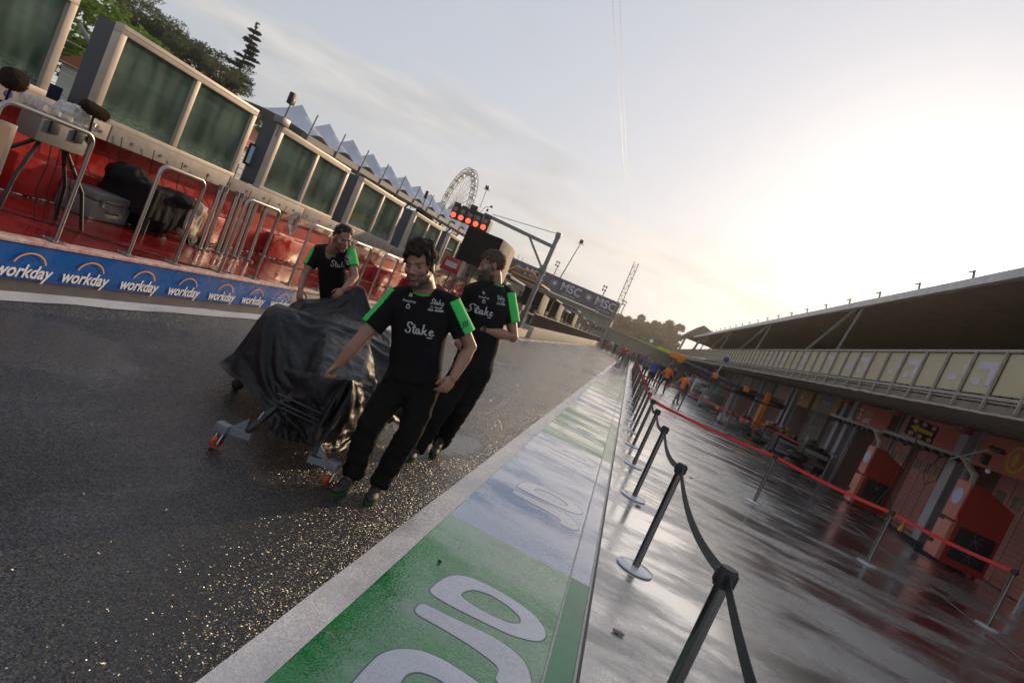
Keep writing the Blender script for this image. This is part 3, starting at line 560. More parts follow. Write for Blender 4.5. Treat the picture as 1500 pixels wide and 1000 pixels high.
# start-light gantry
t = T('start_light_gantry', 'dark steel gantry arm carrying five lit red start lights over the pit wall', 'gantry', (-5.5,30,0))
P('column', MB().beam((-5.6,30,.3),(-5.6,30,5.5),.2), M_DST, t, True)
P('arm', MB().beam((-5.5,30,4.75),(-9.6,30,4.95),.17), M_DST, t, True); P('brace', MB().beam((-5.65,30,3.5),(-6.95,30,4.78),.11), M_DST, t, True); P('stay_cable', MB().tube([(-5.6,30,5.45),(-9.2,30,5.1)],.018,n=5), M_DST, t, True)
P('knuckle', MB().bbox((-5.73,29.87,3.3),(-5.47,30.13,3.75),.02).bbox((-5.73,29.87,5.25),(-5.47,30.13,5.52),.02), M_DST, t, True)
ML = mat('lit_red_lamp', (.8,.03,.02), .4, emit=(1,.09,.05), estr=3.0); MGN = mat('dark_green_side', (.02,.12,.03), .5)
for i in range(5):
    xc = -11.08+i*.435; P('lamp_housing', MB().bbox((xc-.19,29.85,4.12),(xc+.19,30.2,4.98-.04*(i % 2)),.03), M_BLKP, t, True)
    P('red_lamp', MB().cyl((xc,29.84,4.30),(xc,29.80,4.30),.135,n=18).ell((xc,29.81,4.30),(.13,.05,.13)), ML, t, True)
    P('lamp', MB().cyl((xc,29.84,4.62),(xc,29.815,4.62),.12,n=18), M_DST, t, True)
P('side_board', MB().box((-9.13,29.86,4.05),(-9.09,30.35,4.75)), MGN, t, True); P('light_box', MB().bbox((-10.35,29.7,4.75),(-9.95,30.0,5.15),.02), M_BLKP, t, True)
t = T('wind_vane', 'small anemometer on a bent rod beside the start lights', 'sensor', tuple(atY(700,318,30))); P('rod', MB().tube([atY(702,312,30), atY(712,303,30), atY(718,304,30)],.015,n=5), M_DST, t, True); P('cup', MB().ell(atY(720,303,30),(.08,.08,.06)).ell(atY(714,308,30),(.06,.06,.08)), M_BLKP, t, True)
# far pit stands: repeated team stations with canopies, screens, stools
M_GRY = mat('mid_grey', (.25,.25,.25), .5); M_TEAL = mat('pale_translucent_side', (.5,.48,.42), .5)
t = T('far_pit_wall', 'pale low pit wall that begins right of the bearded man and runs into the distance', 'wall', (-5,60,0))
P('wall_face', MB().bbox((-5.6,31.2,0),(-5.02,104,.62),.03), mat('pale_concrete', (.55,.50,.43), .6, var=(.42,.38,.33), vscale=3, bump=.3, bscale=10), t, True)
P('top_fence', MB().box((-5.35,31.4,.622),(-5.33,104,1.30)), mat('dark_mesh_fence', (.015,.012,.014), 1.0, var=(.05,.04,.045), vscale=8, spec=0), t, True, sm=False)
mb = MB()
for i in range(150): mb.box((-5.36,31.5+i*.48,1.30),(-5.28,31.5+i*.48+.26,1.36))
P('fence_trim', mb, mat('cream_trim', (.7,.62,.48), .5), t, True, sm=False)
cols = [(.02,.02,.022),(.45,.20,.04),(.02,.02,.02),(.30,.30,.3),(.05,.07,.2),(.02,.02,.03),(.35,.05,.04),(.1,.3,.35),(.04,.04,.04)]
desc = ['black','orange-roofed','dark low','grey','navy','small black','red-roofed','teal-roofed','charcoal']
for i in range(9):
    y = 24.2+i*7.2; t = T('team_stand', '%s team stand with screens and stools on the pit wall, %s of the row' % (desc[i], ['nearest','second','third','fourth','fifth','sixth','seventh','eighth','last'][i]), 'stand', (-6.5,y,.38), group='team stands on the pit wall')
    m = mat('stand_roof', cols[i], .5, bump=.3, bscale=6); h = 1.9+.5*((i*5) % 3)/2
    mb = MB(); mb.bbox((-7.9,y-.2,h+.38),(-5.6,y+3.2,h+.5),.04); 
    if i == 1: mb.tube([(-7.8,y-.2,h+.2),(-7.2,y-.25,h+.75),(-6.3,y-.25,h+.8),(-5.6,y-.2,h+.4)],.09,n=8)
    P('roof', mb, m, t, True)
    for x, yy in ((-7.7,y),(-5.75,y),(-7.7,y+3),(-5.75,y+3)): P('post', MB().cyl((x,yy,.38),(x,yy,h+.4),.035,n=8), M_CHR, t, True)
    P('desk', MB().bbox((-6.2,y+.1,1.15),(-5.7,y+2.9,1.22),.01).bbox((-6.1,y+.2,.4),(-5.9,y+.35,1.15),.01).bbox((-6.1,y+2.6,.4),(-5.9,y+2.75,1.15),.01), M_GRY, t, True)
    for k in range(4): P('screen', MB().bbox((-6.0,y+.2+k*.68,1.28),(-5.94,y+.75+k*.68,1.66),.01), M_BLKP, t, True)
    for k in range(3): P('stool', MB().cyl((-6.9,y+.5+k*.9,1.05),(-6.9,y+.5+k*.9,1.12),.17,n=12).cyl((-6.9,y+.5+k*.9,.38),(-6.9,y+.5+k*.9,1.05),.03,n=6), M_BLKP, t, True)
    P('back_panel', MB().bbox((-7.85,y+.1,.6),(-7.8,y+2.9,h-.1),.01), M_GRY if i % 2 else M_TEAL, t, True)
for i, (y, x) in enumerate(((33.5,-5.9),(41,-5.85),(52,-5.8))):
    t = T('hooded_monitor_stand', ['black hooded box beyond the orange roofed stand','smaller black hooded box farther along the pit wall','farthest black hooded box on the pit wall'][i], 'hood', (x,y,.38)); hood(x-.9, x+.25, y, y+2.4, 1.5+.0*i, 2.5, t, .8, .2)

# ================================================================== BACKGROUND
HZ = lambda: None
# leaf crowns made of many small leaf faces gathered in clumps
def leaf_cloud(mb, c, rad, n, size, rr, flat=.0, hollow=.35, mi=0):
    c = Vector(c)
    for _ in range(n):
        d = Vector((rr.gauss(0,1), rr.gauss(0,1), rr.gauss(0,1))).normalized(); q = hollow+(1-hollow)*rr.random()**.5
        p = c+Vector((d.x*rad[0]*q, d.y*rad[1]*q, d.z*rad[2]*q)); s = size*rr.uniform(.5,1.4)
        a = Vector((rr.gauss(0,1), rr.gauss(0,1), rr.gauss(0,1)*.6)).normalized()*s; b = a.orthogonal().normalized()*s*.55
        mb.v += [tuple(p-a), tuple(p+b), tuple(p+a), tuple(p-b)]; k = len(mb.v); mb.f.append((k-4,k-3,k-2,k-1)); mb.m.append(mi)
def leafmat(name, c1, c2):
    m = mat(name, c1, .7, var=c2, vscale=.6); b = m.node_tree.nodes['Principled BSDF']
    t = m.node_tree.nodes.new('ShaderNodeBsdfTranslucent'); t.inputs[0].default_value = (*[min(1, q*2.2) for q in c2], 1); mx = m.node_tree.nodes.new('ShaderNodeMixShader'); mx.inputs[0].default_value = .35
    l = m.node_tree.links; l.new(b.outputs[0], mx.inputs[1]); l.new(t.outputs[0], mx.inputs[2]); l.new(mx.outputs[0], m.node_tree.nodes['Material Output'].inputs[0]); return m
M_BARK = mat('bark', (.075,.05,.035), .9, var=(.13,.09,.06), vscale=3, bump=1, bscale=8)
M_LEAF = leafmat('green_leaf', (.045,.10,.012), (.12,.20,.03)); M_PINE = leafmat('pine_needles', (.035,.052,.018), (.085,.095,.04)); M_CED = leafmat('cedar_needles', (.016,.035,.02), (.035,.055,.03)); M_FARL = leafmat('far_leaf', (.022,.045,.016), (.05,.075,.03))
def umbrella_pine(label, base, h, w, seed, grp='umbrella pines behind the glass screens'):
    rr = random.Random(seed); b = Vector(base); t = T('pine_tree', label, 'tree', base, group=grp)
    tr = MB(); top = b+Vector((rr.uniform(-.6,.6), rr.uniform(-.5,.5), h*.62)); tr.tube([b, b.lerp(top,.5)+Vector((.3,0,0)), top], .3, n=9, rs=[.42,.33,.26]); cr = MB()
    for k in range(13):
        a = 2*PI*k/13+rr.uniform(-.3,.3); ro = w*rr.uniform(.25,.95) if k else 0; e = Vector((top.x+math.cos(a)*ro, top.y+math.sin(a)*ro, b.z+h*(.93-.13*(ro/w)**2+rr.uniform(-.05,.03))))
        m_ = top.lerp(e,.5)+Vector((0,0,-h*.03)); s0 = b.lerp(top, rr.uniform(.78,1)); tr.tube([s0, m_, e], .1, n=6, rs=[.16,.10,.03])
        for q in range(4):
            e2 = m_.lerp(e, rr.uniform(.2,1))+Vector((rr.uniform(-1,1), rr.uniform(-1,1), rr.uniform(.1,.8)))*w*.2; tr.tube([m_.lerp(e,.3*q/3+.2), e2], .04, n=4, rs=[.06,.015])
            leaf_cloud(cr, e2, (w*.17, w*.17, h*.03), 120, .10, rr, hollow=.1)
        leaf_cloud(cr, e, (w*.22, w*.22, h*.04), 190, .11, rr, hollow=.1)
    P('trunk', tr, M_BARK, t, True); P('crown', cr, M_PINE, t, True, sm=False)
def broad_tree(label, base, h, w, seed, m=None, grp='leafy trees beyond the track', leaf=.16, dens=1, nm='leafy_tree'):
    rr = random.Random(seed); b = Vector(base); t = T(nm, label, 'tree', base, group=grp); tr = MB(); cr = MB(); top = b+Vector((0,0,h*.55)); tr.tube([b, top], .3, n=8, rs=[h*.028,h*.016])
    for k in range(22):
        a = rr.uniform(0,2*PI); z = rr.uniform(.28,.92); ro = w*math.sqrt(max(.05,1-((z-.55)/.45)**2))*rr.uniform(.35,.85); e = Vector((b.x+math.cos(a)*ro, b.y+math.sin(a)*ro, b.z+h*z))
        tr.tube([b+Vector((0,0,h*min(.55,z*.7))), (b+Vector((0,0,h*min(.55,z*.7)))).lerp(e,.5)+Vector((0,0,h*.02)), e], .06, n=5, rs=[h*.009,h*.006,h*.002])
        leaf_cloud(cr, e, (w*rr.uniform(.2,.34), w*rr.uniform(.2,.34), h*rr.uniform(.06,.12)), int(300*dens), leaf, rr, hollow=.3)
    P('trunk', tr, M_BARK, t, True); P('crown', cr, m or M_LEAF, t, True, sm=False)
def cedar(label, base, h, w, seed):
    rr = random.Random(seed); b = Vector(base); t = T('cedar_tree', label, 'tree', base); tr = MB().tube([b, b+Vector((0,0,h))], .2, n=8, rs=[.32,.04]); cr = MB()
    z = .3
    while z < .99:
        L = w*(1.06-z)*rr.uniform(.75,1.15)
        for k in range(3):
            a = rr.uniform(0,2*PI); s = b+Vector((0,0,h*z)); e = s+Vector((math.cos(a)*L, math.sin(a)*L, L*.12)); tr.tube([s, s.lerp(e,.6)+Vector((0,0,L*.1)), e], .03, n=5, rs=[.06,.04,.012])
            for q in range(5): p = s.lerp(e, .3+.7*q/4); leaf_cloud(cr, p, (.42,.42,.13), 70, .10, rr, hollow=0)
        z += .033
    leaf_cloud(cr, b+Vector((0,0,h)), (.2,.2,.4), 60, .1, rr); P('trunk', tr, M_BARK, t, True); P('crown', cr, M_CED, t, True, sm=False)
for i, (px, py, Y, w_) in enumerate(((200,-5,46,6.5),(262,38,47,5.6),(318,78,50,5.0))):
    p = atY(px, py, Y); umbrella_pine(['umbrella pine nearest the left, crown cut by the top photo edge','middle umbrella pine above the glass screen','smallest umbrella pine, just left of the dark cedar'][i], (p.x, Y, 0), p.z+.3, w_, 20+i)
p = atY(366, 34, 50); cedar('dark spiky cedar standing alone right of the umbrella pines', (p.x+.8, 50, 0), p.z, 3.6, 4)
LT = ['big leafy green tree filling the gap right of the first screen','leafy green tree behind the first glass screen','leafy tree seen through the second screen','low leafy tree between the umbrella pines','leafy tree left of the grandstand','leafy tree behind the floodlight']
for i, (x, y, h, w_) in enumerate(((-38,27,15,6),(-33,17,13,5.5),(-40,37,8.5,5),(-47,44,9,5),(-46,62,9,4.5),(-50,74,10,5))): broad_tree(LT[i], (x,y,0), h, w_, 40+i, leaf=.2)
# far wooded ridge, tree by tree, behind the end of the straight
rr = random.Random(9)
FT = ['rounded far tree right behind the green sign','tall far tree with a ragged top','leaning bare-topped far tree nearest the pit building','low far tree at the foot of the mast','far tree beside the navy banner','broad hazy far tree','hazy far tree at mid row','far tree left of the pavilion roof','small far tree under the mast','tall hazy tree in the far row']
for i, (px, py) in enumerate(((915,462),(930,467),(945,463),(957,474),(970,470),(982,476),(993,472),(903,456),(893,452),(938,472))):
    Y = 190+12*(i % 3); p = atY(px, py, Y); broad_tree(FT[i], (p.x, Y, 0), p.z, p.z*.34, 60+i, M_FARL, 'far trees at the end of the straight', leaf=.5, dens=.6)
hl = MB(); N = 60
for i in range(N+1):
    x = -300+600*i/N; z = 10+9*noise.noise(Vector((x*.006,0,2)))+3*noise.noise(Vector((x*.03,3,2))); hl.v += [(x,420,-1),(x,440,max(5,z)),(x,520,-1)]
for i in range(N): k = 3*i; hl.f += [(k,k+3,k+4,k+1),(k+1,k+4,k+5,k+2)]; hl.m += [0,0]
tag(P('wooded_hill', hl, mat('hill_wood', (.03,.05,.02), .9, var=(.05,.08,.03), vscale=.1, bump=1, bscale=.5)), kind='structure')
# grandstand with a white membrane roof
M_MEM = mat('grey_white_membrane', (.55,.57,.62), .6, var=(.42,.44,.50), vscale=.2); M_STD = mat('stand_dark', (.10,.12,.11), .7, var=(.18,.20,.17), vscale=.8)
t = T('grandstand', 'long grandstand under a peaked white membrane roof beyond the glass screens', 'grandstand', (-32,43,0))
GX = -30; ya, yb, nb = 43., 130., 19; pitch = (yb-ya)/nb; mb = MB(); nu, nv = 12, 10
zr = lambda y: 6.9+(y-45)*.022
for k in range(nb):
    for s in (0, 1):
        pass
    for i in range(nu):
        for j in range(nv):
            qs = []
            for a, b in ((i,j),(i+1,j),(i+1,j+1),(i,j+1)):
                u, v = a/nu, b/nv; y = ya+pitch*(k+u); x = GX-9*v; dx = (u-.5)*2; dz = (v-.3)*2
                pk = max(0, 1-math.hypot(dx, dz*.9))**1.9*1.9; rdg = .5*(1-abs(dx))*0+.35*(abs(dx)**3)
                qs.append((x, y, zr(y)+pk+rdg*.3+1.5*math.sin(PI*v*.9)*(.35)))
            mb.add(qs, [(0,1,2,3)])
P('membrane_roof', mb, M_MEM, t, True, ang=70)
P('roof_beam', MB().beam((GX+.1,ya,zr(ya)-.25),(GX+.1,yb,zr(yb)-.25),.5,.5), mat('dark_beam', (.11,.12,.12), .6), t, True)
for k in range(nb+1):
    y = ya+pitch*k; P('roof_mast', MB().cyl((GX+.3,y,zr(y)-2.2),(GX+.5,y+.1,zr(y)+1.7),.06,n=6), M_DST, t, True); P('roof_prop', MB().cyl((GX-8.6,y,0),(GX-4,y,zr(y)),.14,n=6), M_DST, t, True)
mb = MB()
for i in range(12): mb.box((GX-1.5-i*.8,ya+1,0),(GX-.7-i*.8,yb,1.0+i*.42))
P('seating_tier', mb, M_STD, t, True, sm=False)
mb = MB()
for i in range(60): y = ya+1.5+i*1.42; mb.cyl((GX-.6,y,1.0),(GX-.6,y,2.1),.03,n=4)
mb.beam((GX-.6,ya,2.1),(GX-.6,yb,2.1),.05); P('front_rail', mb, M_DST, t, True)
# low houses seen through the glass, pale fence of banners on the far side of the track
M_PLASTER = mat('white_plaster', (.75,.73,.68), .8, var=(.65,.63,.58), vscale=.5); M_TILE = mat('red_roof_tile', (.5,.17,.09), .8, bump=.6, bscale=6)
for i, (x, y, w_, d_, h) in enumerate(((-33,32,8,5,3.6),(-34,40,6,5,3.8))):
    t = T('white_house', ['white house with red roof seen through the glass screen behind the microphones','white house with red roof seen through the right pane'][i], 'house', (x,y,0)); P('wall', MB().box((x-w_/2,y-d_/2,0),(x+w_/2,y+d_/2,h)), M_PLASTER, t, True, sm=False)
    P('roof', MB().prism([(-w_/2-.4,0),(w_/2+.4,0),(0,1.8)], lambda u,v,q: Vector((x+u,q,h+.01+v)), y-d_/2-.4, y+d_/2+.4), M_TILE, t, True, sm=False)
    for k in range(3): P('window', MB().box((x+w_/2+.005,y-2+k*1.6,1.3),(x+w_/2+.05,y-1.2+k*1.6,2.5)), M_DARK, t, True, sm=False)
t = T('trackside_barrier', 'pale concrete barrier with debris fence on the far side of the main track', 'barrier', (-26,20,0)); P('barrier', MB().box((-30.0,-20,0),(-29.6,300,1.0)), M_GRY, t, True, sm=False); mb = MB()
for i in range(60): mb.beam((-29.8,-18+i*4,1),(-29.8,-18+i*4,3.4),.08)
for z in (1.6,2.2,2.8,3.3): mb.beam((-29.8,-20,z),(-29.8,240,z),.03)
P('debris_fence', mb, M_DST, t, True)
# ferris wheel
t = T('ferris_wheel', 'white ferris wheel standing behind the grandstand', 'ferris wheel', (-112,300,0)); Cw = Vector((-112.5,300,31)); Rw = 22.5; ax = Vector((.80,-.15,0)).normalized(); ax2 = Vector((.62,-.78,0)).normalized(); axl = ax2.cross(Vector((0,0,1))).normalized()
M_WW = mat('wheel_white', (.30,.29,.27), .5); mb = MB(); sp = MB(); N = 24
for s in (-1, 1):
    for r_ in (Rw, Rw-3.2): mb.tube([Cw+axl*s*1.0+ax2*math.cos(2*PI*i/48)*r_+Vector((0,0,math.sin(2*PI*i/48)*r_)) for i in range(49)], .22, n=5)
    for i in range(N):
        a = 2*PI*i/N; d = ax2*math.cos(a)+Vector((0,0,math.sin(a))); mb.beam(Cw+axl*s*1.0+d*(Rw-3.2), Cw+axl*s*1.0+d*Rw, .2); sp.tube([Cw+axl*s*1.6, Cw+axl*s*1.0+d*(Rw-3.2)], .10, n=4)
for i in range(N):
    a = 2*PI*i/N; d = ax2*math.cos(a)+Vector((0,0,math.sin(a))); mb.beam(Cw-axl+d*Rw, Cw+axl+d*Rw, .2)
P('rim', mb, M_WW, t, True); P('spokes', sp, M_WW, t, True); P('hub', MB().cyl(Cw-axl*2.2, Cw+axl*2.2, 1.1), M_WW, t, True)
mb = MB()
for s in (-1, 1):
    for q in (-1, 1): mb.beam(Cw+axl*s*2.4, Cw+axl*s*4+ax2*q*10-Vector((0,0,31)), .6)
P('support_leg', mb, M_WW, t, True)
for i in range(N):
    a = 2*PI*(i+.5)/N; d = ax2*math.cos(a)+Vector((0,0,math.sin(a))); c = Cw+d*(Rw-1.3); P('gondola', MB().bbox(c+Vector((-1.1,-1.1,-1.9)), c+Vector((1.1,1.1,-.6)), .3).bbox(c+Vector((-1.2,-1.2,.2)), c+Vector((1.2,1.2,.55)), .15).beam(c+Vector((0,0,-.6)), c+Vector((0,0,.3)), .3), M_WW, t, True)
# bridge banner building
t = T('bridge_building', 'long building across the straight topped by a navy banner', 'building', (-14,100,0))
P('wall', MB().box((-24,100.2,.0),(-4.7,106,5.0)), mat('grey_green_cladding', (.22,.24,.20), .7, var=(.16,.18,.15), vscale=.4), t, True, sm=False)
P('banner', MB().box((-24.5,99.9,5.05),(-4.6,100.15,7.75)), M_NAVY, t, True, sm=False)
mp_ = mat('silver_print', (.5,.52,.58), .5)
for x in (-20.6,-13.9,-7.7):
    mb = text_mb('MSC', 1.9, 0, 0, .03); place(mb, (x+.9,99.86,6.55),(1,0,0),(0,0,1)); P('lettering', mb, mp_, t, True, sm=False)
    mb = text_mb('CRUISES', .5, 0, 0, 0, spacing=1.3); place(mb, (x+.9,99.86,5.45),(1,0,0),(0,0,1)); P('lettering', mb, mp_, t, True, sm=False)
    mb = MB(); c = Vector((x-2.1,99.86,6.6))
    for k in range(12): a = 2*PI*k/12; mb.add([c+Vector((math.cos(a-.12)*.35,0,math.sin(a-.12)*.35)), c+Vector((math.cos(a)*.85,0,math.sin(a)*.85)), c+Vector((math.cos(a+.12)*.35,0,math.sin(a+.12)*.35))], [(0,1,2)])
    for k in range(16): a = 2*PI*k/16; b = 2*PI*(k+1)/16; mb.add([c, c+Vector((math.cos(a)*.3,0,math.sin(a)*.3)), c+Vector((math.cos(b)*.3,0,math.sin(b)*.3))], [(0,1,2)])
    P('emblem', mb, mp_, t, True, sm=False)
for k in range(6): P('window', MB().box((-8.6+.62*k,100.12,2.2),(-8.15+.62*k,100.19,2.9)), M_DARK, t, True, sm=False)
P('parapet', MB().box((-24,99.6,4.7),(-4.2,100.1,4.95)), M_COP, t, True, sm=False)
P('side_wing', MB().box((-4.7,101,.0),(10,108,3.3)), mat('grey_green_wing', (.16,.18,.15), .8), t, True, sm=False); P('wing_ledge', MB().box((-4.7,100.7,3.31),(10,101,3.5)), M_COP, t, True, sm=False)
# lattice mast
t = T('lattice_mast', 'tall slim lattice mast rising from the end of the pit wall', 'mast', (-3.8,80,0)); mb = MB(); x0 = -3.75
for dx in (-.3,.3):
    for dy in (-.3,.3): mb.beam((x0+dx,80+dy,0),(x0+dx-.2,80+dy,12.2),.07)
P('upright', mb, M_DST, t, True); mb = MB()
for k in range(24): z = k*.5; s = 1 if k % 2 else -1; mb.beam((x0-.3*s-z*.016,79.7,z),(x0+.3*s-(z+.5)*.016,79.7,z+.5),.05); mb.beam((x0-.3-z*.016,79.7,z),(x0+.3-z*.016,79.7,z),.05)
P('lattice', mb, M_DST, t, True)
for i, (px, py, Y) in enumerate(((886,423,95),(915,444,110),(817,387,99),(792,402,60))):
    tp = atY(px, py+3, Y); t = T('lighting_pole', ['short pole with a cluster of lamps on the banner building','pole with forked lamps beyond the lattice mast','pole with four lamps behind the navy banner','short dark lamp pole left of the banner'][i], 'pole', (tp.x, Y, 0)); P('pole', MB().cyl((tp.x,Y,0),tp,.09,n=6), M_DST, t, True); mb = MB()
    for k in range(4): mb.bbox(tp+Vector((-.5+.4*(k % 2),-.1,-.1+.55*(k//2))), tp+Vector((-.25+.4*(k % 2),.15,.25+.55*(k//2))), .03)
    P('lamp', mb, M_BLKP, t, True)
# green sign gantry
t = T('green_sign', 'dark green sign board with a round white emblem over the crowd', 'sign', (.9,110,0))
P('board', MB().bbox((.2,110,3.55),(4.4,110.5,5.05),.04), mat('dark_green_board', (.01,.055,.03), .4), t, True); P('emblem', MB().cyl((2.6,109.98,4.4),(2.6,109.93,4.4),.36,n=24), M_WHT, t, True)
P('stripe', MB().box((.4,109.94,3.72),(4.2,109.97,3.86)), mat('yellow_green_print', (.35,.42,.04), .5), t, True, sm=False); P('dial_mark', MB().box((.7,109.94,4.3),(1.7,109.97,4.42)).box((3.3,109.94,4.3),(4.1,109.97,4.42)), mat('gold_print', (.35,.28,.06), .5), t, True, sm=False); P('support', MB().bbox((.25,110.52,0),(.9,110.9,5.0),.04), mat('dark_green_post', (.015,.06,.04), .5), t, True)
mb = MB()
for k in range(60): y = 45+k*1.0; mb.box((-.2+.0*y,y+60,2.55),(.0,y+60.55,2.75))
# overhead cables of the flying camera
mb = MB(); a1 = atY(896,-20,60); b1 = atY(920,330,200); mb.tube([a1,b1],.02,n=4); mb.tube([atY(907,-20,60), atY(922,330,200)],.02,n=4); tag(P('overhead_cable', mb, mat('thin_wire', (.3,.3,.3), .5)), 'pair of thin overhead wires crossing the empty sky', 'cable')

# ================================================================== RIGHT: GARAGES
M_SLAB = mat('brown_grey_slab', (.20,.17,.135), .7, var=(.16,.135,.105), vscale=1.5, bump=.2, bscale=12)
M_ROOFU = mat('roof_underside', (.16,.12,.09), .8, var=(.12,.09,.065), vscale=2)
M_EDGE = mat('pale_roof_edge', (.55,.55,.57), .45, var=(.42,.43,.46), vscale=3)
M_CREAM = mat('cream_panel', (.84,.76,.58), .6, var=(.78,.70,.50), vscale=1.5)
_b = M_CREAM.node_tree.nodes['Principled BSDF']; _n = M_CREAM.node_tree; _t = _n.nodes.new('ShaderNodeBsdfTranslucent'); _t.inputs[0].default_value = (.75,.68,.42,1); _m = _n.nodes.new('ShaderNodeMixShader'); _m.inputs[0].default_value = .5; _n.links.new(_b.outputs[0], _m.inputs[1]); _n.links.new(_t.outputs[0], _m.inputs[2]); _n.links.new(_m.outputs[0], _n.nodes['Material Output'].inputs[0])
M_LILAC = mat('lilac_print', (.50,.44,.52), .6)
M_PIL = mat('grey_blue_steel', (.40,.40,.44), .5, var=(.34,.34,.38), vscale=2)
M_DOOR = mat('dull_red_door', (.60,.26,.21), .6, var=(.53,.22,.18), vscale=1.2)
M_SIGN = mat('red_sign', (.60,.14,.11), .5); M_SORG = mat('orange_grey_sign', (.42,.22,.09), .55); M_SGRY = mat('grey_sign', (.2,.2,.19), .6)
M_WIN = mat('dim_window', (.20,.18,.11), .25)
t = T('pit_building', 'long pit building with a cream-panelled balcony over red garages, right side', 'building', (9,30,0))
YA, YB = 6.0, 92.0
mb = MB(); mb.prism([(5.82,3.04),(5.82,3.22),(13,3.62),(13,3.42),(9.2,3.38)], lambda u,v,q: Vector((u,q,v)), YA, YB); P('balcony_slab', mb, M_SLAB, t, True, sm=False)
mb = MB()
for i in range(58): y = YA+.2+i*1.45; mb.beam((5.84,y,3.10),(9.0,y,3.335),.06,.05)
P('slab_rib', mb, M_SLAB, t, True, sm=False)
# crinkled pale strip under the balcony edge
mb = MB(); pts = [(5.79+.012*noise.noise(Vector((y*2.2,0,0))), y, 3.055+.025*noise.noise(Vector((y*2.2,3,0)))) for y in [YA+i*.16 for i in range(int((YB-YA)/.16))]]
mb.tube(pts, .03, n=6, rs=[.024+.02*max(0,noise.noise(Vector((p[1]*2.6,7,0)))) for p in pts]); P('edge_strip', mb, mat('crinkled_foil', (.5,.48,.45), .25, metal=.4), t, True)
mb = MB(); mb.beam((5.8,YA,4.2),(5.8,YB,4.2),.06,.05); mb.beam((5.8,YA,3.33),(5.8,YB,3.33),.05); mb.beam((5.86,YA,3.27),(5.86,YB,3.27),.10,.03); P('handrail', mb, M_COP, t, True, sm=False)
y = YA; pm = None
while y < YB:
    if pm is None: pm = P('balcony_post', MB().beam((5.78,y,3.10),(5.78,y,4.2),.045), M_COP, t, True, sm=False); y_0 = y
    else: q = pm.copy(); COL.objects.link(q); q.parent = t; q.location.y = pm.location.y+y-y_0
    y += .95
mb = MB(); y = YA; lm = MB(); k = 0
rr = random.Random(8)
while y < YB-.9:
    mb.box((5.815,y+.04,3.40),(5.825,y+.91,4.16))
    if k % 3 != 2 and y < 50:
        ym = y+.44; s = .30
        lm = MB()
        if k % 3 == 0: lm.box((5.808,ym-s,3.86),(5.812,ym+s,4.0)); lm.box((5.808,ym-s,3.55),(5.812,ym-s+.16,3.86)); lm.box((5.808,ym+.02,3.55),(5.812,ym+s,3.68))
        else: lm.box((5.808,ym-s,3.7),(5.812,ym-s+.1,3.95)); lm.box((5.808,ym-.1,3.6),(5.812,ym+.2,3.72))
        P('panel_print', lm, M_LILAC, t, True, sm=False)
    y += .95; k += 1
P('balcony_panel', mb, M_CREAM, t, True, sm=False)
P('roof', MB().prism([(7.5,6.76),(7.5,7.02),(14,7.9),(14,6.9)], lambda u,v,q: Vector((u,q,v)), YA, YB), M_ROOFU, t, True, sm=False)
P('roof_edge', MB().prism([(7.40,6.80),(7.40,7.05),(7.5,7.1),(7.62,7.04),(7.495,6.80)], lambda u,v,q: Vector((u,q,v)), YA, YB), M_EDGE, t, True, sm=False)
y = 12.
while y < YB: P('roof_lamp', MB().beam((7.45,y,7.06),(7.42,y+.05,7.30),.05).beam((7.42,y+.05,7.27),(7.32,y+.10,7.20),.04), M_DST, t, True); y += 3.12
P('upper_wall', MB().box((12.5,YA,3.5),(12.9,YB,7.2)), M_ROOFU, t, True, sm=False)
mb = MB()
for r_ in range(5): 
    x = 8.2+r_*.85; z = 3.6+r_*.42; mb.box((x,YA,3.45),(x+.8,YB,z))
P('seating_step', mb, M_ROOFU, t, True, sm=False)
mb = MB(); M_SEAT = mat('dark_seat', (.035,.035,.03), .6)
for r_ in range(4):
    x = 8.55+r_*.85; z = 3.6+r_*.42; y = YA+.4
    while y < 60: mb.box((x,y,z),(x+.08,y+.42,z+.42)); y += .55
o_ = P('seat_row', mb, M_SEAT, t, True, sm=False); o_['kind'] = 'stuff'
M_STRUT = mat('dim_steel', (.16,.15,.14), .6)
for i, y in enumerate([9.9, 25.6, 41.2, 57.2, 73.2]):
    P('roof_strut', MB().beam((5.86,y+1.1,3.2),(7.5,y+.9,6.85),.09,.09), M_STRUT, t, True, sm=False); P('roof_strut', MB().beam((7.0,y-.3,3.45),(7.55,y+.4,6.85),.09,.09), M_STRUT, t, True, sm=False)
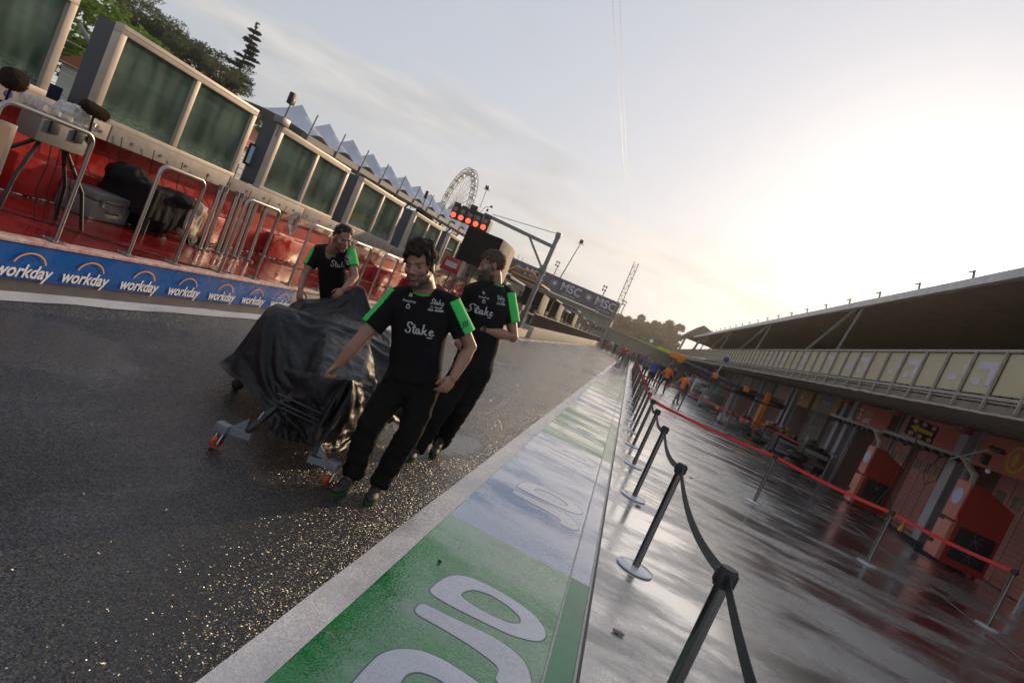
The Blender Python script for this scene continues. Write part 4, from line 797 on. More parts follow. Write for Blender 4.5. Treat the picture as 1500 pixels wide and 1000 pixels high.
# garage fronts
P('garage_wall', MB().box((9.78,YA,0),(10.4,YB,3.4)), mat('dim_red_brown_wall', (.22,.10,.08), .8, var=(.16,.08,.06), vscale=1), t, True, sm=False)
PY = [9.4, 17.75, 25.75, 26.75, 34.3, 35.3, 42.6, 50.6, 51.6, 59, 67, 75, 83]
for y in PY: P('pillar', MB().box((8.80,y-.05,0),(8.84,y+.33,3.34)).box((8.84,y+.10,0),(9.16,y+.17,3.34)).box((9.16,y-.05,0),(9.20,y+.33,3.34)), M_PIL, t, True, sm=False)
doors = [(10.3,13.6),(14.0,17.4),(18.6,21.7),(22.3,25.3),(27.6,30.4),(31,34.0)]
for i, (a, b) in enumerate(doors):
    m = M_DOOR if i < 4 else M_SGRY
    d = P('garage_door', MB().box((9.70,a,0.02),(9.76,b,2.62)), m, t, True, sm=False); w_ = (b-a)/5; mb = MB(); jb = MB()
    for k in range(5): q = P('door_window', MB().bbox((9.685,a+k*w_+.16,1.80),(9.70,a+k*w_+w_-.16,2.12),.02), M_WIN, t, True); q.parent = d; jb.box((9.694,a+k*w_-.008,.05),(9.70,a+k*w_+.008,2.6))
    for z in [.15+.13*q for q in range(12)]: jb.box((9.695,a,z),(9.70,b,z+.006))
    q = P('door_seam', jb, mat('door_seam_dark', (.10,.03,.025), .7) if i == 0 else bpy.data.materials['door_seam_dark'], t, True, sm=False); q.parent = d
    if i >= 4: pass
    P('door_jamb', MB().beam((9.0,a-.25,0),(9.0,a-.25,3.34),.10,.08), M_CHR if i % 2 else M_PIL, t, True, sm=False); P('door_jamb', MB().beam((9.0,b+.12,0),(9.0,b+.12,3.34),.06,.08), M_PIL, t, True, sm=False)
def front_sign(a, b, m, label, txts=(), z0=2.46, z1=3.30):
    t = T('garage_sign', label, 'sign', (8.95,a,z0), group='signs above the garages'); P('panel', MB().bbox((8.93,a,z0),(8.99,b,z1),.008), m, t, True)
    for s, size, y, z, mm in txts: mb = text_mb(s, size, 0, 0, .012); place(mb, (8.925,y,z),(0,-1,0),(0,0,1)); P('lettering', mb, mm, t, True, sm=False)
    return t
M_PINKP = mat('pale_pink_print', (.55,.40,.36), .6)
s = front_sign(22.8,26.05,M_SIGN,'red sign with white 55 above the garage farther from the lens',(('55',.62,25.55,2.88,M_WHT),('CARLOS',.2,24.6,3.0,M_PINKP),('SAINZ',.24,24.6,2.72,M_WHT)))
s = front_sign(18.35,21.65,M_SIGN,'red sign with white 16 behind the yellow arrow board',(('16',.6,21.25,2.86,M_WHT),('CHARLES',.2,20.2,3.0,M_PINKP),('LECLERC',.22,20.2,2.72,M_WHT)))
s = front_sign(13.6,17.3,M_SIGN,'red sign with a yellow upright oval near the right photo edge')
P('emblem', MB().cyl((8.93,15.9,2.86),(8.915,15.9,2.86),.001,n=3), M_ORG, s, True)
def disc(c, ry, rz, X, m, par, th=.008, nm='emblem'):
    vs = [(X,c[0]+ry*math.cos(2*PI*k/28),c[1]+rz*math.sin(2*PI*k/28)) for k in range(28)]; mb = MB(); mb.add(vs+[(X-th,v[1],v[2]) for v in vs], [tuple(range(28,56))]+[(k,(k+1)%28,28+(k+1)%28,28+k) for k in range(28)]); return P(nm, mb, m, par, True, sm=False)
M_YEL = mat('yellow_print', (.62,.42,.03), .5); disc((15.75,2.86),.36,.34,8.925,M_YEL,s); disc((15.75,2.86),.25,.26,8.91,M_SIGN,s); disc((15.75,2.86),.1,.18,8.9,M_YEL,s); disc((14.9,2.86),.34,.32,8.925,mat('pale_blue_round',(.35,.42,.58),.5),s)
s = front_sign(27.9,31.3,M_SORG,'orange sign with a broad grey centre beside the double pillars'); P('grey_centre', MB().box((8.915,28.5,2.47),(8.925,30.6,3.29)), M_SGRY, s, True, sm=False)
mb = text_mb('McLaren', .30); place(mb, (8.908,29.5,2.95),(0,-1,0),(0,0,1)); P('lettering', mb, M_WHT, s, True, sm=False)
s = front_sign(31.9,33.9,M_SORG,'plain dull orange sign left of the orange and grey one',(('4',.5,33.5,2.88,M_WHT),)); s = front_sign(36.0,39.2,mat('tan_sign',(.36,.24,.15),.6),'tan sign farther along the garage row')
s = front_sign(39.9,42.3,M_SGRY,'grey sign beyond the tan sign'); s = front_sign(43.3,46.5,M_SGRY,'farther grey sign in the garage row'); s = front_sign(47,50.3,mat('pale_sign',(.35,.34,.31),.6),'pale sign in the garage row'); s = front_sign(52,55,M_SGRY,'dim grey sign far down the garage row')
for i, (y, nm) in enumerate(((26.4,'left'),(22.05,'middle'),(17.85,'near'))):
    t2 = T('corner_lamp', ['red lamp box at the top of the double pillars','red lamp box between the two numbered signs','larger red lamp box on the nearest grey pillar'][i], 'lamp box', (8.7,y,3.1)); P('box', MB().bbox((8.62,y-.28,3.12),(8.80,y+.28,3.34),.02), mat('dark_red_box',(.25,.03,.03),.5) if i == 0 else bpy.data.materials['dark_red_box'], t2, True); mb = text_mb('F1', .16, .2); place(mb, (8.612,y,3.23),(0,-1,0),(0,0,1)); P('lettering', mb, M_PINKP, t2, True, sm=False)
# red equipment towers with swinging overhead rails
M_CARTR = mat('deep_red_paint', (.30,.018,.012), .42, coat=.3); M_CARTP = mat('sky_lit_red_paint', (.52,.16,.12), .4)  # second red is the cabinet red with sky light mixed into its colour
def tower(x0, x1, y0, y1, h, label, rail_end):
    t = T('equipment_tower', label, 'cabinet', (x0,y0,0), group='red equipment towers at the garages')
    prof = [(x0+.06,.06),(x1,.06),(x1,h-.28),(x0+.25,h),(x0+.02,h),(x0-.02,h*.6),(x0+.06,h*.52)]
    P('cabinet', MB().prism(prof, lambda u,v,q: Vector((u,q,v)), y0, y1), M_CARTR, t, True, sm=False)
    P('front_panel', MB().bbox((x0-.05,y0+.02,.08),(x0+.06,y1-.02,h*.5),.015).bbox((x0-.035,y0+.02,h*.53),(x0+.05,y1-.02,h-.02),.015), M_CARTP, t, True)
    for z in (h*.22, h*.38, h*.62): 
        pass
    disc(((y0+y1)/2,h*.80),.20,.20,x0-.036,mat('oval_logo_blue',(.42,.48,.66),.4) if 'oval_logo_blue' not in bpy.data.materials else bpy.data.materials['oval_logo_blue'],t,nm='logo')
    for z in (.35,.95): P('handle', MB().box((x0-.062,y0+.35,z),(x0-.051,y0+.55,z+.1)), M_DARK, t, True, sm=False)
    for c in (.78,.42): 
        o = P('fan_vent', MB().cyl(((x0+x1)/2+.03,y0-.004,c),((x0+x1)/2+.03,y0-.03,c),.19,n=20).bbox((x0+.14,y0-.02,c-.2),(x1-.08,y0-.002,c+.2),.02), M_BLKP, t, True)
        g_ = MB()
        for k in range(6): a = 2*PI*k/6; g_.beam(((x0+x1)/2+.03,y0-.035,c),((x0+x1)/2+.03+.17*math.cos(a),y0-.035,c+.17*math.sin(a)),.02,.01)
        q = P('fan_blade', g_, M_DST, t, True); q.parent = o
    for dx in (.1, x1-x0-.1):
        for yy in (y0+.12, y1-.12): P('castor', MB().cyl((x0+dx-.03,yy,.06),(x0+dx+.03,yy,.06),.055,n=12), M_BLKP, t, True)
    P('bracket', MB().tube([(x0+.1,(y0+y1)/2,h),(x0+.1,(y0+y1)/2,h+.18),(x0+.18,y0+.8,h+.32),(x0+.22,y0+1.2,h+.48)], .07, n=8), mat('pale_grey_bracket',(.40,.37,.33),.5) if 'pale_grey_bracket' not in bpy.data.materials else bpy.data.materials['pale_grey_bracket'], t, True)
    mb = MB().beam((x0+.22,y0+.9,h+.48),(x0+.1,rail_end,h+.52),.08,.10); P('overhead_rail', mb, M_PIL, t, True, sm=False); rr = random.Random(int(y0)); 
    hz = MB()
    for k in range(9): y = y0+1.4+(rail_end-y0-1.6)*k/8; hz.tube([(x0+.15,y,h+.45),(x0+.10,y+.15,h+.30+.1*rr.random()),(x0+.12,y+.32,h+.45)],.025,n=5); hz.bbox((x0+.05,y-.08,h+.36),(x0+.22,y+.08,h+.47),.01)
    P('hose', hz, M_BLKP, t, True)
    P('cable_drop', MB().tube([(x0+.12,y0+2,h+.4),(x0-.05,y0+2.1,h*.9),(x0+.05,y0+2.0,h*.75),(x0+.15,y0+1.8,h*.86),(x0+.12,y0+1.7,h+.38)],.012,n=5), M_BLKP, t, True)
    mb = text_mb('FERRARI' , .13, .25); place(mb, (x0+.05,y0+3.2,h+.58),(0,-1,0),(0,0,1)); P('lettering', mb, M_WHT, t, True, sm=False)
tower(7.85,8.75,19.95,20.5,1.92,'red equipment tower left of the nearest grey pillar, under the 16 sign',25.2)
tower(8.15,9.15,15.35,15.95,1.98,'red equipment tower closest to the right photo edge',21.0)
t = T('floor_hose', 'tangle of black hoses at the foot of the red towers', 'hose', (8,18,0)); mb = MB(); rr = random.Random(2)
for k in range(5):
    pts = [(7.9+.5*rr.random()+.1*k, 15+q*.8+.3*rr.random(), .035) for q in range(8)]; mb.tube(pts, .03, n=6)
P('hose', mb, M_BLKP, t, True)
# arrow board on tripod
t = T('arrow_board', 'black lamp board with a yellow arrow pointing left, on a thin tripod', 'signal', (7.75,18,0)); c = Vector((7.86,18,2.78))
P('board', MB().bbox(c+Vector((-.36,-.03,-.25)), c+Vector((.36,.03,.25)), .015), M_BLKP, t, True)
ar = [(-.30,0),(-.12,.12),(-.12,.055),(.27,.055),(.27,-.055),(-.12,-.055),(-.12,-.12)]; P('arrow', MB().prism([(a,b) for a,b in ar], lambda u,v,q: Vector((c.x+u,q,c.z+v)), 17.955, 17.965), M_YEL, t, True, sm=False)
for dx in (-.23,0,.24):
    for dz in (-.17,.17): P('lamp', MB().cyl(c+Vector((dx,-.03,dz)), c+Vector((dx,-.05,dz)), .058, n=16), mat('pinkish_lens',(.55,.36,.33),.3) if 'pinkish_lens' not in bpy.data.materials else bpy.data.materials['pinkish_lens'], t, True)
P('stem', MB().cyl(c+Vector((0,0,-.25)), (7.80,18,1.2), .017, n=8).cyl((7.80,18,1.25),(7.78,18,.5),.022,n=8), M_BLKP, t, True)
for a in (90,210,330): P('leg', MB().tube([(7.79,18,1.0),(7.79+.45*math.cos(R(a)),18+.45*math.sin(R(a)),.02)],.014,n=6), M_BLKP, t, True)
# camera arm
t = T('arm_camera', 'thin grey arm holding a small black camera above the nearer overhead rail', 'camera', tuple(atX(1390,670,7.9))); P('arm', MB().tube([atX(1392,672,7.9), atX(1425,664,7.9), atX(1452,658,7.9)],.018,n=6), M_CHR, t, True); P('camera_head', MB().cyl(atX(1452,656,7.9), atX(1470,662,7.9), .06, n=12).bbox(atX(1443,672,7.9)-Vector((.07,.07,.12)), atX(1443,672,7.9)+Vector((.07,.07,.12)), .02), M_BLKP, t, True); P('knob', MB().ell(atX(1447,690,7.9),(.05,.05,.05)), M_WHT, t, True)
t = T('orange_cone', 'tiny orange cone at the foot of the nearest grey pillar', 'cone', (8.6,18.2,0)); P('cone', MB().cyl((8.6,18.25,.01),(8.6,18.25,.32),.10,.02,n=12).box((8.48,18.13,0),(8.72,18.37,.012)), M_ORG, t, True)
# orange uprights, boom
M_PAP = mat('papaya_paint', (.80,.22,.01), .45); M_PURP = mat('dark_violet_boom', (.035,.028,.07), .45)
for i, (p0, p1, w_) in enumerate(((atZ(1098,638),(0,0,0),.3),(atZ(1203,693),(0,0,0),.34))):
    x, y = p0.x, p0.y; t = T('orange_upright', ['tall padded orange upright at the end of the violet boom','orange upright beside the double grey pillars'][i], 'upright', (x,y,0), group='padded orange uprights')
    P('pad', MB().bbox((x-w_/2,y-.12,.12),(x+w_/2,y+.12,1.75 if i == 0 else 1.35),.06), M_PAP, t, True); P('seam', MB().box((x-.01,y-.125,.3),(x+.01,y-.119,1.6 if i == 0 else 1.2)), M_BLKP, t, True, sm=False)
    if i == 0: P('upper_pad', MB().bbox((x-.13,y-.1,1.85),(x+.15,y+.1,2.45),.05), M_PAP, t, True)
    P('foot', MB().bbox((x-.25,y-.2,.0),(x+.25,y+.2,.06),.01).cyl((x,y,.06),(x,y,.2),.05), M_BLKP, t, True)
t = T('overhead_boom', 'long dark violet boom with orange joints reaching out over the apron', 'boom', (5,33,2)); P('beam', MB().tube([(2.7,33,2.14),(8.3,33.2,2.06)],.10,n=12), M_PURP, t, True)
for x in (2.55,4.5,6.2): P('joint', MB().bbox((x-.13,32.85,2.0),(x+.13,33.15,2.28),.04), M_PAP, t, True)
P('end_box', MB().bbox((2.0,32.8,2.1),(2.75,33.2,2.45),.06), M_PAP, t, True); P('end_light', MB().bbox((1.2,32.85,2.2),(1.98,33.15,2.36),.03), mat('lime_panel',(.45,.55,.03),.4), t, True)
P('under_cable', MB().tube([(2.7,33,2.0),(3.8,33,1.80),(5.2,33,1.72),(7,33,1.8),(8.2,33,1.95)],.05,n=6), M_BLKP, t, True)
c = atY(1064,526,32); t = T('blue_probe', 'navy ball on a pale blue rod standing on the boom', 'sensor', tuple(c)); P('ball', MB().ell(c,(.16,.16,.16),n=8,m=6), mat('navy_ball',(.05,.05,.16),.4), t, True); P('rod', MB().cyl(c, atY(1049,548,32), .03), mat('pale_blue_rod',(.35,.38,.5),.4), t, True)
t = T('teal_flag', 'curved teal feather banner beside the black frames', 'banner', tuple(atZ(1034,594))); b_ = atZ(1034,594); pr = [(0,0),(.28,.1),(.34,.9),(.22,1.6),(.10,2.1),(.04,2.1),(.02,1.4),(-.02,.7)]; P('sail', MB().prism(pr, lambda u,v,q: Vector((b_.x+u,b_.y+q,v)), 0, .02), mat('teal_cloth',(.06,.30,.26),.6), t, True, sm=False); P('base', MB().bbox((b_.x-.2,b_.y-.2,0),(b_.x+.4,b_.y+.2,.06),.01), M_BLKP, t, True)
# dark equipment clutter: trolleys with wheels, racks, tyres, jacks
def cart(px, py, w_, d_, h, m, label, extra=0):
    p = atZ(px, py); t = T('equipment_cart', label, 'cart', (p.x,p.y,0)); x, y = p.x, p.y
    P('body', MB().bbox((x-w_/2,y-d_/2,.14),(x+w_/2,y+d_/2,h),.03), m, t, True); P('handle', MB().tube([(x-w_/2,y-d_/2,h*.8),(x-w_/2-.1,y-d_/2-.12,h+.1),(x+w_/2+.1,y-d_/2-.12,h+.1),(x+w_/2,y-d_/2,h*.8)],.02,n=6), M_CHR, t, True)
    for dx in (-.4,.4):
        for dy in (-.4,.4): P('wheel', MB().cyl((x+dx*w_-.03,y+dy*d_,.08),(x+dx*w_+.03,y+dy*d_,.08),.08,n=12), M_BLKP, t, True)
    mb = MB(); rr = random.Random(int(px*3+py))
    for k in range(4): z = .2+k*(h-.3)/4; P('drawer_front', MB().bbox((x-w_*.44,y-d_/2-.03,z),(x+w_*(.44 if k % 2 else .1),y-d_/2-.002,z+(h-.3)/4.6),.004), [M_GRY,M_CHR,M_DST][(extra+k) % 3], t, True)
    mb = MB()
    for k in range(5): a = x+(-.42+.18*k)*w_; P('tool', MB().bbox((a,y-.25*d_,h+.002),(a+rr.uniform(.06,.14)*w_,y+.3*d_,h+rr.uniform(.08,.3)),.01), [M_BLKP,M_CHR,M_PAP,M_DST][(extra+k*k) % 4], t, True)
cart(1150,672,1.5,.9,.85,M_BLKP,'long black cart right of the tall orange upright',0); cart(1072,628,1.6,.9,.5,M_DST,'low dark trolley in front of the black canopy',1); cart(1178,690,1.0,.8,1.0,M_BLKP,'black cart beside the lower orange upright',3)
cart(1016,584,1.0,.8,1.6,mat('white_cabinet',(.5,.5,.48),.5),'white cabinet behind the far red belt',1); cart(1125,655,1.2,.8,.95,M_BLKP,'black tool cart behind the tall orange upright',2); cart(1035,600,1.3,.8,1.2,M_DST,'dark rack beside the white cabinet',2); cart(1090,632,.9,.7,.8,M_BLKP,'small dark cart near the orange lamp',0)
p = atZ(1085,618); t = T('black_canopy', 'black pop-up canopy over equipment in front of the garages', 'canopy', (p.x+.5,p.y+1,0)); x, y = p.x+.3, p.y+1.5; P('canopy_top', MB().prism([(-1.3,1.75),(1.3,1.75),(1.2,2.0),(0,2.45),(-1.2,2.0)], lambda u,v,q: Vector((x+u,y+q,v)), -1.2, 1.2), M_BLF, t, True, sm=False)
for dx in (-1.2,1.2):
    for dy in (-1.1,1.1): P('leg', MB().cyl((x+dx,y+dy,0),(x+dx,y+dy,1.75),.03,n=8), M_CHR, t, True)
def tyres(px, py, n_, label):
    p = atZ(px, py); t = T('tyre_stack', label, 'tyres', (p.x,p.y,0), group='stacked tyres by the garages')
    for k in range(n_): o = P('tyre', MB().tube([(p.x+.24*math.cos(a),p.y+.24*math.sin(a),.16+.32*k) for a in [2*PI*i/20 for i in range(21)]],.15,n=8), M_BLKP, t, True)
tyres(1160,684,2,'pair of stacked tyres under the tan sign'); tyres(1140,662,3,'stack of three tyres behind the tall orange upright'); tyres(1110,648,2,'short tyre stack left of the tall orange upright')
p = atZ(1047,607); t = T('orange_light', 'small orange lamp on a silver dolly at the edge of the black canopy', 'lamp', (p.x,p.y,0)); P('lamp', MB().ell((p.x,p.y,.42),(.14,.14,.12)), M_PAP, t, True); P('dolly', MB().bbox((p.x-.3,p.y-.25,.08),(p.x+.3,p.y+.25,.14),.01).cyl((p.x,p.y,.14),(p.x,p.y,.34),.03), M_CHR, t, True)
for q in (-.22,.22): P('castor', MB().cyl((p.x+q-.02,p.y-.18,.05),(p.x+q+.02,p.y-.18,.05),.045,n=10), M_BLKP, t, True)
# gabled pavilion at the far end
t = T('gabled_pavilion', 'gabled pavilion roof on columns at the far end of the pit building', 'building', (9,95,0)); gx = 9.2
pr = [(-3.4,6.25),(-3.4,6.0),(0,7.9),(4.6,6.0),(4.6,6.4),(-.6,9.0)]
P('roof', MB().prism([(5.75,6.15),(5.75,5.75),(8.2,7.6),(12.0,7.2),(12.6,7.9),(8.15,9.1)], lambda u,v,q: Vector((u,q,v)), 92.1, 103), M_ROOFU, t, True, sm=False)
P('gable_fill', MB().prism([(6.2,6.4),(12,6.6),(12,7.6),(8.2,8.4)], lambda u,v,q: Vector((u,q,v)), 94, 94.2), mat('tan_gable',(.2,.15,.11),.8), t, True, sm=False)
P('deck', MB().box((5.8,92.1,3.0),(13,102,3.6)).box((5.9,92.2,3.6),(6.0,102,4.4)), M_SLAB, t, True, sm=False)
for x in (6.3,8.2,10.5): P('column', MB().beam((x,93,3.0),(x+.3,93,7.4),.3), M_PIL, t, True, sm=False)
P('lower_wall', MB().box((6.5,92.2,0),(13,102,3.0)), M_SLAB, t, True, sm=False)
# stanchions and belts
M_STF = mat('dark_chrome_post', (.16,.15,.145), .16, metal=1); M_BELT = mat('black_belt', (.015,.018,.02), .5, bump=.4, bscale=300, bdist=.001); M_BTEAL = mat('teal_belt_line', (.02,.25,.27), .5); M_RBELT = mat('red_belt', (.60,.02,.015), .5); M_DISC = mat('white_base_disc', (.58,.58,.60), .25, coat=.5)
def stan(x, y, label, group, sc=1, red=False, base=True):
    t = T('queue_post', label, 'post', (x,y,0), group=group)
    P('shaft', MB().tube([(0,0,.012),(0,0,.87)],.031*sc,n=20), M_STF, t)
    P('head', MB().tube([(0,0,.872),(0,0,.955),(0,0,.962)],.041*sc,n=20,rs=[.041*sc,.041*sc,.036*sc]).bbox((-.048*sc,-.014,.885),(.048*sc,.014,.945),.003).bbox((-.014,-.048*sc,.885),(.014,.048*sc,.945),.003), M_BLKP if not red else mat('red_head',(.3,.02,.02),.4) if 'red_head' not in bpy.data.materials else (bpy.data.materials['red_head'] if red else M_BLKP), t)
    P('base', MB().tube([(0,0,.005),(0,0,.016),(0,0,.024),(0,0,.028)],.17,n=32,rs=[.155,.155,.115,.05]), M_DISC, t); return t
ys = [.35, 2.72, 5.1, 7.52, 9.6, 11.5]+[13.4+1.9*i for i in range(22)]
words = ['nearest post of the row, cut by the bottom photo edge','second post of the row beside the paint strip','third post of the row beside the paint strip','fourth post, small white base on the wet apron','fifth post, where the red belt leaves the row']
g0 = 'queue posts in a row beside the paint strip'; proto = None
for i, y in enumerate(ys):
    x = .76+(.0 if i < 6 else .012*math.sin(i*2.1))
    if i == 0: t = stan(x, y, 'queue post standing behind the picture frame edge', g0)
    elif i < 6: t = stan(x, y, words[i-1], g0)
    elif proto is None: t = proto = stan(x, y, 'far dark queue post in the tightly overlapping end of the row', g0, red=True)
    else: t = copy_tree(proto); t.location = (x,y,0)
def belt(name, label, a, b, sag, h, mats, grp=None, z=.915, n_=18):
    a = Vector((a[0],a[1],z)); b = Vector((b[0],b[1],z)); mb = MB(); d = (b-a).normalized(); sd_ = d.cross(Vector((0,0,1))).normalized()
    a = a+d*.045; b = b-d*.045
    lanes = [(-h/2,-.1*h,0),(-.1*h,.1*h,1),(.1*h,h/2,0)] if len(mats) > 1 else [(-h/2,h/2,0)]
    for lo, hi, mi in lanes:
        vs = []
        for i in range(n_+1):
            u = i/n_; p = a.lerp(b,u)+Vector((0,0,-sag*4*u*(1-u))); tw = .35*sag*math.sin(PI*u)*4; o = Vector((0,0,1))*math.cos(tw)+sd_*math.sin(tw); vs += [p+o*lo+sd_*.0012, p+o*hi+sd_*.0012, p+o*lo-sd_*.0012, p+o*hi-sd_*.0012]
        fs = []
        for i in range(n_): k = 4*i; fs += [(k,k+4,k+5,k+1),(k+2,k+3,k+7,k+6),(k+1,k+5,k+7,k+3),(k,k+2,k+6,k+4)]
        mb.add(vs, fs, mi)
    o = P(name, mb, mats, None, ang=60); return tag(o, label, 'belt', grp)
for i in range(27):
    red = i >= 5
    lb = ['black belt with a teal line in the bottom right foreground','black belt with a teal line sagging between the nearest two posts','sagging black belt between the second and third posts','sagging black belt between the third and fourth posts','sagging black belt between the fourth and fifth posts'][i] if i < 5 else 'red belt strung between the far overlapping posts'
    belt('queue_belt', lb, (.76,ys[i]), (.76,ys[i+1]), .085 if i < 5 else .04, .05, [M_BELT,M_BTEAL] if not red else [M_RBELT], 'black belts of the nearest posts' if not red else 'red belts of the far posts')
g1 = 'queue posts standing out on the apron'
r1 = [(.76,11.5),(3.12,11.6),(4.83,10.72),(6.38,10.15)]
for i, (x, y) in enumerate(r1[1:]): stan(x, y, ['lone post midway along the near red belt','post on the near red belt in front of the left red tower','end post of the near red belt at the right photo edge'][i], g1, red=False)
for i in range(3): belt('queue_belt', ['near red belt, leftmost span from the row of posts','near red belt, middle span over the wet apron','near red belt, rightmost span in front of the red towers'][i], r1[i], r1[i+1], .035, .055, [M_RBELT], 'spans of the near red belt', z=.92)
r2 = [(.78,22.9)]+[(atZ(*p).x, atZ(*p).y) for p in ((993,601),(1060,633),(1121,660),(1185,694))]
for i, (x, y) in enumerate(r2[1:]): stan(x, y, ['post on the far red belt near the orange-shirted men','post on the far red belt in front of the low trolley','post on the far red belt beside the black carts','last post of the far red belt by the double pillars'][i], g1)
for i in range(4): belt('queue_belt', ['far red belt, first span behind the row of posts','far red belt, second span before the black canopy','far red belt, third span before the carts','far red belt, last span ending at the double pillars'][i], r2[i], r2[i+1], .03, .05, [M_RBELT], 'spans of the far red belt', z=.92)
# small litter on the wet apron
for i, (px, py, s, m) in enumerate(((905,928,.035,M_DST),(934,742,.03,mat('brown_leaf',(.2,.1,.05),.7)),(643,824,.012,M_BLKP),(1012,700,.02,mat('brown_leaf_dark',(.1,.05,.03),.7)))):
    p = atZ(px, py); me = union(MB().ell((p.x,p.y,.012),(s*1.3,s*.6,.01)), .004, 2); displace(me, lambda c, n_: n_*.004*noise.noise(c*90)); tag(P('litter', me, m), ['crumpled grey scrap lying in the puddle by the nearest post','brown dead leaf near the third post base','tiny dark pebble on the green paint','brown scrap on the wet apron beyond the second post'][i], 'litter')

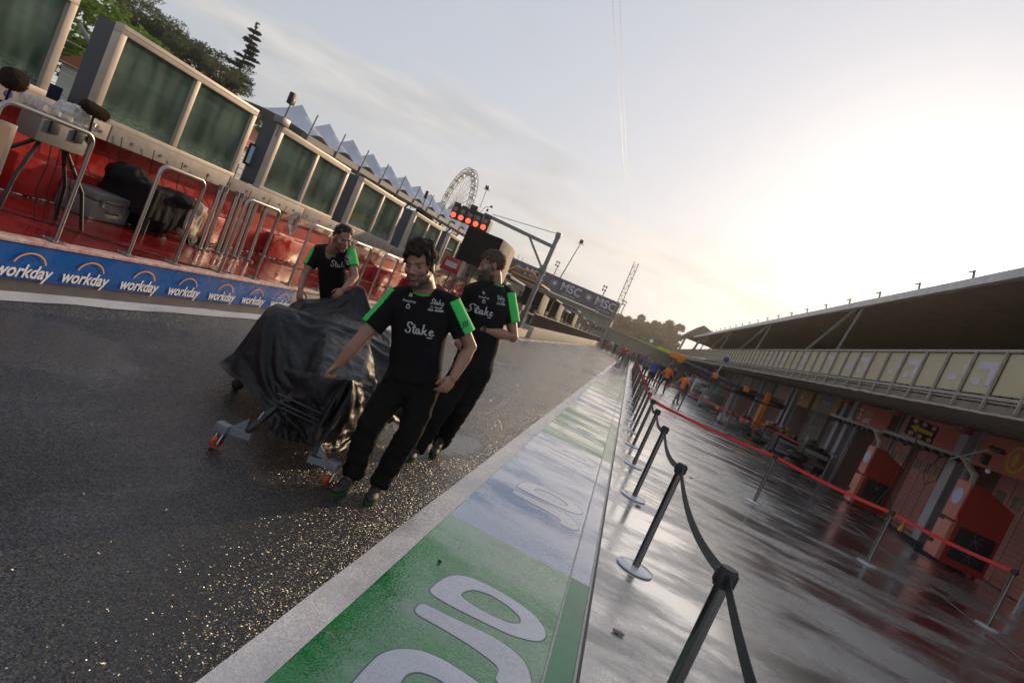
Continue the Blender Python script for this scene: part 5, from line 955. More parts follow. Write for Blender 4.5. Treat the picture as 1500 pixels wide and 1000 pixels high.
# ================================================================== COVERED RACING CAR ON ITS DOLLY
CLOTH = [
608,10,10,8,7,-2,6,0,-3,5,-2,-1,2,5,0,3,7,7,4,10,9,10,9,10,11,11,10,10,11,2,4,7,7,10,4,10,5,10,10,2,8,9,7,6,9,3,2,9,10,11,11,9,11,10,9,10,7,10,3,8,0,3,1,2,5,5,0,-4,-6,0,-6,-3,9,11,11,10,4,10,9,4,5,-2,1,5,-3,1,5,-2,0,2,3,5,6,8,5,10,10,10,10,
9,10,11,10,9,9,4,5,7,3,7,7,8,10,10,10,10,7,5,7,9,5,4,3,9,9,11,10,10,9,11,10,10,8,8,6,6,2,0,2,4,4,1,-4,-2,2,0,-3,-7,7,11,10,10,5,9,7,1,2,1,1,1,2,1,1,1,1,2,2,6,7,6,7,9,10,10,10,10,10,9,9,9,9,6,7,6,6,6,7,6,10,10,10,9,6,7,7,5,6,6,7,8,9,9,10,10,
10,10,9,10,9,6,7,6,5,1,2,1,0,1,1,0,0,0,2,-2,-2,10,9,10,4,8,4,0,-2,-1,1,4,0,1,2,2,2,1,4,7,7,6,8,10,9,10,10,10,10,9,10,9,7,8,6,6,5,8,6,7,9,10,10,10,5,7,6,8,8,5,5,8,10,10,8,10,10,10,9,10,9,7,6,7,6,1,2,3,3,1,-1,2,1,-1,-3,-3,-2,9,10,10,4,5,2,-4,
-3,-2,6,4,3,1,-3,3,-1,3,8,4,9,5,10,10,10,10,10,9,10,9,9,9,9,4,6,9,7,3,9,7,9,10,10,11,5,8,4,8,9,2,8,10,9,7,10,9,10,11,9,9,11,6,7,9,6,5,1,1,-4,1,6,0,5,-2,-3,-6,-1,6,12,10,-2,5,-4,-1,-2,-1,3,7,-1,5,-3,3,-1,5,9,4,6,9,11,9,9,11,11,7,11,10,7,8,11,
5,8,4,9,3,9,6,10,10,10,10,8,2,7,10,6,3,10,10,8,6,10,10,10,10,9,10,10,10,7,5,6,7,2,0,-4,1,4,6,2,-1,-2,-6,-1,3,11,10,-6,4,2,-1,-1,0,0,4,1,1,3,0,4,6,6,7,6,8,10,10,9,10,11,9,9,10,9,8,8,8,7,5,7,7,6,6,10,10,9,9,5,7,7,6,6,9,9,7,8,8,10,10,9,10,9,10,
10,9,6,8,6,5,4,0,0,1,3,3,0,0,-2,3,0,-2,7,10,-4,1,1,1,2,2,1,1,1,2,2,2,4,6,7,6,7,9,10,10,9,10,10,9,9,9,8,8,8,7,8,7,6,6,7,8,9,10,10,8,7,6,6,7,8,8,8,7,8,8,10,9,10,9,10,10,10,9,7,6,7,6,3,2,2,1,1,0,1,0,1,1,1,2,1,10,-4,-2,0,5,5,0,3,-2,-1,5,3,1,6,4,
9,6,7,10,11,10,9,9,9,10,10,10,9,7,6,6,9,7,8,7,3,9,10,9,10,10,3,7,8,10,8,6,4,7,9,10,10,10,9,9,9,10,10,10,8,5,9,6,5,0,3,4,-2,-3,3,-1,4,4,2,-1,-3,7,-3,-3,0,6,2,6,-2,1,-3,2,7,1,5,8,9,5,8,11,11,10,9,10,7,9,10,11,10,8,7,3,7,10,8,7,2,10,9,10,10,9,
4,6,9,10,7,2,8,7,9,11,11,9,6,11,9,9,11,11,9,4,10,3,8,1,6,1,-4,2,-2,5,0,7,0,-3,-3,6,-2,-2,0,2,5,1,5,-2,-1,1,5,5,8,4,8,8,10,9,11,10,9,9,10,9,7,10,10,8,8,7,4,8,9,7,4,8,10,10,9,9,4,7,9,8,3,8,8,8,9,11,7,8,10,10,9,10,11,10,8,7,9,6,5,3,5,-3,0,5,2,
-2,4,3,-1,-4,0,2,-2,1,0,1,1,2,2,1,3,2,3,6,7,6,6,9,10,9,10,9,10,9,9,9,9,8,9,8,9,7,8,6,7,7,7,7,9,10,10,7,7,7,7,6,7,8,8,9,9,8,9,9,9,9,10,9,10,9,10,7,7,6,6,5,1,2,3,1,1,2,1,-1,0,2,2,1,-6,4,0,3,-2,0,2,3,1,4,5,6,8,7,6,10,10,9,10,10,9,9,10,8,9,9,9,
8,8,6,6,8,7,8,7,6,10,10,9,6,7,7,8,7,8,7,7,9,9,9,10,8,8,9,9,10,10,10,9,9,6,7,7,5,4,2,1,3,1,1,-2,1,1,-1,5,5,-5,4,6,1,-1,-4,2,5,0,6,5,9,3,7,9,10,10,10,11,6,10,11,11,9,8,5,8,9,11,9,6,4,9,4,9,6,10,10,9,7,9,6,5,10,3,8,10,10,9,9,5,8,10,11,10,7,11,
11,10,8,7,9,2,9,2,0,4,7,1,-1,-3,-3,1,7,1,4,-6,7,1,5,3,-5,0,6,3,1,9,8,7,4,11,10,9,10,11,6,9,11,10,10,8,8,5,8,10,11,7,5,8,4,9,6,10,10,8,7,9,3,9,5,7,10,11,9,5,8,8,9,10,11,10,7,11,10,9,10,7,9,2,9,4,0,7,2,1,-5,-1,2,3,7,2,1,-6,6,4,2,3,5,0,-1,4,5,
7,8,5,8,10,10,10,9,10,9,9,8,10,8,10,8,9,7,8,8,8,8,7,7,6,6,10,10,8,7,6,8,7,8,8,8,8,8,8,9,9,9,9,9,9,9,10,9,10,10,8,6,7,6,6,5,1,0,-1,1,4,3,3,-1,4,3,-6,3,6,5,1,2,5,2,6,6,5,7,7,8,10,9,10,9,10,9,9,9,9,8,9,8,8,7,8,8,8,8,8,7,8,6,9,11,8,7,7,8,8,8,8,
8,8,8,8,8,8,9,9,9,9,9,10,9,10,9,9,6,6,7,6,4,3,2,3,0,1,-1,1,1,1,0,-5,1,4,8,6,3,-1,6,7,4,9,5,7,9,10,11,9,10,10,10,9,9,10,9,7,9,8,7,6,6,8,7,10,6,8,6,10,11,7,8,8,5,9,9,9,7,5,7,8,10,10,8,9,8,9,9,11,10,9,10,10,6,7,5,9,3,5,1,-3,1,4,6,1,-1,-1,-2,-6,
2,3,9,8,5,1,1,6,7,10,5,9,8,11,10,9,11,11,10,8,10,7,8,10,10,9,7,8,7,1,8,8,10,6,6,11,10,7,9,4,9,10,9,7,3,7,8,8,11,11,8,6,9,9,10,11,10,10,9,11,9,3,7,9,6,3,-3,0,4,8,3,-1,-3,-4,1,11,-4,-1,2,7,9,1,4,8,5,9,6,8,10,11,10,10,9,10,9,9,9,10,8,8,9,8,8,8,
8,8,6,6,5,9,6,10,12,6,7,9,9,6,6,7,8,8,8,8,9,9,8,10,10,8,10,10,9,10,10,11,6,8,6,8,3,6,-1,2,7,0,2,-5,0,4,3,12,-1,-2,-2,-3,2,5,7,7,7,6,8,10,10,9,9,9,9,9,9,9,8,9,9,8,8,9,8,8,8,7,8,8,8,7,7,10,11,7,8,8,7,8,8,8,8,8,9,8,9,8,9,9,9,9,9,9,9,9,10,9,9,6,
7,6,6,6,3,3,-2,1,3,4,4,4,4,-5,4,1,1,0,1,0,9,6,6,6,7,11,9,10,10,9,10,9,10,8,9,8,9,8,9,8,8,7,8,7,6,7,8,6,7,11,10,8,7,7,7,8,7,8,7,8,8,8,10,8,9,9,9,9,10,10,9,10,9,10,10,7,7,6,6,6,2,2,4,7,5,4,4,4,4,-2,1,3,-3,1,2,9,4,6,6,9,10,10,9,10,10,10,9,10,5,
10,10,10,8,8,7,3,8,11,9,4,8,4,7,8,9,11,10,7,7,6,10,4,7,6,10,10,9,5,8,8,8,10,12,10,8,8,10,9,10,12,10,7,8,9,7,6,6,4,4,2,0,-4,6,5,5,-2,-1,1,2,3,3,7,8,5,7,9,10,10,9,10,10,8,10,7,7,9,11,9,8,7,4,5,8,10,10,7,7,6,4,7,10,11,10,8,7,9,3,7,7,9,7,10,10,
6,6,7,8,10,11,10,8,8,10,9,11,10,10,7,8,9,6,4,8,4,2,-2,-1,0,5,5,5,4,3,1,0,4,5,5,5,5,8,8,10,9,10,9,9,9,9,9,9,8,6,7,7,7,8,7,7,7,8,7,7,8,7,6,9,10,12,8,6,7,7,7,7,8,7,8,8,8,8,8,8,9,8,9,9,9,9,10,9,10,10,8,7,6,6,7,3,2,3,3,-1,4,1,3,2,7,1,1,1,1,4,6,6,
7,6,8,9,9,10,9,9,9,8,9,9,8,8,8,8,8,7,7,6,7,6,6,7,6,7,4,11,11,12,8,7,8,7,7,8,7,7,7,8,7,8,8,8,8,9,8,9,9,9,9,9,9,9,9,7,5,6,6,5,1,2,1,0,1,2,1,1,1,-2,0,3,4,6,3,9,5,7,9,10,10,9,9,10,9,9,9,9,8,9,8,6,5,4,5,7,4,6,6,7,8,8,5,11,12,11,10,6,6,6,10,4,5,6,
7,6,8,8,8,7,9,10,8,9,10,9,10,10,9,10,8,7,9,3,8,4,6,1,1,-1,2,-3,-2,2,3,-3,-1,2,7,2,8,7,6,7,10,11,9,8,11,9,8,10,10,9,8,6,2,4,6,8,7,1,7,7,7,10,6,5,7,11,11,11,11,8,8,5,4,10,7,3,8,3,6,8,10,7,6,9,8,9,11,10,9,9,11,9,9,7,10,7,2,9,-2,1,6,3,0,-3,-4,0,
4,-2,0,3,0,4,7,8,6,9,10,9,9,10,10,9,10,8,9,7,5,5,4,5,6,6,5,8,9,8,7,2,6,9,8,10,11,9,10,9,9,7,5,4,7,9,6,7,5,5,6,7,9,9,8,8,10,9,9,10,10,10,10,7,9,6,6,2,5,0,0,4,2,-2,-3,-1,3,1,1,-3,3,5,6,6,7,9,10,9,9,9,9,9,8,8,7,7,7,7,5,6,6,7,7,8,5,4,3,6,10,6,
10,10,9,10,8,8,8,9,9,6,4,5,7,6,7,7,8,8,7,9,8,8,9,9,9,8,10,9,10,8,6,6,7,4,0,1,2,1,1,2,0,3,-12,3,5,6,7,7,3,4,7,9,8,9,10,9,9,10,9,7,7,7,4,4,6,7,8,9,7,2,2,2,9,9,6,10,8,10,10,9,8,8,4,9,9,10,8,4,4,4,6,8,7,7,8,7,8,9,10,9,9,9,10,10,10,9,6,8,6,4,3,0,
5,-1,-1,1,3,0,0,8,3,8,5,-2,4,11,8,9,8,9,9,9,10,11,8,6,5,1,5,9,10,6,8,4,-3,2,5,11,9,5,11,7,8,11,11,9,9,7,10,0,9,10,8,10,8,5,0,5,6,7,9,8,10,4,10,10,8,10,11,9,10,10,8,7,1,8,6,4,-3,8,3,-1,-3,3,2,8,7,1,-1,2,9,9,10,8,10,8,10,9,9,9,7,4,2,6,9,9,7,7,
1,-3,0,6,11,10,5,11,6,10,8,12,11,9,10,9,7,10,0,6,10,9,11,8,5,1,2,6,8,8,10,8,5,9,9,10,11,10,8,10,10,3,6,3,7,3,6,-1,7,8,-1,-3,-1,6,5,-1,1,9,8,9,10,9,8,10,9,9,7,7,5,5,7,8,7,6,5,0,-1,-1,6,11,9,8,10,4,11,9,10,11,11,10,11,10,7,9,10,0,2,10,10,10,9,
5,3,3,6,7,7,8,8,7,8,10,10,10,10,10,7,10,-3,5,4,7,5,3,7,9,4,-3,-5,8,-1,1,8,9,10,9,7,9,8,9,8,8,8,7,6,7,6,6,6,3,-1,-1,0,8,10,10,9,10,2,11,10,10,10,11,10,11,11,11,9,8,10,10,1,-2,7,10,11,10,6,4,4,5,8,7,8,7,7,7,10,11,10,10,9,4,10,-4,4,6,6,6,6,9,8,
0,-6,9,-3,6,10,11,8,3,12,5,10,10,9,7,5,6,4,8,9,7,2,-3,-2,0,8,12,10,10,10,1,10,11,9,11,11,11,10,11,11,11,12,7,9,11,11,0,-4,5,10,12,11,3,6,3,5,9,10,11,4,9,4,10,10,11,10,9,6,-4,1,8,5,5,10,7,11,6,-7,11,-4,11,11,9,6,2,12,5,11,7,11,6,5,3,7,11,7,3,
-3,-2,-1,7,12,11,11,10,0,10,11,8,12,11,12,11,11,9,12,12,12,11,7,9,12,9,-1,-3,4,11,12,10,4,3,4,10,8,12,9,6,1,8,11,9,11,11,2,6,-6,7,11,3,6,11,10,11,-7,12,1,11,8,7,5,4,11,9,5,9,9,7,4,6,10,7,4,-2,-2,-2,6,12,11,12,11,-1,9,12,7,12,12,12,11,11,11,
11,12,11,12,11,13,5,11,11,9,-3,-2,5,9,12,9,4,3,9,11,8,11,4,8,2,9,11,8,10,4,8,-4,6,7,11,3,11,12,11,-7,11,10,5,2,8,6,8,8,10,6,7,8,7,7,8,8,5,-2,-2,-2,6,12,11,11,11,0,8,12,9,11,12,11,12,11,12,11,12,11,12,12,11,12,11,6,12,11,8,-3,-2,4,9,10,10,3,
10,9,9,6,10,10,2,5,9,11,2,9,9,-1,8,9,0,11,10,12,11,-8,12,10,4,0,8,9,7,9,8,4,9,10,7,6,9,8,0,-3,-3,4,12,12,12,11,2,5,12,10,12,10,12,12,10,12,12,12,12,12,11,12,12,12,10,11,8,12,11,6,-3,-2,5,10,7,10,11,7,8,9,11,10,2,3,11,3,6,10,5,10,8,-1,7,6,12,
13,11,-7,12,10,4,0,3,10,9,10,8,2,11,7,10,6,10,6,-3,-4,-1,12,13,12,12,5,1,12,12,12,12,10,9,13,12,11,13,12,12,12,13,12,11,13,8,10,13,10,12,11,3,-3,-2,7,10,12,10,6,8,10,12,10,5,-1,11,6,2,8,12,11,4,-1,1,10,13,13,12,-8,13,9,5,2,0,7,10,10,8,3,11,
7,11,6,10,3,-5,-3,8,12,13,13,8,-1,12,12,11,13,8,10,13,13,12,11,13,13,12,12,13,12,12,13,10,8,12,13,10,12,12,-1,-3,2,8,12,11,6,9,10,12,10,5,-1,11,7,2,11,10,11,0,-3,3,11,12,13,13,-6,12,6,8,3,0,4,9,9,9,5,9,11,8,7,9,-1,-4,3,12,12,12,11,-1,12,12,
12,12,10,11,10,12,13,12,13,12,13,12,12,13,12,13,12,11,10,10,12,11,12,13,10,-2,-3,5,10,12,8,10,10,12,9,4,1,10,5,8,10,10,5,-2,-1,4,11,12,13,12,-5,11,8,4,6,2,1,6,8,9,7,8,10,9,9,5,-4,0,10,12,12,12,2,10,12,12,12,12,11,10,11,12,13,12,13,12,13,12,
13,12,13,12,12,11,11,11,11,12,12,12,12,9,-3,-1,7,11,10,12,11,9,10,1,5,8,9,9,9,8,-1,-4,1,6,11,12,12,12,-3,9,3,7,4,8,0,2,6,9,9,7,11,8,10,2,-4,6,13,12,12,8,5,12,12,13,13,11,9,13,9,13,13,13,12,12,13,12,13,12,12,13,13,13,8,12,11,11,13,13,11,13,5,
-3,2,10,12,11,12,9,9,0,7,10,9,10,8,1,-6,-1,3,9,12,7,13,12,-1,0,5,8,4,5,8,0,2,8,10,8,11,6,12,-3,1,11,13,12,10,3,13,13,12,13,12,8,14,12,9,13,13,13,12,12,13,12,13,13,11,13,13,13,12,8,14,9,12,14,11,12,13,2,-3,7,12,12,11,11,8,0,8,11,10,9,2,-2,-4,
6,-2,12,8,4,14,12,2,-2,1,5,7,2,7,4,2,5,9,8,11,7,11,-3,5,13,12,13,3,12,12,13,12,13,10,12,12,10,12,13,13,12,12,13,13,12,13,13,12,12,13,13,12,11,11,13,10,13,12,11,13,12,-3,3,11,11,11,12,7,3,9,10,10,4,-1,-2,5,3,-3,8,2,8,13,13,-4,3,2,1,3,3,4,5,4,
6,6,7,10,10,9,0,10,11,12,6,12,12,12,13,12,12,12,12,11,11,12,13,12,12,13,12,13,13,12,13,12,12,13,12,11,12,12,12,12,12,13,12,11,13,10,-1,6,12,11,12,5,8,9,8,7,0,1,4,2,4,1,-2,2,8,12,12,-1,0,0,2,5,1,3,4,5,4,7,8,7,10,11,3,12,11,11,8,12,12,13,12,
12,13,12,11,12,13,10,13,12,13,12,13,12,12,13,13,12,12,13,11,12,12,13,11,12,13,12,13,12,11,13,7,1,11,12,11,8,9,8,7,1,3,4,1,5,-1,7,0,-5,5,10,13,12,-1,1,-5,-3,1,7,3,-1,4,7,8,6,9,12,8,10,12,10,12,11,12,14,11,12,14,10,13,12,13,9,13,14,12,12,13,
13,12,12,14,12,11,14,10,11,13,14,12,11,13,12,12,13,13,10,13,3,8,12,12,9,10,7,3,6,3,-1,4,3,0,-7,8,5,5,-1,13,12,-1,-1,-3,-4,-5,0,2,5,-1,5,7,7,8,9,13,11,11,11,13,10,13,13,12,13,12,12,13,12,13,10,12,13,13,12,13,13,12,13,13,12,12,13,13,11,11,13,
13,12,12,13,11,13,14,10,12,11,5,12,12,8,10,4,5,4,3,1,-1,-1,-6,-1,3,6,12,7,-7,-1,1,0,0,-1,-1,-1,-2,-3,2,3,3,9,7,9,12,13,10,12,12,13,13,12,13,12,13,12,13,12,11,12,13,13,12,13,12,13,12,13,12,13,12,13,12,12,12,13,12,13,12,13,12,12,13,12,12,12,8,
12,10,9,8,2,3,2,0,-1,-3,-2,0,5,6,4,5,0,10,-9,4,3,3,-1,1,0,-1,1,0,0,-1,5,10,8,13,12,12,13,12,13,12,13,12,13,13,12,12,13,12,12,13,12,12,13,12,13,12,13,12,13,12,13,12,12,12,13,13,12,12,13,12,13,12,13,12,12,13,11,9,8,7,0,0,0,-1,0,0,0,0,0,1,3,3,
7,10,-11,1,3,5,7,-1,5,0,-3,4,0,-2,5,11,6,14,12,13,13,12,12,13,12,13,12,14,12,13,13,13,10,13,13,13,11,12,13,12,12,14,12,12,13,12,12,12,14,12,12,13,13,12,12,13,12,13,13,13,11,7,11,7,0,1,2,-1,-6,0,1,2,3,5,6,0,0,0,-12,1,3,7,6,6,5,3,2,-4,4,-3,5,
12,5,14,12,13,13,13,11,14,13,11,13,14,12,13,13,13,10,13,14,13,10,12,13,12,12,14,12,12,13,13,12,12,13,13,13,13,13,10,13,14,12,11,14,13,12,6,12,4,-3,3,4,1,-7,4,4,4,6,6,5,1,1,0,-13,3,4,4,6,6,5,6,5,4,3,-4,6,12,4,14,13,13,12,13,12,13,13,12,13,13,
13,12,13,13,12,13,13,11,12,12,12,13,12,13,13,12,13,13,12,13,13,12,13,13,13,12,12,13,13,12,13,13,12,5,12,1,0,3,2,3,6,4,5,4,5,5,3,3,2,1,-4,4,3,3,3,3,4,5,4,5,6,9,4,11,5,13,13,13,12,13,13,12,13,12,13,12,13,13,12,13,12,13,12,13,13,12,12,13,13,12,
13,12,13,13,13,12,12,13,12,13,12,13,12,13,12,13,13,13,12,5,12,5,5,4,5,4,3,3,3,3,3,4,3,3,4,3,14,4,4,2,4,2,1,-2,2,4,3,5,9,11,7,14,12,13,12,13,12,13,12,13,13,12,13,12,13,13,12,13,13,12,13,12,12,13,12,12,12,13,12,13,13,11,13,13,12,13,13,12,13,
13,12,13,12,13,13,4,12,2,3,7,2,1,2,1,1,3,4,2,5,5,5,4,13,4,4,3,-4,-2,1,4,7,3,1,-4,10,8,10,14,12,12,14,11,13,13,13,10,13,14,12,13,13,13,9,13,13,13,13,11,13,12,14,13,12,12,12,12,10,13,14,12,12,13,14,12,11,14,12,11,14,13,13,4,13,9,-5,-2,0,1,2,2,
5,2,-1,3,3,6,6,1,14,3,2,-1,-2,-4,6,4,1,0,-4,1,8,9,10,14,12,12,13,13,11,12,12,13,12,14,13,12,11,12,13,12,13,12,13,13,12,12,13,13,12,11,12,10,12,13,13,13,12,13,13,11,12,14,12,12,13,13,14,5,12,4,9,-5,-3,-1,-1,0,1,3,6,0,8,-3,2,9,7,0,1,0,0,1,-1,
-2,-3,0,1,5,10,7,11,12,12,12,13,12,12,12,12,12,13,12,13,12,11,13,12,13,12,13,12,13,12,13,12,13,13,12,11,12,12,12,12,10,13,12,12,12,13,12,13,12,13,12,13,9,9,8,2,9,2,0,-1,-3,-1,0,0,0,3,11,-6,1,-12,-1,0,0,1,1,1,2,4,4,-1,8,8,8,11,11,12,12,11,12,
13,12,11,13,12,12,12,12,12,12,12,12,13,13,12,13,12,13,12,13,12,13,10,10,11,12,13,12,12,13,12,12,12,13,12,12,12,12,13,10,7,10,0,3,3,7,6,6,1,-1,-1,0,2,-1,4,5,-13,2,3,5,8,1,4,2,1,-4,6,8,7,9,13,12,9,10,12,12,11,12,13,12,13,13,12,12,13,12,11,9,
12,13,12,13,13,12,11,13,13,13,12,12,10,6,13,13,12,13,13,12,11,13,12,11,12,11,12,12,6,10,7,-1,0,1,6,6,9,8,4,2,-3,4,3,-6,6,1,4,7,6,3,0,-1,-5,5,8,8,6,10,12,12,6,13,9,13,11,12,13,12,12,14,12,12,12,8,10,12,14,11,12,13,14,11,12,13,13,12,12,13,8,5,
13,12,12,14,11,12,13,12,11,11,13,10,11,12,10,4,11,7,2,0,-3,2,5,8,11,10,6,4,-2,0,6,4,3,2,1,-3,1,2,5,6,8,6,6,10,12,12,5,12,10,11,12,13,11,13,12,13,12,11,10,10,9,13,13,12,12,13,12,12,12,13,13,13,12,5,9,11,12,12,11,13,12,12,11,13,12,11,12,8,12,
11,10,9,4,9,7,3,0,-2,2,5,7,10,12,11,5,-1,-8,4,2,3,3,4,5,5,6,5,6,8,5,10,11,12,5,9,11,10,12,12,12,12,13,12,10,11,10,8,12,12,13,12,13,12,12,13,12,12,13,12,10,8,11,9,10,11,12,12,12,12,12,13,10,12,11,10,8,11,11,6,8,6,8,6,4,1,2,2,4,11,11,6,11,12,
10,1,2,5,6,1,4,7,6,5,8,3,6,10,11,12,7,4,13,8,10,13,13,12,12,11,12,10,8,7,12,12,13,12,12,12,13,12,12,12,13,12,13,6,8,11,7,11,11,13,12,12,11,13,9,12,11,6,9,11,12,3,8,8,6,9,8,5,1,2,2,6,10,11,13,12,15,1,0,6,0,2,7,8,3,9,1,5,6,10,11,13,6,2,13,9,7,
13,13,12,10,13,8,12,8,9,8,12,13,12,11,13,13,11,12,13,12,12,11,12,7,3,9,12,9,12,13,12,11,11,10,11,11,4,8,12,11,9,-1,8,10,5,10,9,8,4,1,0,8,12,14,12,2,12,4,-1,4,2,8,3,8,0,7,2,8,11,10,11,1,6,13,6,9,13,12,11,10,12,7,11,7,7,11,12,13,11,11,13,12,
11,12,13,11,11,13,6,7,10,5,9,10,13,12,11,11,9,11,12,9,9,2,11,11,11,4,0,7,10,8,5,11,8,6,4,2,12,11,12,10,7,11,4,-1,7,2,8,1,6,1,7,6,10,11,7,4,4,12,6,10,11,12,9,10,10,9,8,7,8,12,11,11,12,11,12,12,11,12,11,12,11,11,7,7,8,9,8,7,11,11,10,12,7,11,
11,9,11,1,8,11,10,9,2,1,6,8,7,8,10,9,8,7,6,10,11,15,0,7,12,5,1,8,-1,7,-1,7,3,9,10,3,10,1,10,10,8,8,10,9,11,9,7,7,8,8,9,12,11,11,11,11,11,11,12,11,11,11,11,11,8,6,9,5,7,9,8,11,10,11,9,7,11,8,11,6,2,9,10,10,8,-1,2,5,8,8,9,9,7,7,8,11,11,15,-4,
11,5,11,5,4,-1,-3,9,0,10,6,11,3,-1,12,5,7,10,10,10,6,9,11,6,10,6,5,11,10,11,12,10,10,12,11,10,10,12,11,11,11,7,9,6,4,3,8,9,10,10,11,10,3,11,10,9,6,7,1,10,8,11,7,-3,2,5,6,9,10,10,7,6,12,11,13,-4,5,12,5,9,-4,8,-6,3,11,5,11,4,8,-6,7,9,12,7,8,
11,4,8,11,8,7,2,10,9,10,11,11,9,11,11,11,10,9,12,10,9,12,10,8,4,5,1,6,10,7,10,9,11,2,9,12,7,10,6,2,2,10,9,11,5,-3,1,4,7,9,11,8,5,12,11,14,-3,2,7,12,-1,7,-3,9,-1,8,9,5,9,-3,7,2,10,6,9,9,6,8,4,10,8,3,8,8,9,10,10,11,9,10,10,10,10,10,10,10,10,
10,8,8,5,5,5,2,9,4,9,9,10,3,8,10,10,7,8,3,0,6,9,9,9,4,0,-1,4,9,6,9,8,11,9,9,8,3,0,2,10,-3,9,3,8,4,10,6,-3,7,-2,9,6,9,4,10,7,2,8,4,10,7,3,9,10,9,9,10,9,10,9,10,10,9,10,9,10,9,7,6,7,6,3,5,5,7,7,8,5,7,9,9,3,8,9,6,1,0,7,9,8,8,3,1,1,4,9,6,7,10,8,
12,10,6,1,-2,-1,10,9,7,-1,8,-1,11,5,-3,5,2,10,2,9,8,5,9,-2,8,3,8,9,7,9,9,9,10,9,9,9,10,7,10,9,10,9,9,8,5,6,7,3,3,3,6,6,7,8,9,8,7,-2,7,9,9,2,-3,5,6,8,8,9,2,0,3,3,9,6,10,8,13,8,9,-1,1,-2,5,10,10,4,-6,3,5,9,6,4,-4,6,10,0,9,5,10,5,-2,8,4,8,8,10,
8,9,10,8,9,8,10,7,8,10,9,9,9,9,6,4,8,5,3,-1,3,6,8,10,9,6,4,-4,4,9,7,7,-4,2,6,7,7,7,9,-1,1,2,7,10,7,9,11,8,10,3,-5,6,1,10,-2,10,-5,9,-4,6,11,-1,7,0,9,-2,7,8,4,8,5,5,0,9,8,8,9,9,8,8,8,9,9,8,7,9,9,8,10,5,6,8,4,7,0,4,2,7,7,10,8,4,1,-4,3,9,3,9,
-3,3,10,0,6,7,7,6,3,-3,8,6,8,8,11,7,3,8,5,-4,8,-4,3,10,4,-3,8,1,2,9,-1,8,-1,8,0,7,9,-1,9,0,9,6,7,8,8,9,7,8,8,9,8,7,8,9,8,8,8,7,5,5,6,4,3,5,4,6,7,8,3,3,2,-3,2,7,8,0,5,2,8,0,1,7,5,7,5,5,3,7,5,7,10,1,9,2,9,5,-7,6,-5,5,9,6,4,-7,9,-1,9,3,7,-1,9,
0,4,9,1,7,4,5,8,8,8,8,8,7,7,8,8,8,8,8,7,8,7,8,4,6,5,6,3,4,6,6,5,7,4,-1,-2,0,3,8,4,2,0,5,9,5,-4,0,6,8,4,4,6,8,7,5,13,-5,2,9,6,9,-3,-7,6,-3,9,2,9,1,-3,6,1,9,7,6,-4,10,-4,7,8,8,-3,8,8,9,8,6,9,6,8,7,7,7,8,8,7,8,8,6,8,4,6,0,5,8,5,8,5,3,-4,-1,5,
-4,9,4,-1,1,4,7,9,2,0,-6,5,6,6,5,7,8,8,8,6,3,-5,4,9,9,-2,-8,-2,1,6,6,8,8,0,-5,3,5,8,7,3,-1,7,-2,7,6,9,3,8,9,6,8,9,2,8,8,7,7,8,7,8,8,8,9,6,5,0,5,6,8,7,4,1,2,-6,6,-4,6,4,0,1,5,8,5,8,4,-9,0,-1,7,6,8,8,6,7,9,6,6,-3,-1,5,8,3,-8,1,0,4,4,3,7,7,2,
-5,8,0,6,8,5,-5,6,6,7,4,8,4,7,7,8,8,8,6,7,8,6,5,7,8,8,8,6,5,7,3,8,6,3,4,0,1,-1,7,-5,3,2,3,4,8,7,4,4,2,2,-8,-2,5,6,7,8,5,7,8,7,7,6,3,-5,-3,5,9,-1,-1,-2,4,4,4,3,3,5,4,-3,9,-1,3,8,6,-5,6,7,8,0,8,7,7,7,8,7,8,7,7,5,6,8,7,8,7,7,4,6,6,3,4,3,2,2,0,
5,-1,4,4,5,5,5,4,1,0,-2,4,4,-7,4,7,4,5,8,6,7,6,7,7,4,6,-1,-4,-4,7,8,2,0,-4,1,2,7,4,2,6,-5,3,8,4,-1,8,7,-5,6,4,6,6,6,8,8,8,8,7,6,6,5,6,8,8,8,8,8,4,4,3,5,6,1,1,0,-1,4,5,6,7,4,2,-2,-3,-1,1,1,1,6,-1,5,7,7,5,7,7,3,8,7,8,2,8,0,-4,-7,3,8,7,1,0,-5,
-2,2,4,9,2,4,-3,1,6,8,1,8,5,-4,6,8,6,5,4,8,9,8,3,6,9,7,4,9,8,7,8,3,5,5,6,7,1,-1,-2,1,6,7,8,4,2,-2,-2,-4,2,7,0,0,-7,5,5,8,6,5,7,5,4,6,8,8,6,2,8,1,-1,-7,1,2,8,3,1,1,-6,5,-2,1,9,2,0,-1,7,2,4,5,8,6,-3,9,7,0,8,7,8,6,2,7,8,6,8,9,2,7,8,8,5,5,5,0,1,
1,3,7,6,5,2,0,-3,-3,-2,4,7,0,3,-7,5,1,6,6,3,6,5,8,7,4,8,7,3,6,1,7,0,-2,-5,-1,1,2,5,6,2,-4,0,-1,2,4,3,3,5,5,4,4,5,4,5,4,4,8,6,4,3,6,3,7,8,6,7,6,5,6,5,6,5,5,6,4,4,4,4,3,2,-1,0,0,0,-1,6,4,1,2,-6,1,1,7,7,3,5,2,7,6,7,6,6,6,3,0,8,7,1,4,-2,-3,-2,7,
-4,1,0,1,2,4,4,3,4,4,4,4,5,4,4,4,5,3,5,2,2,2,2,2,9,4,5,5,5,6,5,6,5,5,5,5,5,5,5,5,0,4,4,3,3,0,1,2,1,-2,-3,4,-4,3,6,7,2,7,3,4,7,6,7,1,7,2,9,-3,9,2,8,4,0,0,-7,6,3,-3,-2,-2,4,4,-2,8,4,4,2,0,-1,2,4,4,4,5,5,8,2,2,2,2,-1,4,5,5,6,5,5,5,5,5,6,5,5,4,
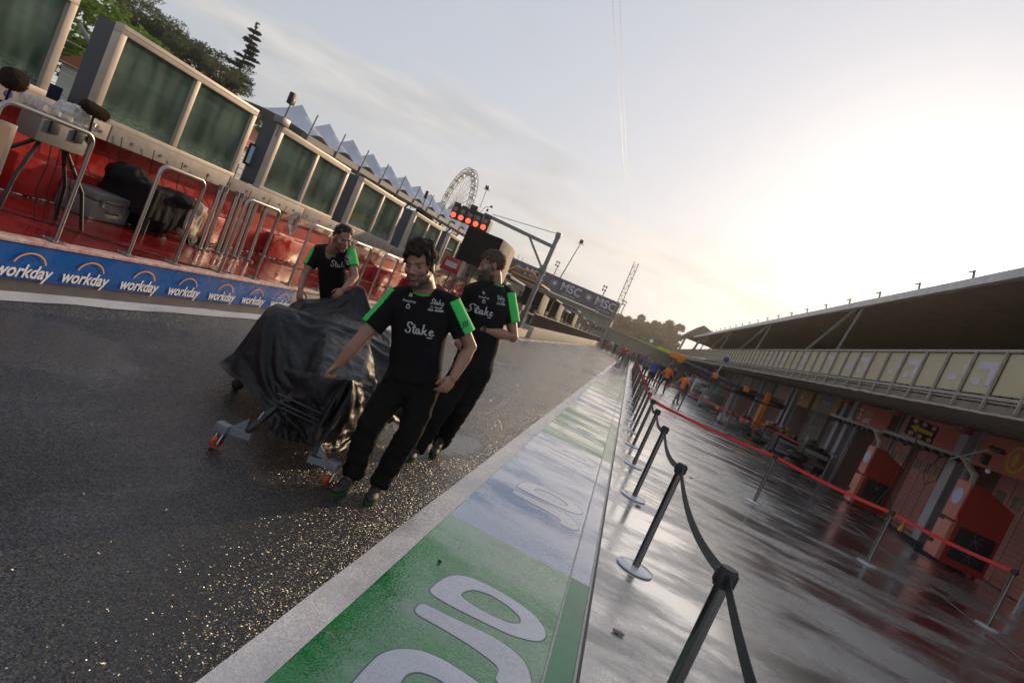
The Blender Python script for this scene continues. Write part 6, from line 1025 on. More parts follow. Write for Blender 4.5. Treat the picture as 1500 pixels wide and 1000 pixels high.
4,5,5,-1,5,3,0,3,4,3,-1,-5,-3,2,3,8,5,7,5,4,4,5,6,7,2,8,5,7,3,-2,6,5,8,5,-3,4,0,-4,9,2,-2,-2,-4,-2,1,5,7,4,-3,1,2,2,5,4,4,5,5,5,2,2,5,7,3,1,-3,-1,2,4,4,5,6,6,4,6,5,4,6,2,3,5,-1,4,-2,4,3,4,2,-6,-2,6,7,7,8,4,3,4,5,5,6,8,8,3,8,0,2,6,0,8,1,7,4,
-6,1,0,5,8,1,1,-2,-2,-3,2,2,1,3,3,3,4,4,4,4,5,3,-1,-1,10,-2,4,3,8,5,-1,-1,-2,0,2,2,3,5,6,5,4,6,0,5,3,3,0,3,3,7,-5,5,-5,4,6,7,6,5,6,8,6,4,6,5,3,5,6,6,6,1,5,3,7,0,8,-1,7,2,4,-3,0,-1,4,2,2,3,1,3,2,2,2,2,3,3,5,3,-3,-1,-6,8,8,-1,-1,6,3,6,7,1,0,1,
1,1,1,1,2,8,-5,2,8,-4,4,4,4,5,7,2,0,-6,7,7,6,3,7,6,7,7,4,7,0,7,6,4,3,7,0,5,0,9,-1,8,1,7,3,6,6,2,-1,-3,6,3,3,2,1,1,2,0,-2,5,4,5,-2,-5,-4,-4,3,4,5,6,-6,3,7,7,0,7,5,2,-4,0,5,4,3,-8,9,-9,1,7,5,6,6,5,3,-1,-7,7,4,5,5,8,4,7,5,7,4,7,3,7,0,7,7,5,4,
-1,6,4,6,2,7,4,7,7,6,0,3,-4,7,4,2,-4,4,-1,-3,1,6,6,2,-5,-8,-5,-3,2,5,6,8,-6,-5,6,2,8,6,-1,6,8,2,1,-5,0,3,8,-8,8,-9,-2,5,5,7,5,6,-6,3,6,6,9,-2,8,8,4,7,5,4,4,4,8,7,6,4,8,2,3,0,8,7,7,7,5,7,3,8,5,3,-5,7,3,0,-2,-5,0,3,5,4,2,-4,-8,-6,-2,-5,4,7,6,
8,0,-8,-3,6,5,7,1,-1,6,7,7,2,1,-8,-1,6,-5,6,-9,6,5,-5,5,5,1,4,7,7,4,7,5,3,8,5,7,5,5,8,4,3,6,5,8,5,1,7,1,6,6,7,8,7,7,5,7,8,-3,5,-5,-2,-1,1,4,4,0,-1,-3,-6,-2,-7,-6,6,4,2,6,7,2,1,-6,-2,2,5,7,0,-1,8,0,5,6,2,-6,-6,4,8,-7,-5,9,-7,0,7,7,7,4,7,7,7,
1,7,6,3,7,6,7,5,2,7,6,5,7,8,4,2,6,6,6,6,7,8,7,7,6,5,6,0,1,-7,3,4,1,-1,-6,-4,-1,-1,-6,1,-8,2,1,8,5,7,6,5,-5,-3,-2,-2,4,5,-6,3,6,-3,5,6,4,-3,-4,9,0,-8,-4,6,-7,6,7,7,8,7,2,7,7,6,1,8,6,8,6,2,8,-1,7,8,7,7,495,-4,-3,-2,-3,-5,-1,-4,-6,-1,-5,-5,-4,
-2,-4,-4,-2,-2,-3,-1,0,1,0,-1,0,0,0,0,0,-5,-3,-3,-2,2,-5,6,-9,1,-2,9,-6,-2,3,5,-2,3,4,-1,-1,-1,0,-2,-1,2,-3,-1,2,0,3,1,3,2,3,4,3,3,4,3,2,4,5,6,-4,-1,-2,-1,13,-3,-3,-3,-3,-5,-3,-3,-4,-4,-3,-4,-5,-3,-3,-4,-2,-1,-2,-2,0,1,-1,0,1,-1,0,0,-1,-5,
-3,-2,-3,-3,-3,-2,-2,0,0,1,1,3,2,1,2,3,4,0,-1,-1,-2,0,0,-1,-1,-1,1,1,1,3,2,3,3,3,3,3,3,4,2,4,4,6,-2,-1,-1,-1,14,-3,-3,-3,-4,-4,-4,-3,-4,-4,-3,-4,-4,-3,-4,-2,-2,-2,-2,-1,0,0,0,0,0,-1,-1,-1,-1,-3,-2,-3,-3,-3,-2,-3,-2,0,0,1,2,2,2,2,2,2,2,0,1,
-1,-1,0,-1,-1,0,-1,0,2,1,2,2,2,3,4,3,3,3,3,3,3,3,4,3,-1,-2,0,14,-3,-3,-4,-5,-4,-3,-3,-4,-4,-4,-3,-3,-5,-2,-2,-2,-2,-2,0,0,-1,1,0,-1,0,-1,-1,-3,-1,-3,-3,-4,-2,-3,-3,-1,1,-1,1,2,2,2,2,1,2,3,1,0,-2,1,0,-2,0,0,-2,0,2,2,1,1,4,2,2,3,3,3,3,3,4,4,4,
3,-1,-1,-1,14,-3,-3,-5,-5,-5,-2,-3,-4,-3,-5,-3,-5,-3,-2,-3,0,-3,-1,-1,0,1,-1,1,-1,-2,-2,2,-3,-3,-3,-2,-3,-3,-2,-3,-2,0,0,1,3,1,3,2,1,3,2,-2,-1,3,1,-2,0,-1,-2,1,-1,2,2,-1,2,2,3,3,4,3,2,4,1,4,4,5,4,0,-2,-1,14,-4,-4,-5,-5,-4,-3,-2,-5,-2,-5,-3,
-5,-2,-2,-3,-2,-1,-1,-1,1,0,-1,-1,1,-2,-2,-1,0,-3,-3,-3,-2,-3,-2,-3,-2,0,0,1,2,2,3,1,2,3,-2,0,1,3,1,-1,-2,0,-1,-1,0,0,2,1,2,2,2,4,3,3,3,2,3,3,4,5,3,2,-2,-1,11,-3,-3,-5,-4,-4,-4,-3,-4,-4,-2,-4,-4,-2,-2,-3,-2,-1,0,-1,0,-1,0,0,-1,-1,-1,-2,-1,
-2,-3,-3,-2,-3,-3,-2,-2,-1,1,1,2,2,2,2,2,1,0,1,1,1,0,-1,0,0,-1,0,0,0,1,2,1,2,2,4,3,2,3,3,3,3,4,2,3,4,0,-1,13,-4,-4,-4,-3,-3,-4,-4,-3,-4,-3,-4,-3,-2,-2,-2,-3,-1,0,0,-1,0,-1,0,-1,-1,-2,-2,-2,-2,-2,-2,-3,-3,-2,-3,-1,0,0,1,2,2,2,2,1,1,1,1,1,1,0,
0,0,-1,0,0,-1,0,2,1,1,2,3,2,3,3,3,3,3,3,3,3,3,2,3,-1,12,-4,-4,-3,-2,-4,-3,-5,-4,-2,-4,-4,-2,-3,-2,-2,-2,0,-1,1,-1,-2,0,1,-2,-1,-1,-3,-3,-2,-1,-2,-3,-3,-3,-2,-2,1,-1,2,2,2,2,1,1,2,2,1,1,0,1,-2,0,1,0,-1,0,-1,1,2,1,2,1,4,3,1,4,4,3,3,2,2,2,4,4,
0,13,-4,-4,-2,-5,-1,-4,-5,-5,-3,-2,-4,-3,-1,-2,-3,-1,0,0,-1,0,-1,-2,-2,2,-1,-1,-3,-3,-3,-2,-1,-2,-3,-3,-2,-2,-1,1,2,2,2,2,0,2,2,2,1,1,-1,-1,1,0,1,-1,0,0,-1,1,2,1,2,1,3,2,3,4,2,5,0,4,1,3,4,4,2,13,-4,-4,-3,-4,-4,-1,-5,-4,-4,-2,-3,-3,-2,-2,-2,
0,-1,0,-1,0,-2,-1,-2,-1,0,-1,-2,-2,-3,-2,-2,-2,-2,-3,-3,-1,-1,1,2,2,2,1,1,2,1,2,1,1,-2,1,1,0,1,0,-1,0,0,0,2,1,1,2,2,3,2,4,2,3,3,2,3,3,4,3,3,13,-4,-3,-4,-4,-3,-3,-4,-3,-4,-3,-2,-2,-2,-3,-1,-1,0,-1,-1,-1,-1,-1,-2,-1,-1,-2,-1,-2,-2,-2,-2,-2,-3,
-2,-3,-1,-1,1,2,2,1,2,2,1,1,1,0,1,1,0,0,1,0,0,0,0,0,0,2,1,1,2,2,3,3,2,3,3,2,3,3,3,3,2,4,12,-2,-4,-4,-4,-3,-4,-3,-4,-3,-2,-3,-1,-2,-3,-1,0,-1,-1,0,-1,-2,-1,-1,-2,-1,-1,-2,-2,-2,-2,-2,-3,-1,-3,-3,-1,0,0,2,3,1,1,2,0,2,1,1,1,0,0,1,0,1,0,0,0,0,0,
0,2,2,0,2,3,2,3,3,3,2,4,3,3,3,1,2,13,-3,-2,-4,-5,-3,-4,-3,-4,-2,-3,-2,-3,-2,-1,-1,-1,1,-2,-2,-1,1,-1,-1,-2,-3,-3,-1,0,-2,-2,-3,-2,-3,-1,-3,-2,0,1,3,1,1,2,1,2,1,1,-1,0,2,1,1,1,0,-1,1,0,-1,1,0,2,0,2,2,3,2,3,1,3,4,3,4,3,0,4,2,11,-1,-5,-1,-4,-4,
-4,-3,-4,-3,-1,-2,-3,-2,-1,-1,0,0,-2,-2,-1,0,-1,-1,-2,-2,-3,-2,-1,0,-2,-3,-2,-3,-1,-3,-2,-1,2,3,0,2,1,2,2,0,0,0,2,1,2,0,0,1,-1,2,-1,0,0,0,2,0,2,2,1,4,1,3,3,3,4,3,2,0,3,4,11,-1,-3,-4,-3,-2,-4,-3,-3,-3,-2,-2,-3,-1,-1,0,-1,-1,-1,-2,-1,-1,-2,-1,
-1,-2,-1,-2,-2,-2,-2,-1,-2,-3,-2,-3,-1,0,1,2,2,1,2,0,1,1,1,1,1,1,0,1,1,0,1,0,0,1,0,0,1,1,1,2,1,2,2,3,4,2,2,2,3,3,3,3,12,-3,-2,-2,-4,-3,-1,-4,-2,-2,-3,-2,-2,-1,-2,-1,0,-1,-1,-1,-2,-1,-1,-2,-2,-1,-2,-2,-2,-2,-2,-1,-2,-2,-2,-3,-1,0,2,1,1,1,2,1,
1,0,1,2,0,1,1,1,1,0,1,0,0,1,0,0,1,1,2,1,1,2,2,3,2,3,2,3,3,3,3,2,12,-5,-3,1,-2,-3,-4,-2,-2,-3,-1,-2,-2,-2,-1,0,-1,-1,-1,-1,-1,-2,-2,-1,-2,-1,-2,-2,-2,-2,-1,-3,-1,-2,-2,-3,-1,0,2,1,2,1,1,1,0,1,2,1,1,1,1,1,0,1,1,0,0,0,1,-1,0,3,0,2,1,2,1,3,3,3,
2,1,2,4,4,4,12,-5,-3,1,-1,-3,-3,-4,-2,-2,0,-3,-1,-2,0,-1,-1,-1,-1,-1,-1,-2,-3,-1,0,-2,-2,-2,-2,-3,0,-3,-3,0,-2,-3,-1,0,2,1,2,1,0,1,2,0,2,2,0,1,1,1,0,1,1,0,0,1,-1,1,-1,1,2,2,0,1,3,3,3,2,-1,3,4,4,4,3,0,8,-2,-3,-2,1,-3,-3,-2,-2,0,-3,-1,-1,-1,
-1,-1,-2,-1,-1,-2,-2,0,-2,-1,-3,-1,-2,-2,-1,-2,-2,-2,-2,-1,-2,-1,0,1,2,-1,1,2,1,2,1,1,1,1,1,1,1,0,0,1,0,1,1,0,0,0,0,2,2,0,1,2,3,3,-1,3,3,2,5,2,3,9,0,2,2,2,-1,-2,-2,-1,-2,-1,-2,-2,-1,-2,-2,-2,-2,-2,-1,-2,-1,-2,-2,-1,-1,-2,-1,-2,-1,-1,-1,-1,
-2,-1,-2,0,0,1,1,0,1,1,0,1,1,0,1,1,1,0,1,1,1,0,1,1,1,1,1,0,1,1,2,1,1,1,2,2,1,3,3,-1,-3,0,4,13,2,1,1,1,0,-1,-2,-1,-1,-2,-1,-2,-2,-2,-2,-2,-3,-2,-3,-1,-1,-1,-2,-1,-2,-1,-1,-1,-1,0,-2,-1,-1,-1,-2,0,0,0,1,1,1,0,1,1,0,0,1,1,1,1,0,1,1,1,0,1,2,1,0,
1,1,1,1,1,1,1,2,3,0,-5,-3,-2,0,0,0,15,1,2,-1,1,1,-2,-1,-1,-1,-1,-2,-3,-1,-4,-2,-3,-1,-2,-1,-1,-2,-2,-1,-1,-1,-2,-1,0,-1,-1,-1,-2,-2,0,-1,-1,0,1,1,1,0,1,0,1,0,1,0,1,1,0,1,1,1,1,1,0,1,1,1,2,1,0,1,1,0,1,0,0,0,0,-2,-3,1,0,0,14,1,1,1,0,1,-1,-2,
-1,-1,-2,-2,-2,-3,-2,-3,-1,-2,-1,-2,-1,-2,-1,-2,-1,-2,-1,-1,0,-1,-1,-1,-2,-1,-1,-1,0,0,0,1,0,1,1,1,0,1,0,1,0,1,1,1,0,1,2,0,0,1,1,1,1,2,0,1,1,0,-1,2,0,-1,-3,-2,-1,0,0,1,14,0,0,2,-1,0,-1,1,-1,-2,-1,-3,-2,-2,-2,-2,-2,-2,-1,-2,-2,-1,-2,-1,-1,-1,
-2,-1,-1,-1,-1,-1,-1,-1,-1,0,0,-1,1,1,0,1,0,1,0,1,1,0,1,1,0,1,1,1,0,1,1,1,0,1,1,2,1,0,0,0,1,-2,-1,0,0,-2,0,-1,0,-1,12,2,0,1,1,0,-1,0,-1,-1,-2,-2,-2,-3,-2,-2,-1,-2,-2,-2,-1,-2,-2,-2,-2,-1,-1,0,-1,0,-1,-1,-1,-1,-1,0,0,-1,0,1,0,0,1,0,1,1,1,1,0,
1,1,0,1,1,1,1,0,1,1,1,1,1,1,0,0,0,0,0,-1,-1,-1,-1,-2,-1,-1,-2,15,1,1,1,0,0,0,-2,0,-1,-2,-4,-4,-3,-1,-4,-2,-2,-1,-2,-1,-2,-1,1,-1,-1,0,-1,-1,-1,-1,-1,0,-1,0,-1,1,-1,0,0,1,0,0,1,0,-1,0,0,0,0,1,0,1,1,0,2,1,1,1,2,4,2,0,0,1,0,0,-1,0,-2,-1,0,-2,
-1,-2,-1,14,2,1,0,0,1,-2,0,0,-2,-4,-4,-2,-4,-3,-1,-2,-3,-2,-1,-1,-1,-1,-1,0,1,-1,-2,0,-1,0,-2,0,0,0,0,0,0,-1,0,0,0,0,1,-1,1,-1,1,-1,0,1,0,0,0,1,1,1,3,2,0,3,4,1,-1,1,0,0,0,-2,-1,0,-1,-2,-1,-2,-1,14,1,1,0,2,0,-1,-1,0,-3,-4,-2,-5,-3,-2,-3,-2,
-1,-2,-1,-1,-1,-1,0,0,0,-1,-1,-2,-1,0,-1,0,0,-7,-1,0,0,1,6,0,0,0,0,0,1,-1,0,0,1,0,0,1,0,0,1,2,1,1,2,2,2,4,0,0,0,0,-2,0,-1,-2,0,-1,-1,-2,-1,14,0,1,1,1,-1,0,0,0,-2,-4,-4,-3,-3,-3,-2,-2,-2,-1,-1,-1,-1,-1,-1,0,-1,-2,-1,0,-1,-1,1,-3,-8,-2,0,-2,0,
5,0,6,2,0,0,1,0,-1,1,0,0,0,1,0,0,1,1,1,1,2,2,1,3,3,0,0,-1,0,0,-2,-1,-1,-1,-1,-1,-1,-1,7,4,3,1,-5,1,1,2,-7,-2,2,-1,-3,-3,-3,-3,-4,-1,0,0,-1,-1,0,-1,-1,-2,0,-1,-2,-1,1,-6,-8,-1,1,-3,0,-3,5,5,0,1,5,3,0,0,0,0,0,0,0,0,-1,0,0,1,2,3,1,3,2,2,3,1,-1,
0,0,-1,-2,-1,-2,0,0,-1,-2,-1,11,2,4,-4,3,1,2,-5,-7,-2,2,3,-6,-1,-4,-2,-1,0,0,-1,0,0,-2,-1,0,-1,-6,-1,1,0,-6,-9,0,2,-5,-1,1,-4,4,7,2,1,-2,4,7,0,-1,-1,3,-1,-1,0,0,-1,1,-1,1,1,5,1,3,5,1,1,0,0,-3,1,-1,-2,-2,0,-3,0,1,-2,10,1,1,3,1,3,-3,-7,-4,1,
-2,3,-1,-5,-1,-1,0,0,0,0,-3,0,0,0,-2,-7,-3,2,-1,-5,-9,-1,2,-1,-5,0,0,-3,2,6,6,-1,3,-2,3,6,2,-1,0,1,1,-1,0,-1,1,0,-2,0,5,1,5,2,-2,1,6,-3,0,-3,2,-3,-1,-2,-1,0,-1,2,13,1,2,1,2,-1,-6,-4,-1,-1,1,-1,-1,0,0,-1,-1,0,0,-1,-1,0,-1,-4,-6,-3,1,-2,-5,-7,
-1,0,0,-4,-2,0,-1,-2,2,3,5,5,-1,3,2,1,4,3,0,0,0,1,0,0,-1,0,0,-1,0,3,4,0,2,2,-1,4,-2,-1,-2,1,-1,-2,-1,1,-1,2,13,1,1,1,1,-6,-3,-2,2,-2,1,0,0,0,-1,0,0,-1,-1,0,-1,-2,-6,-7,-2,2,-3,-6,-4,0,-2,-1,-3,-3,0,0,-1,-1,0,1,4,5,4,-1,3,5,1,3,2,1,0,1,0,0,0,
0,-1,0,0,0,2,1,2,4,1,-1,-1,1,-1,0,-1,0,-1,0,-1,1,13,2,-1,2,-5,-2,-1,0,0,0,0,0,1,-1,0,0,-2,0,0,0,-3,-9,-7,-3,2,-2,-6,-3,1,-3,1,-3,-6,-1,1,1,-2,2,-2,0,0,6,5,3,-2,3,8,2,1,2,2,1,-1,1,0,-1,-1,0,1,-1,1,1,3,0,6,-1,-1,0,-1,0,-1,-1,0,-1,1,-2,13,2,-1,
-2,-2,0,0,-1,0,1,-1,0,1,0,-1,-2,0,0,0,-2,-10,-9,-4,3,-2,-5,-2,0,-4,2,-1,-8,0,-1,0,3,-3,2,-1,-2,0,1,7,6,0,-3,5,10,2,1,2,1,0,1,0,-1,0,-1,-1,1,2,0,3,-2,6,1,-2,-2,2,-1,-1,0,-1,0,0,-1,14,0,1,-3,0,-1,0,0,0,0,-1,0,1,-1,-1,-1,0,0,-2,-9,-10,-6,2,-3,
-1,-1,-1,-6,2,0,-7,0,-1,0,0,2,-2,1,-1,-1,0,0,1,8,3,-1,-3,8,11,2,1,2,0,0,1,-1,-1,0,0,0,-1,4,1,0,1,4,-2,-1,2,-2,-1,0,1,-1,0,0,15,0,0,-2,-3,1,-1,1,0,0,-1,-1,1,0,-1,0,0,-2,-8,-10,-9,1,-2,0,-1,0,-6,-1,1,-4,-1,0,-1,0,-1,1,-1,0,0,0,0,0,0,0,8,1,-2,
-1,10,11,3,1,0,0,1,-1,0,-1,0,0,-2,4,3,0,0,2,0,-1,2,-3,-2,3,0,0,0,0,14,1,0,-3,-5,2,1,-1,1,0,-4,1,2,-1,-1,1,0,-7,-10,-10,-3,0,0,0,0,-5,-2,0,-4,0,0,-1,0,-1,0,0,0,0,-1,0,1,0,-1,1,0,6,1,-2,1,11,11,3,0,0,0,-3,1,1,-1,-3,-1,5,4,-2,4,1,-1,0,-5,-2,4,
2,1,0,-1,0,13,2,0,-2,-6,-3,3,1,1,0,-5,2,-1,3,-2,2,-2,-11,-11,-7,1,0,1,0,-3,-5,0,-1,-3,1,0,-2,0,-1,1,-1,1,0,-1,0,-1,1,0,0,0,1,4,1,-2,4,13,9,1,-1,-2,-1,2,0,-1,-3,-1,3,6,-2,2,4,-1,-5,-3,1,4,3,1,-1,0,-1,14,2,0,-3,-4,-5,-1,3,2,-1,-4,2,0,2,-2,2,
-5,-11,-11,-2,1,1,0,-1,-8,1,0,-3,0,-2,0,0,0,-1,1,-1,1,0,-1,0,0,0,0,0,1,0,1,3,-1,-1,8,12,7,0,-2,-1,1,0,-1,-4,0,3,6,-2,2,3,-2,-4,-3,4,4,3,0,0,-1,0,14,2,-3,-1,-3,-5,-3,1,1,1,-4,1,3,0,0,0,-9,-10,-7,1,0,1,0,-9,0,0,-1,-1,0,-1,0,0,-1,0,0,0,0,-1,1,
0,-1,0,1,0,0,1,0,2,0,-1,0,11,12,3,-1,-1,0,-1,-2,-2,0,3,5,0,2,-1,-2,-3,1,4,4,2,0,0,0,0,14,1,-1,-3,-2,-4,-4,-2,-1,2,-2,-1,4,1,0,-3,-11,-8,-1,1,0,0,-6,-3,0,0,0,-1,0,-1,0,-1,0,0,0,-1,0,0,0,0,0,0,0,1,0,0,1,0,0,1,-1,3,11,10,1,-1,-1,-4,-2,0,0,5,3,
0,1,-3,-1,0,3,4,3,3,0,-1,0,1,15,0,-5,0,-5,0,-4,-5,-3,3,-1,-2,6,-2,2,-6,-10,-6,2,2,0,-3,-6,0,0,0,0,-1,-1,0,-1,0,0,0,-1,0,0,0,0,0,0,0,0,0,1,0,0,1,-1,0,0,0,5,12,7,0,-3,-3,-4,0,1,6,2,-1,-1,-4,1,4,4,3,3,3,-2,1,1,1,14,-5,-3,0,-5,-2,0,-5,-5,-1,3,
-3,6,-3,4,-10,-8,-1,3,1,-2,-7,1,0,-1,0,0,-2,0,0,0,-1,0,0,0,-1,0,0,0,0,0,0,0,0,0,1,0,1,0,-1,1,-1,0,9,11,2,-2,-3,-5,-1,2,6,1,-2,-4,-1,4,5,4,0,6,-1,2,2,1,0,13,-4,-4,-3,-2,-4,0,-4,-4,-3,1,-2,5,-1,2,-9,-6,1,3,0,-7,-1,0,0,0,1,-2,0,0,-1,0,0,0,-1,0,
0,-1,0,1,0,0,0,0,0,0,0,0,0,1,0,-1,1,0,0,11,7,-1,-2,-5,-2,2,5,-1,-2,-2,2,4,4,1,2,6,1,2,2,1,1,14,-4,-3,-4,-4,-3,-3,-2,-3,-3,-2,-1,1,3,1,-9,-2,2,2,-6,-1,0,0,0,0,0,-1,0,-1,0,0,0,-1,0,0,-1,0,0,0,0,1,0,-1,0,0,0,1,0,0,0,0,0,0,-1,3,10,3,-3,-3,-4,4,
0,-1,0,1,3,4,2,2,2,3,6,2,2,1,1,14,-4,-4,-4,-3,-4,-3,-4,-2,-3,-2,-2,-2,3,2,-6,0,2,0,-5,0,0,1,0,-1,0,0,-1,0,0,0,-1,0,0,-1,0,0,0,0,0,0,0,0,0,0,0,0,1,0,0,0,0,-1,0,0,4,8,-1,-4,-4,2,0,0,1,4,2,2,4,2,3,0,4,6,2,2,1,7,-2,-5,1,-2,-4,-3,-4,-4,-3,-3,0,
-3,0,3,-4,2,2,-4,-1,1,0,1,-2,1,0,-1,-1,0,0,0,0,0,-1,0,-1,0,0,0,0,0,1,-1,1,0,-1,0,0,2,-2,2,0,-1,-1,0,0,8,2,-4,-5,1,-1,1,3,2,3,4,2,3,3,-3,7,2,3,6,2,9,-4,-3,-1,-1,1,-3,-4,-3,-3,-3,-3,-2,0,0,1,2,0,-3,1,0,0,-1,1,0,-1,0,0,0,0,0,-1,0,0,-1,0,0,-1,1,
0,0,0,0,0,-1,1,0,-1,1,0,-1,2,-1,-1,0,0,2,5,-5,-3,2,-2,3,2,3,3,3,3,2,-2,3,3,3,4,4,-2,13,-3,-2,-3,-2,-3,-1,-2,-1,-3,-3,-3,-1,-1,-1,2,1,-2,0,1,0,0,0,0,0,0,0,0,0,-1,0,0,-1,-1,0,0,0,0,0,0,0,0,0,0,0,0,0,0,0,0,-1,0,1,0,-1,0,0,3,-4,0,0,0,3,3,2,2,2,
2,1,2,3,2,4,4,-3,5,12,-1,-2,-2,-3,-2,-2,-2,-2,-3,-2,-3,-2,0,-1,2,-1,0,1,-1,0,0,0,1,0,0,1,-1,0,0,0,-1,0,-1,0,0,0,0,0,0,0,0,0,0,0,0,-1,0,0,0,0,0,-1,1,0,0,-1,-1,-1,0,1,1,3,2,2,2,2,2,2,2,1,1,1,2,3,5,8,-5,-3,2,4,-2,-1,-3,-2,-2,-3,-3,-1,0,-2,1,1,
-1,0,1,-2,1,1,1,0,0,0,0,-1,1,0,-1,-1,0,-2,1,1,-1,0,0,1,0,-1,0,0,0,0,-1,1,-1,-1,2,-1,-1,1,0,0,-1,-1,0,0,2,2,2,1,2,3,2,3,1,0,-1,-7,8,7,6,7,-6,-2,5,3,3,-1,-2,-3,-2,-3,-2,-2,0,-1,1,-1,0,1,-1,0,0,1,1,0,0,1,-1,0,0,0,-1,0,-1,-2,2,0,0,0,0,0,0,-1,0,
0,1,-1,0,-1,0,-1,0,0,0,0,1,0,-1,0,0,0,1,2,2,2,2,2,2,1,-1,-3,-6,-3,3,6,7,6,-3,-1,-1,0,1,2,4,1,0,-2,-3,-2,1,-1,0,0,0,-1,0,0,1,1,-1,0,0,0,0,1,0,0,0,-1,-2,0,1,1,-1,0,0,-1,0,1,-1,1,-1,-1,0,0,0,0,-1,0,0,0,1,0,0,-1,0,0,1,2,2,2,2,-6,-2,-2,0,-1,-1,0,
1,1,2,13,-1,-2,-1,-2,-1,-1,0,2,2,2,1,0,0,0,0,-1,-1,0,0,-1,0,-1,0,-1,0,0,0,0,0,0,1,0,0,0,-2,-1,-1,-1,-1,0,-1,-1,0,-1,1,1,1,1,1,1,1,1,0,0,0,1,0,0,-1,0,0,0,-1,0,0,-1,-1,0,0,0,-1,1,0,1,0,2,-1,-1,-2,-4,3,5,4,3,2,1,1,1,0,1,-1,-1,-1,-1,0,-2,-1,-2,
-1,0,-2,-1,0,-1,-1,1,0,0,0,0,0,3,0,-4,-2,0,-1,-2,1,1,3,2,2,1,1,1,1,-1,1,1,0,0,2,-1,-1,0,-1,-1,0,-1,-1,-3,-3,-3,-1,0,-1,3,3,3,1,-4,-2,0,3,7,5,4,1,-1,3,4,4,1,1,1,-1,-1,-2,-1,1,-1,-2,-2,-3,0,-1,0,-2,0,0,1,0,0,0,0,-1,-1,-1,0,0,0,-1,-2,1,-1,1,1,
4,-3,1,1,2,4,1,2,-1,1,2,1,-3,0,-2,0,-3,-3,-3,-2,-2,1,-2,-5,-2,0,3,8,-5,1,3,3,6,5,7,-1,2,4,3,4,5,2,0,2,-3,0,-2,-1,-2,2,-3,-3,-1,-1,0,-1,0,-1,0,1,-2,0,1,0,1,-2,0,0,-1,0,-2,-2,1,0,0,0,-1,1,3,1,3,3,2,-1,2,1,2,1,-3,0,-4,-1,-1,-2,-2,-3,-2,-3,-1,
-2,-2,0,1,0,5,12,4,4,5,4,4,3,3,2,4,5,4,1,2,0,-2,-3,2,-3,0,-2,1,-2,-1,-1,-1,-1,0,-1,0,0,-1,0,0,0,0,1,-1,0,0,-1,-2,-2,0,-1,0,1,1,1,2,2,2,2,0,2,0,2,1,3,-2,-3,-2,-4,-1,-6,-5,-3,3,0,0,-1,-1,-1,-2,3,4,9,1,4,4,4,6,6,5,4,4,5,2,2,3,-2,0,-2,-3,1,-2,
-1,-3,3,-1,-1,0,-1,0,-2,-1,-2,-2,0,0,0,0,-1,0,0,1,1,0,-3,-2,-3,3,2,3,0,1,1,0,3,2,1,2,1,1,3,-1,-4,-1,-5,-5,-6,0,-4,-5,-5,-4,-3,8,4,4,-2,-9,5,7,5,5,3,7,3,6,6,4,4,3,3,1,-4,-1,3,-4,-3,3,-4,-4,-3,-1,-1,-1,-1,0,0,-1,2,3,-3,-1,-1,1,0,2,-2,-1,0,0,3,
-2,-2,-5,0,1,2,2,2,4,4,1,4,-3,5,-2,4,0,-5,0,-4,-6,-5,-7,-5,-3,1,-4,-8,-5,-2,11,7,1,11,7,6,2,5,6,6,6,5,4,3,2,5,0,-4,-2,6,-4,-4,-3,4,-5,-4,0,-3,-1,-1,0,1,2,1,2,-1,-2,0,-1,0,3,-3,0,0,0,0,1,-3,-5,-1,-1,2,2,5,4,0,5,-3,4,4,-4,4,1,-3,-5,0,-5,-7,-6,
-5,-7,-5,-5,3,-4,-8,-3,3,11,11,5,6,6,5,4,6,7,4,3,3,4,3,1,-4,-3,6,0,-4,-4,-1,1,-5,-2,-1,-1,0,0,2,1,1,0,-1,0,0,0,0,0,0,-1,0,0,0,-4,-2,-1,-1,0,-1,3,4,0,5,-2,2,5,3,-5,-1,6,-2,-3,-5,-2,-5,-6,-6,-6,-6,-5,-5,-4,2,-3,-10,0,11,6,6,6,6,5,5,4,4,4,3,2,
5,1,-4,-4,7,2,-3,-4,-3,-1,-1,-1,-2,-1,1,0,1,2,0,0,0,-1,0,0,0,0,0,0,-1,0,-1,-2,-2,-2,-2,0,0,1,1,4,-1,1,5,2,4,-3,-5,6,0,-5,-3,-4,-3,-4,-6,-6,-5,-6,-6,-2,-2,-7,-3,-4,12,7,7,4,3,8,4,2,5,5,-1,7,5,0,-5,-3,5,6,-3,-3,-3,-2,-2,-2,0,0,0,1,1,2,1,0,-1,
0,0,-1,0,0,0,-1,0,0,-1,-1,-3,-2,-2,-1,-1,1,1,1,3,0,5,0,5,-6,-4,5,3,-7,-2,-3,-5,-1,-4,-5,-5,-6,-6,-6,-3,-3,-2,-3,4,7,11,3,9,7,3,1,7,-3,8,6,5,-1,-7,-2,5,8,-2,-3,-4,-2,-2,-1,1,0,1,0,1,2,1,0,-1,1,-1,0,0,-1,0,-1,0,0,-1,-1,-2,-3,-2,0,-3,1,0,2,3,
-2,6,-2,6,-8,-5,4,6,-3,-8,-4,1,-6,0,-3,-3,-6,-7,-5,-5,-2,-2,-2,17,1,6,11,4,9,-2,8,-2,8,4,8,2,-2,-7,1,8,5,-2,-3,-3,-2,-2,0,1,0,1,1,1,1,2,-1,0,0,-1,0,0,-1,0,0,0,-2,0,-3,-2,-1,-2,-2,-2,1,0,2,3,-4,4,-1,7,-5,-8,0,7,2,-6,-8,-5,2,-3,-6,1,-2,-5,-5,
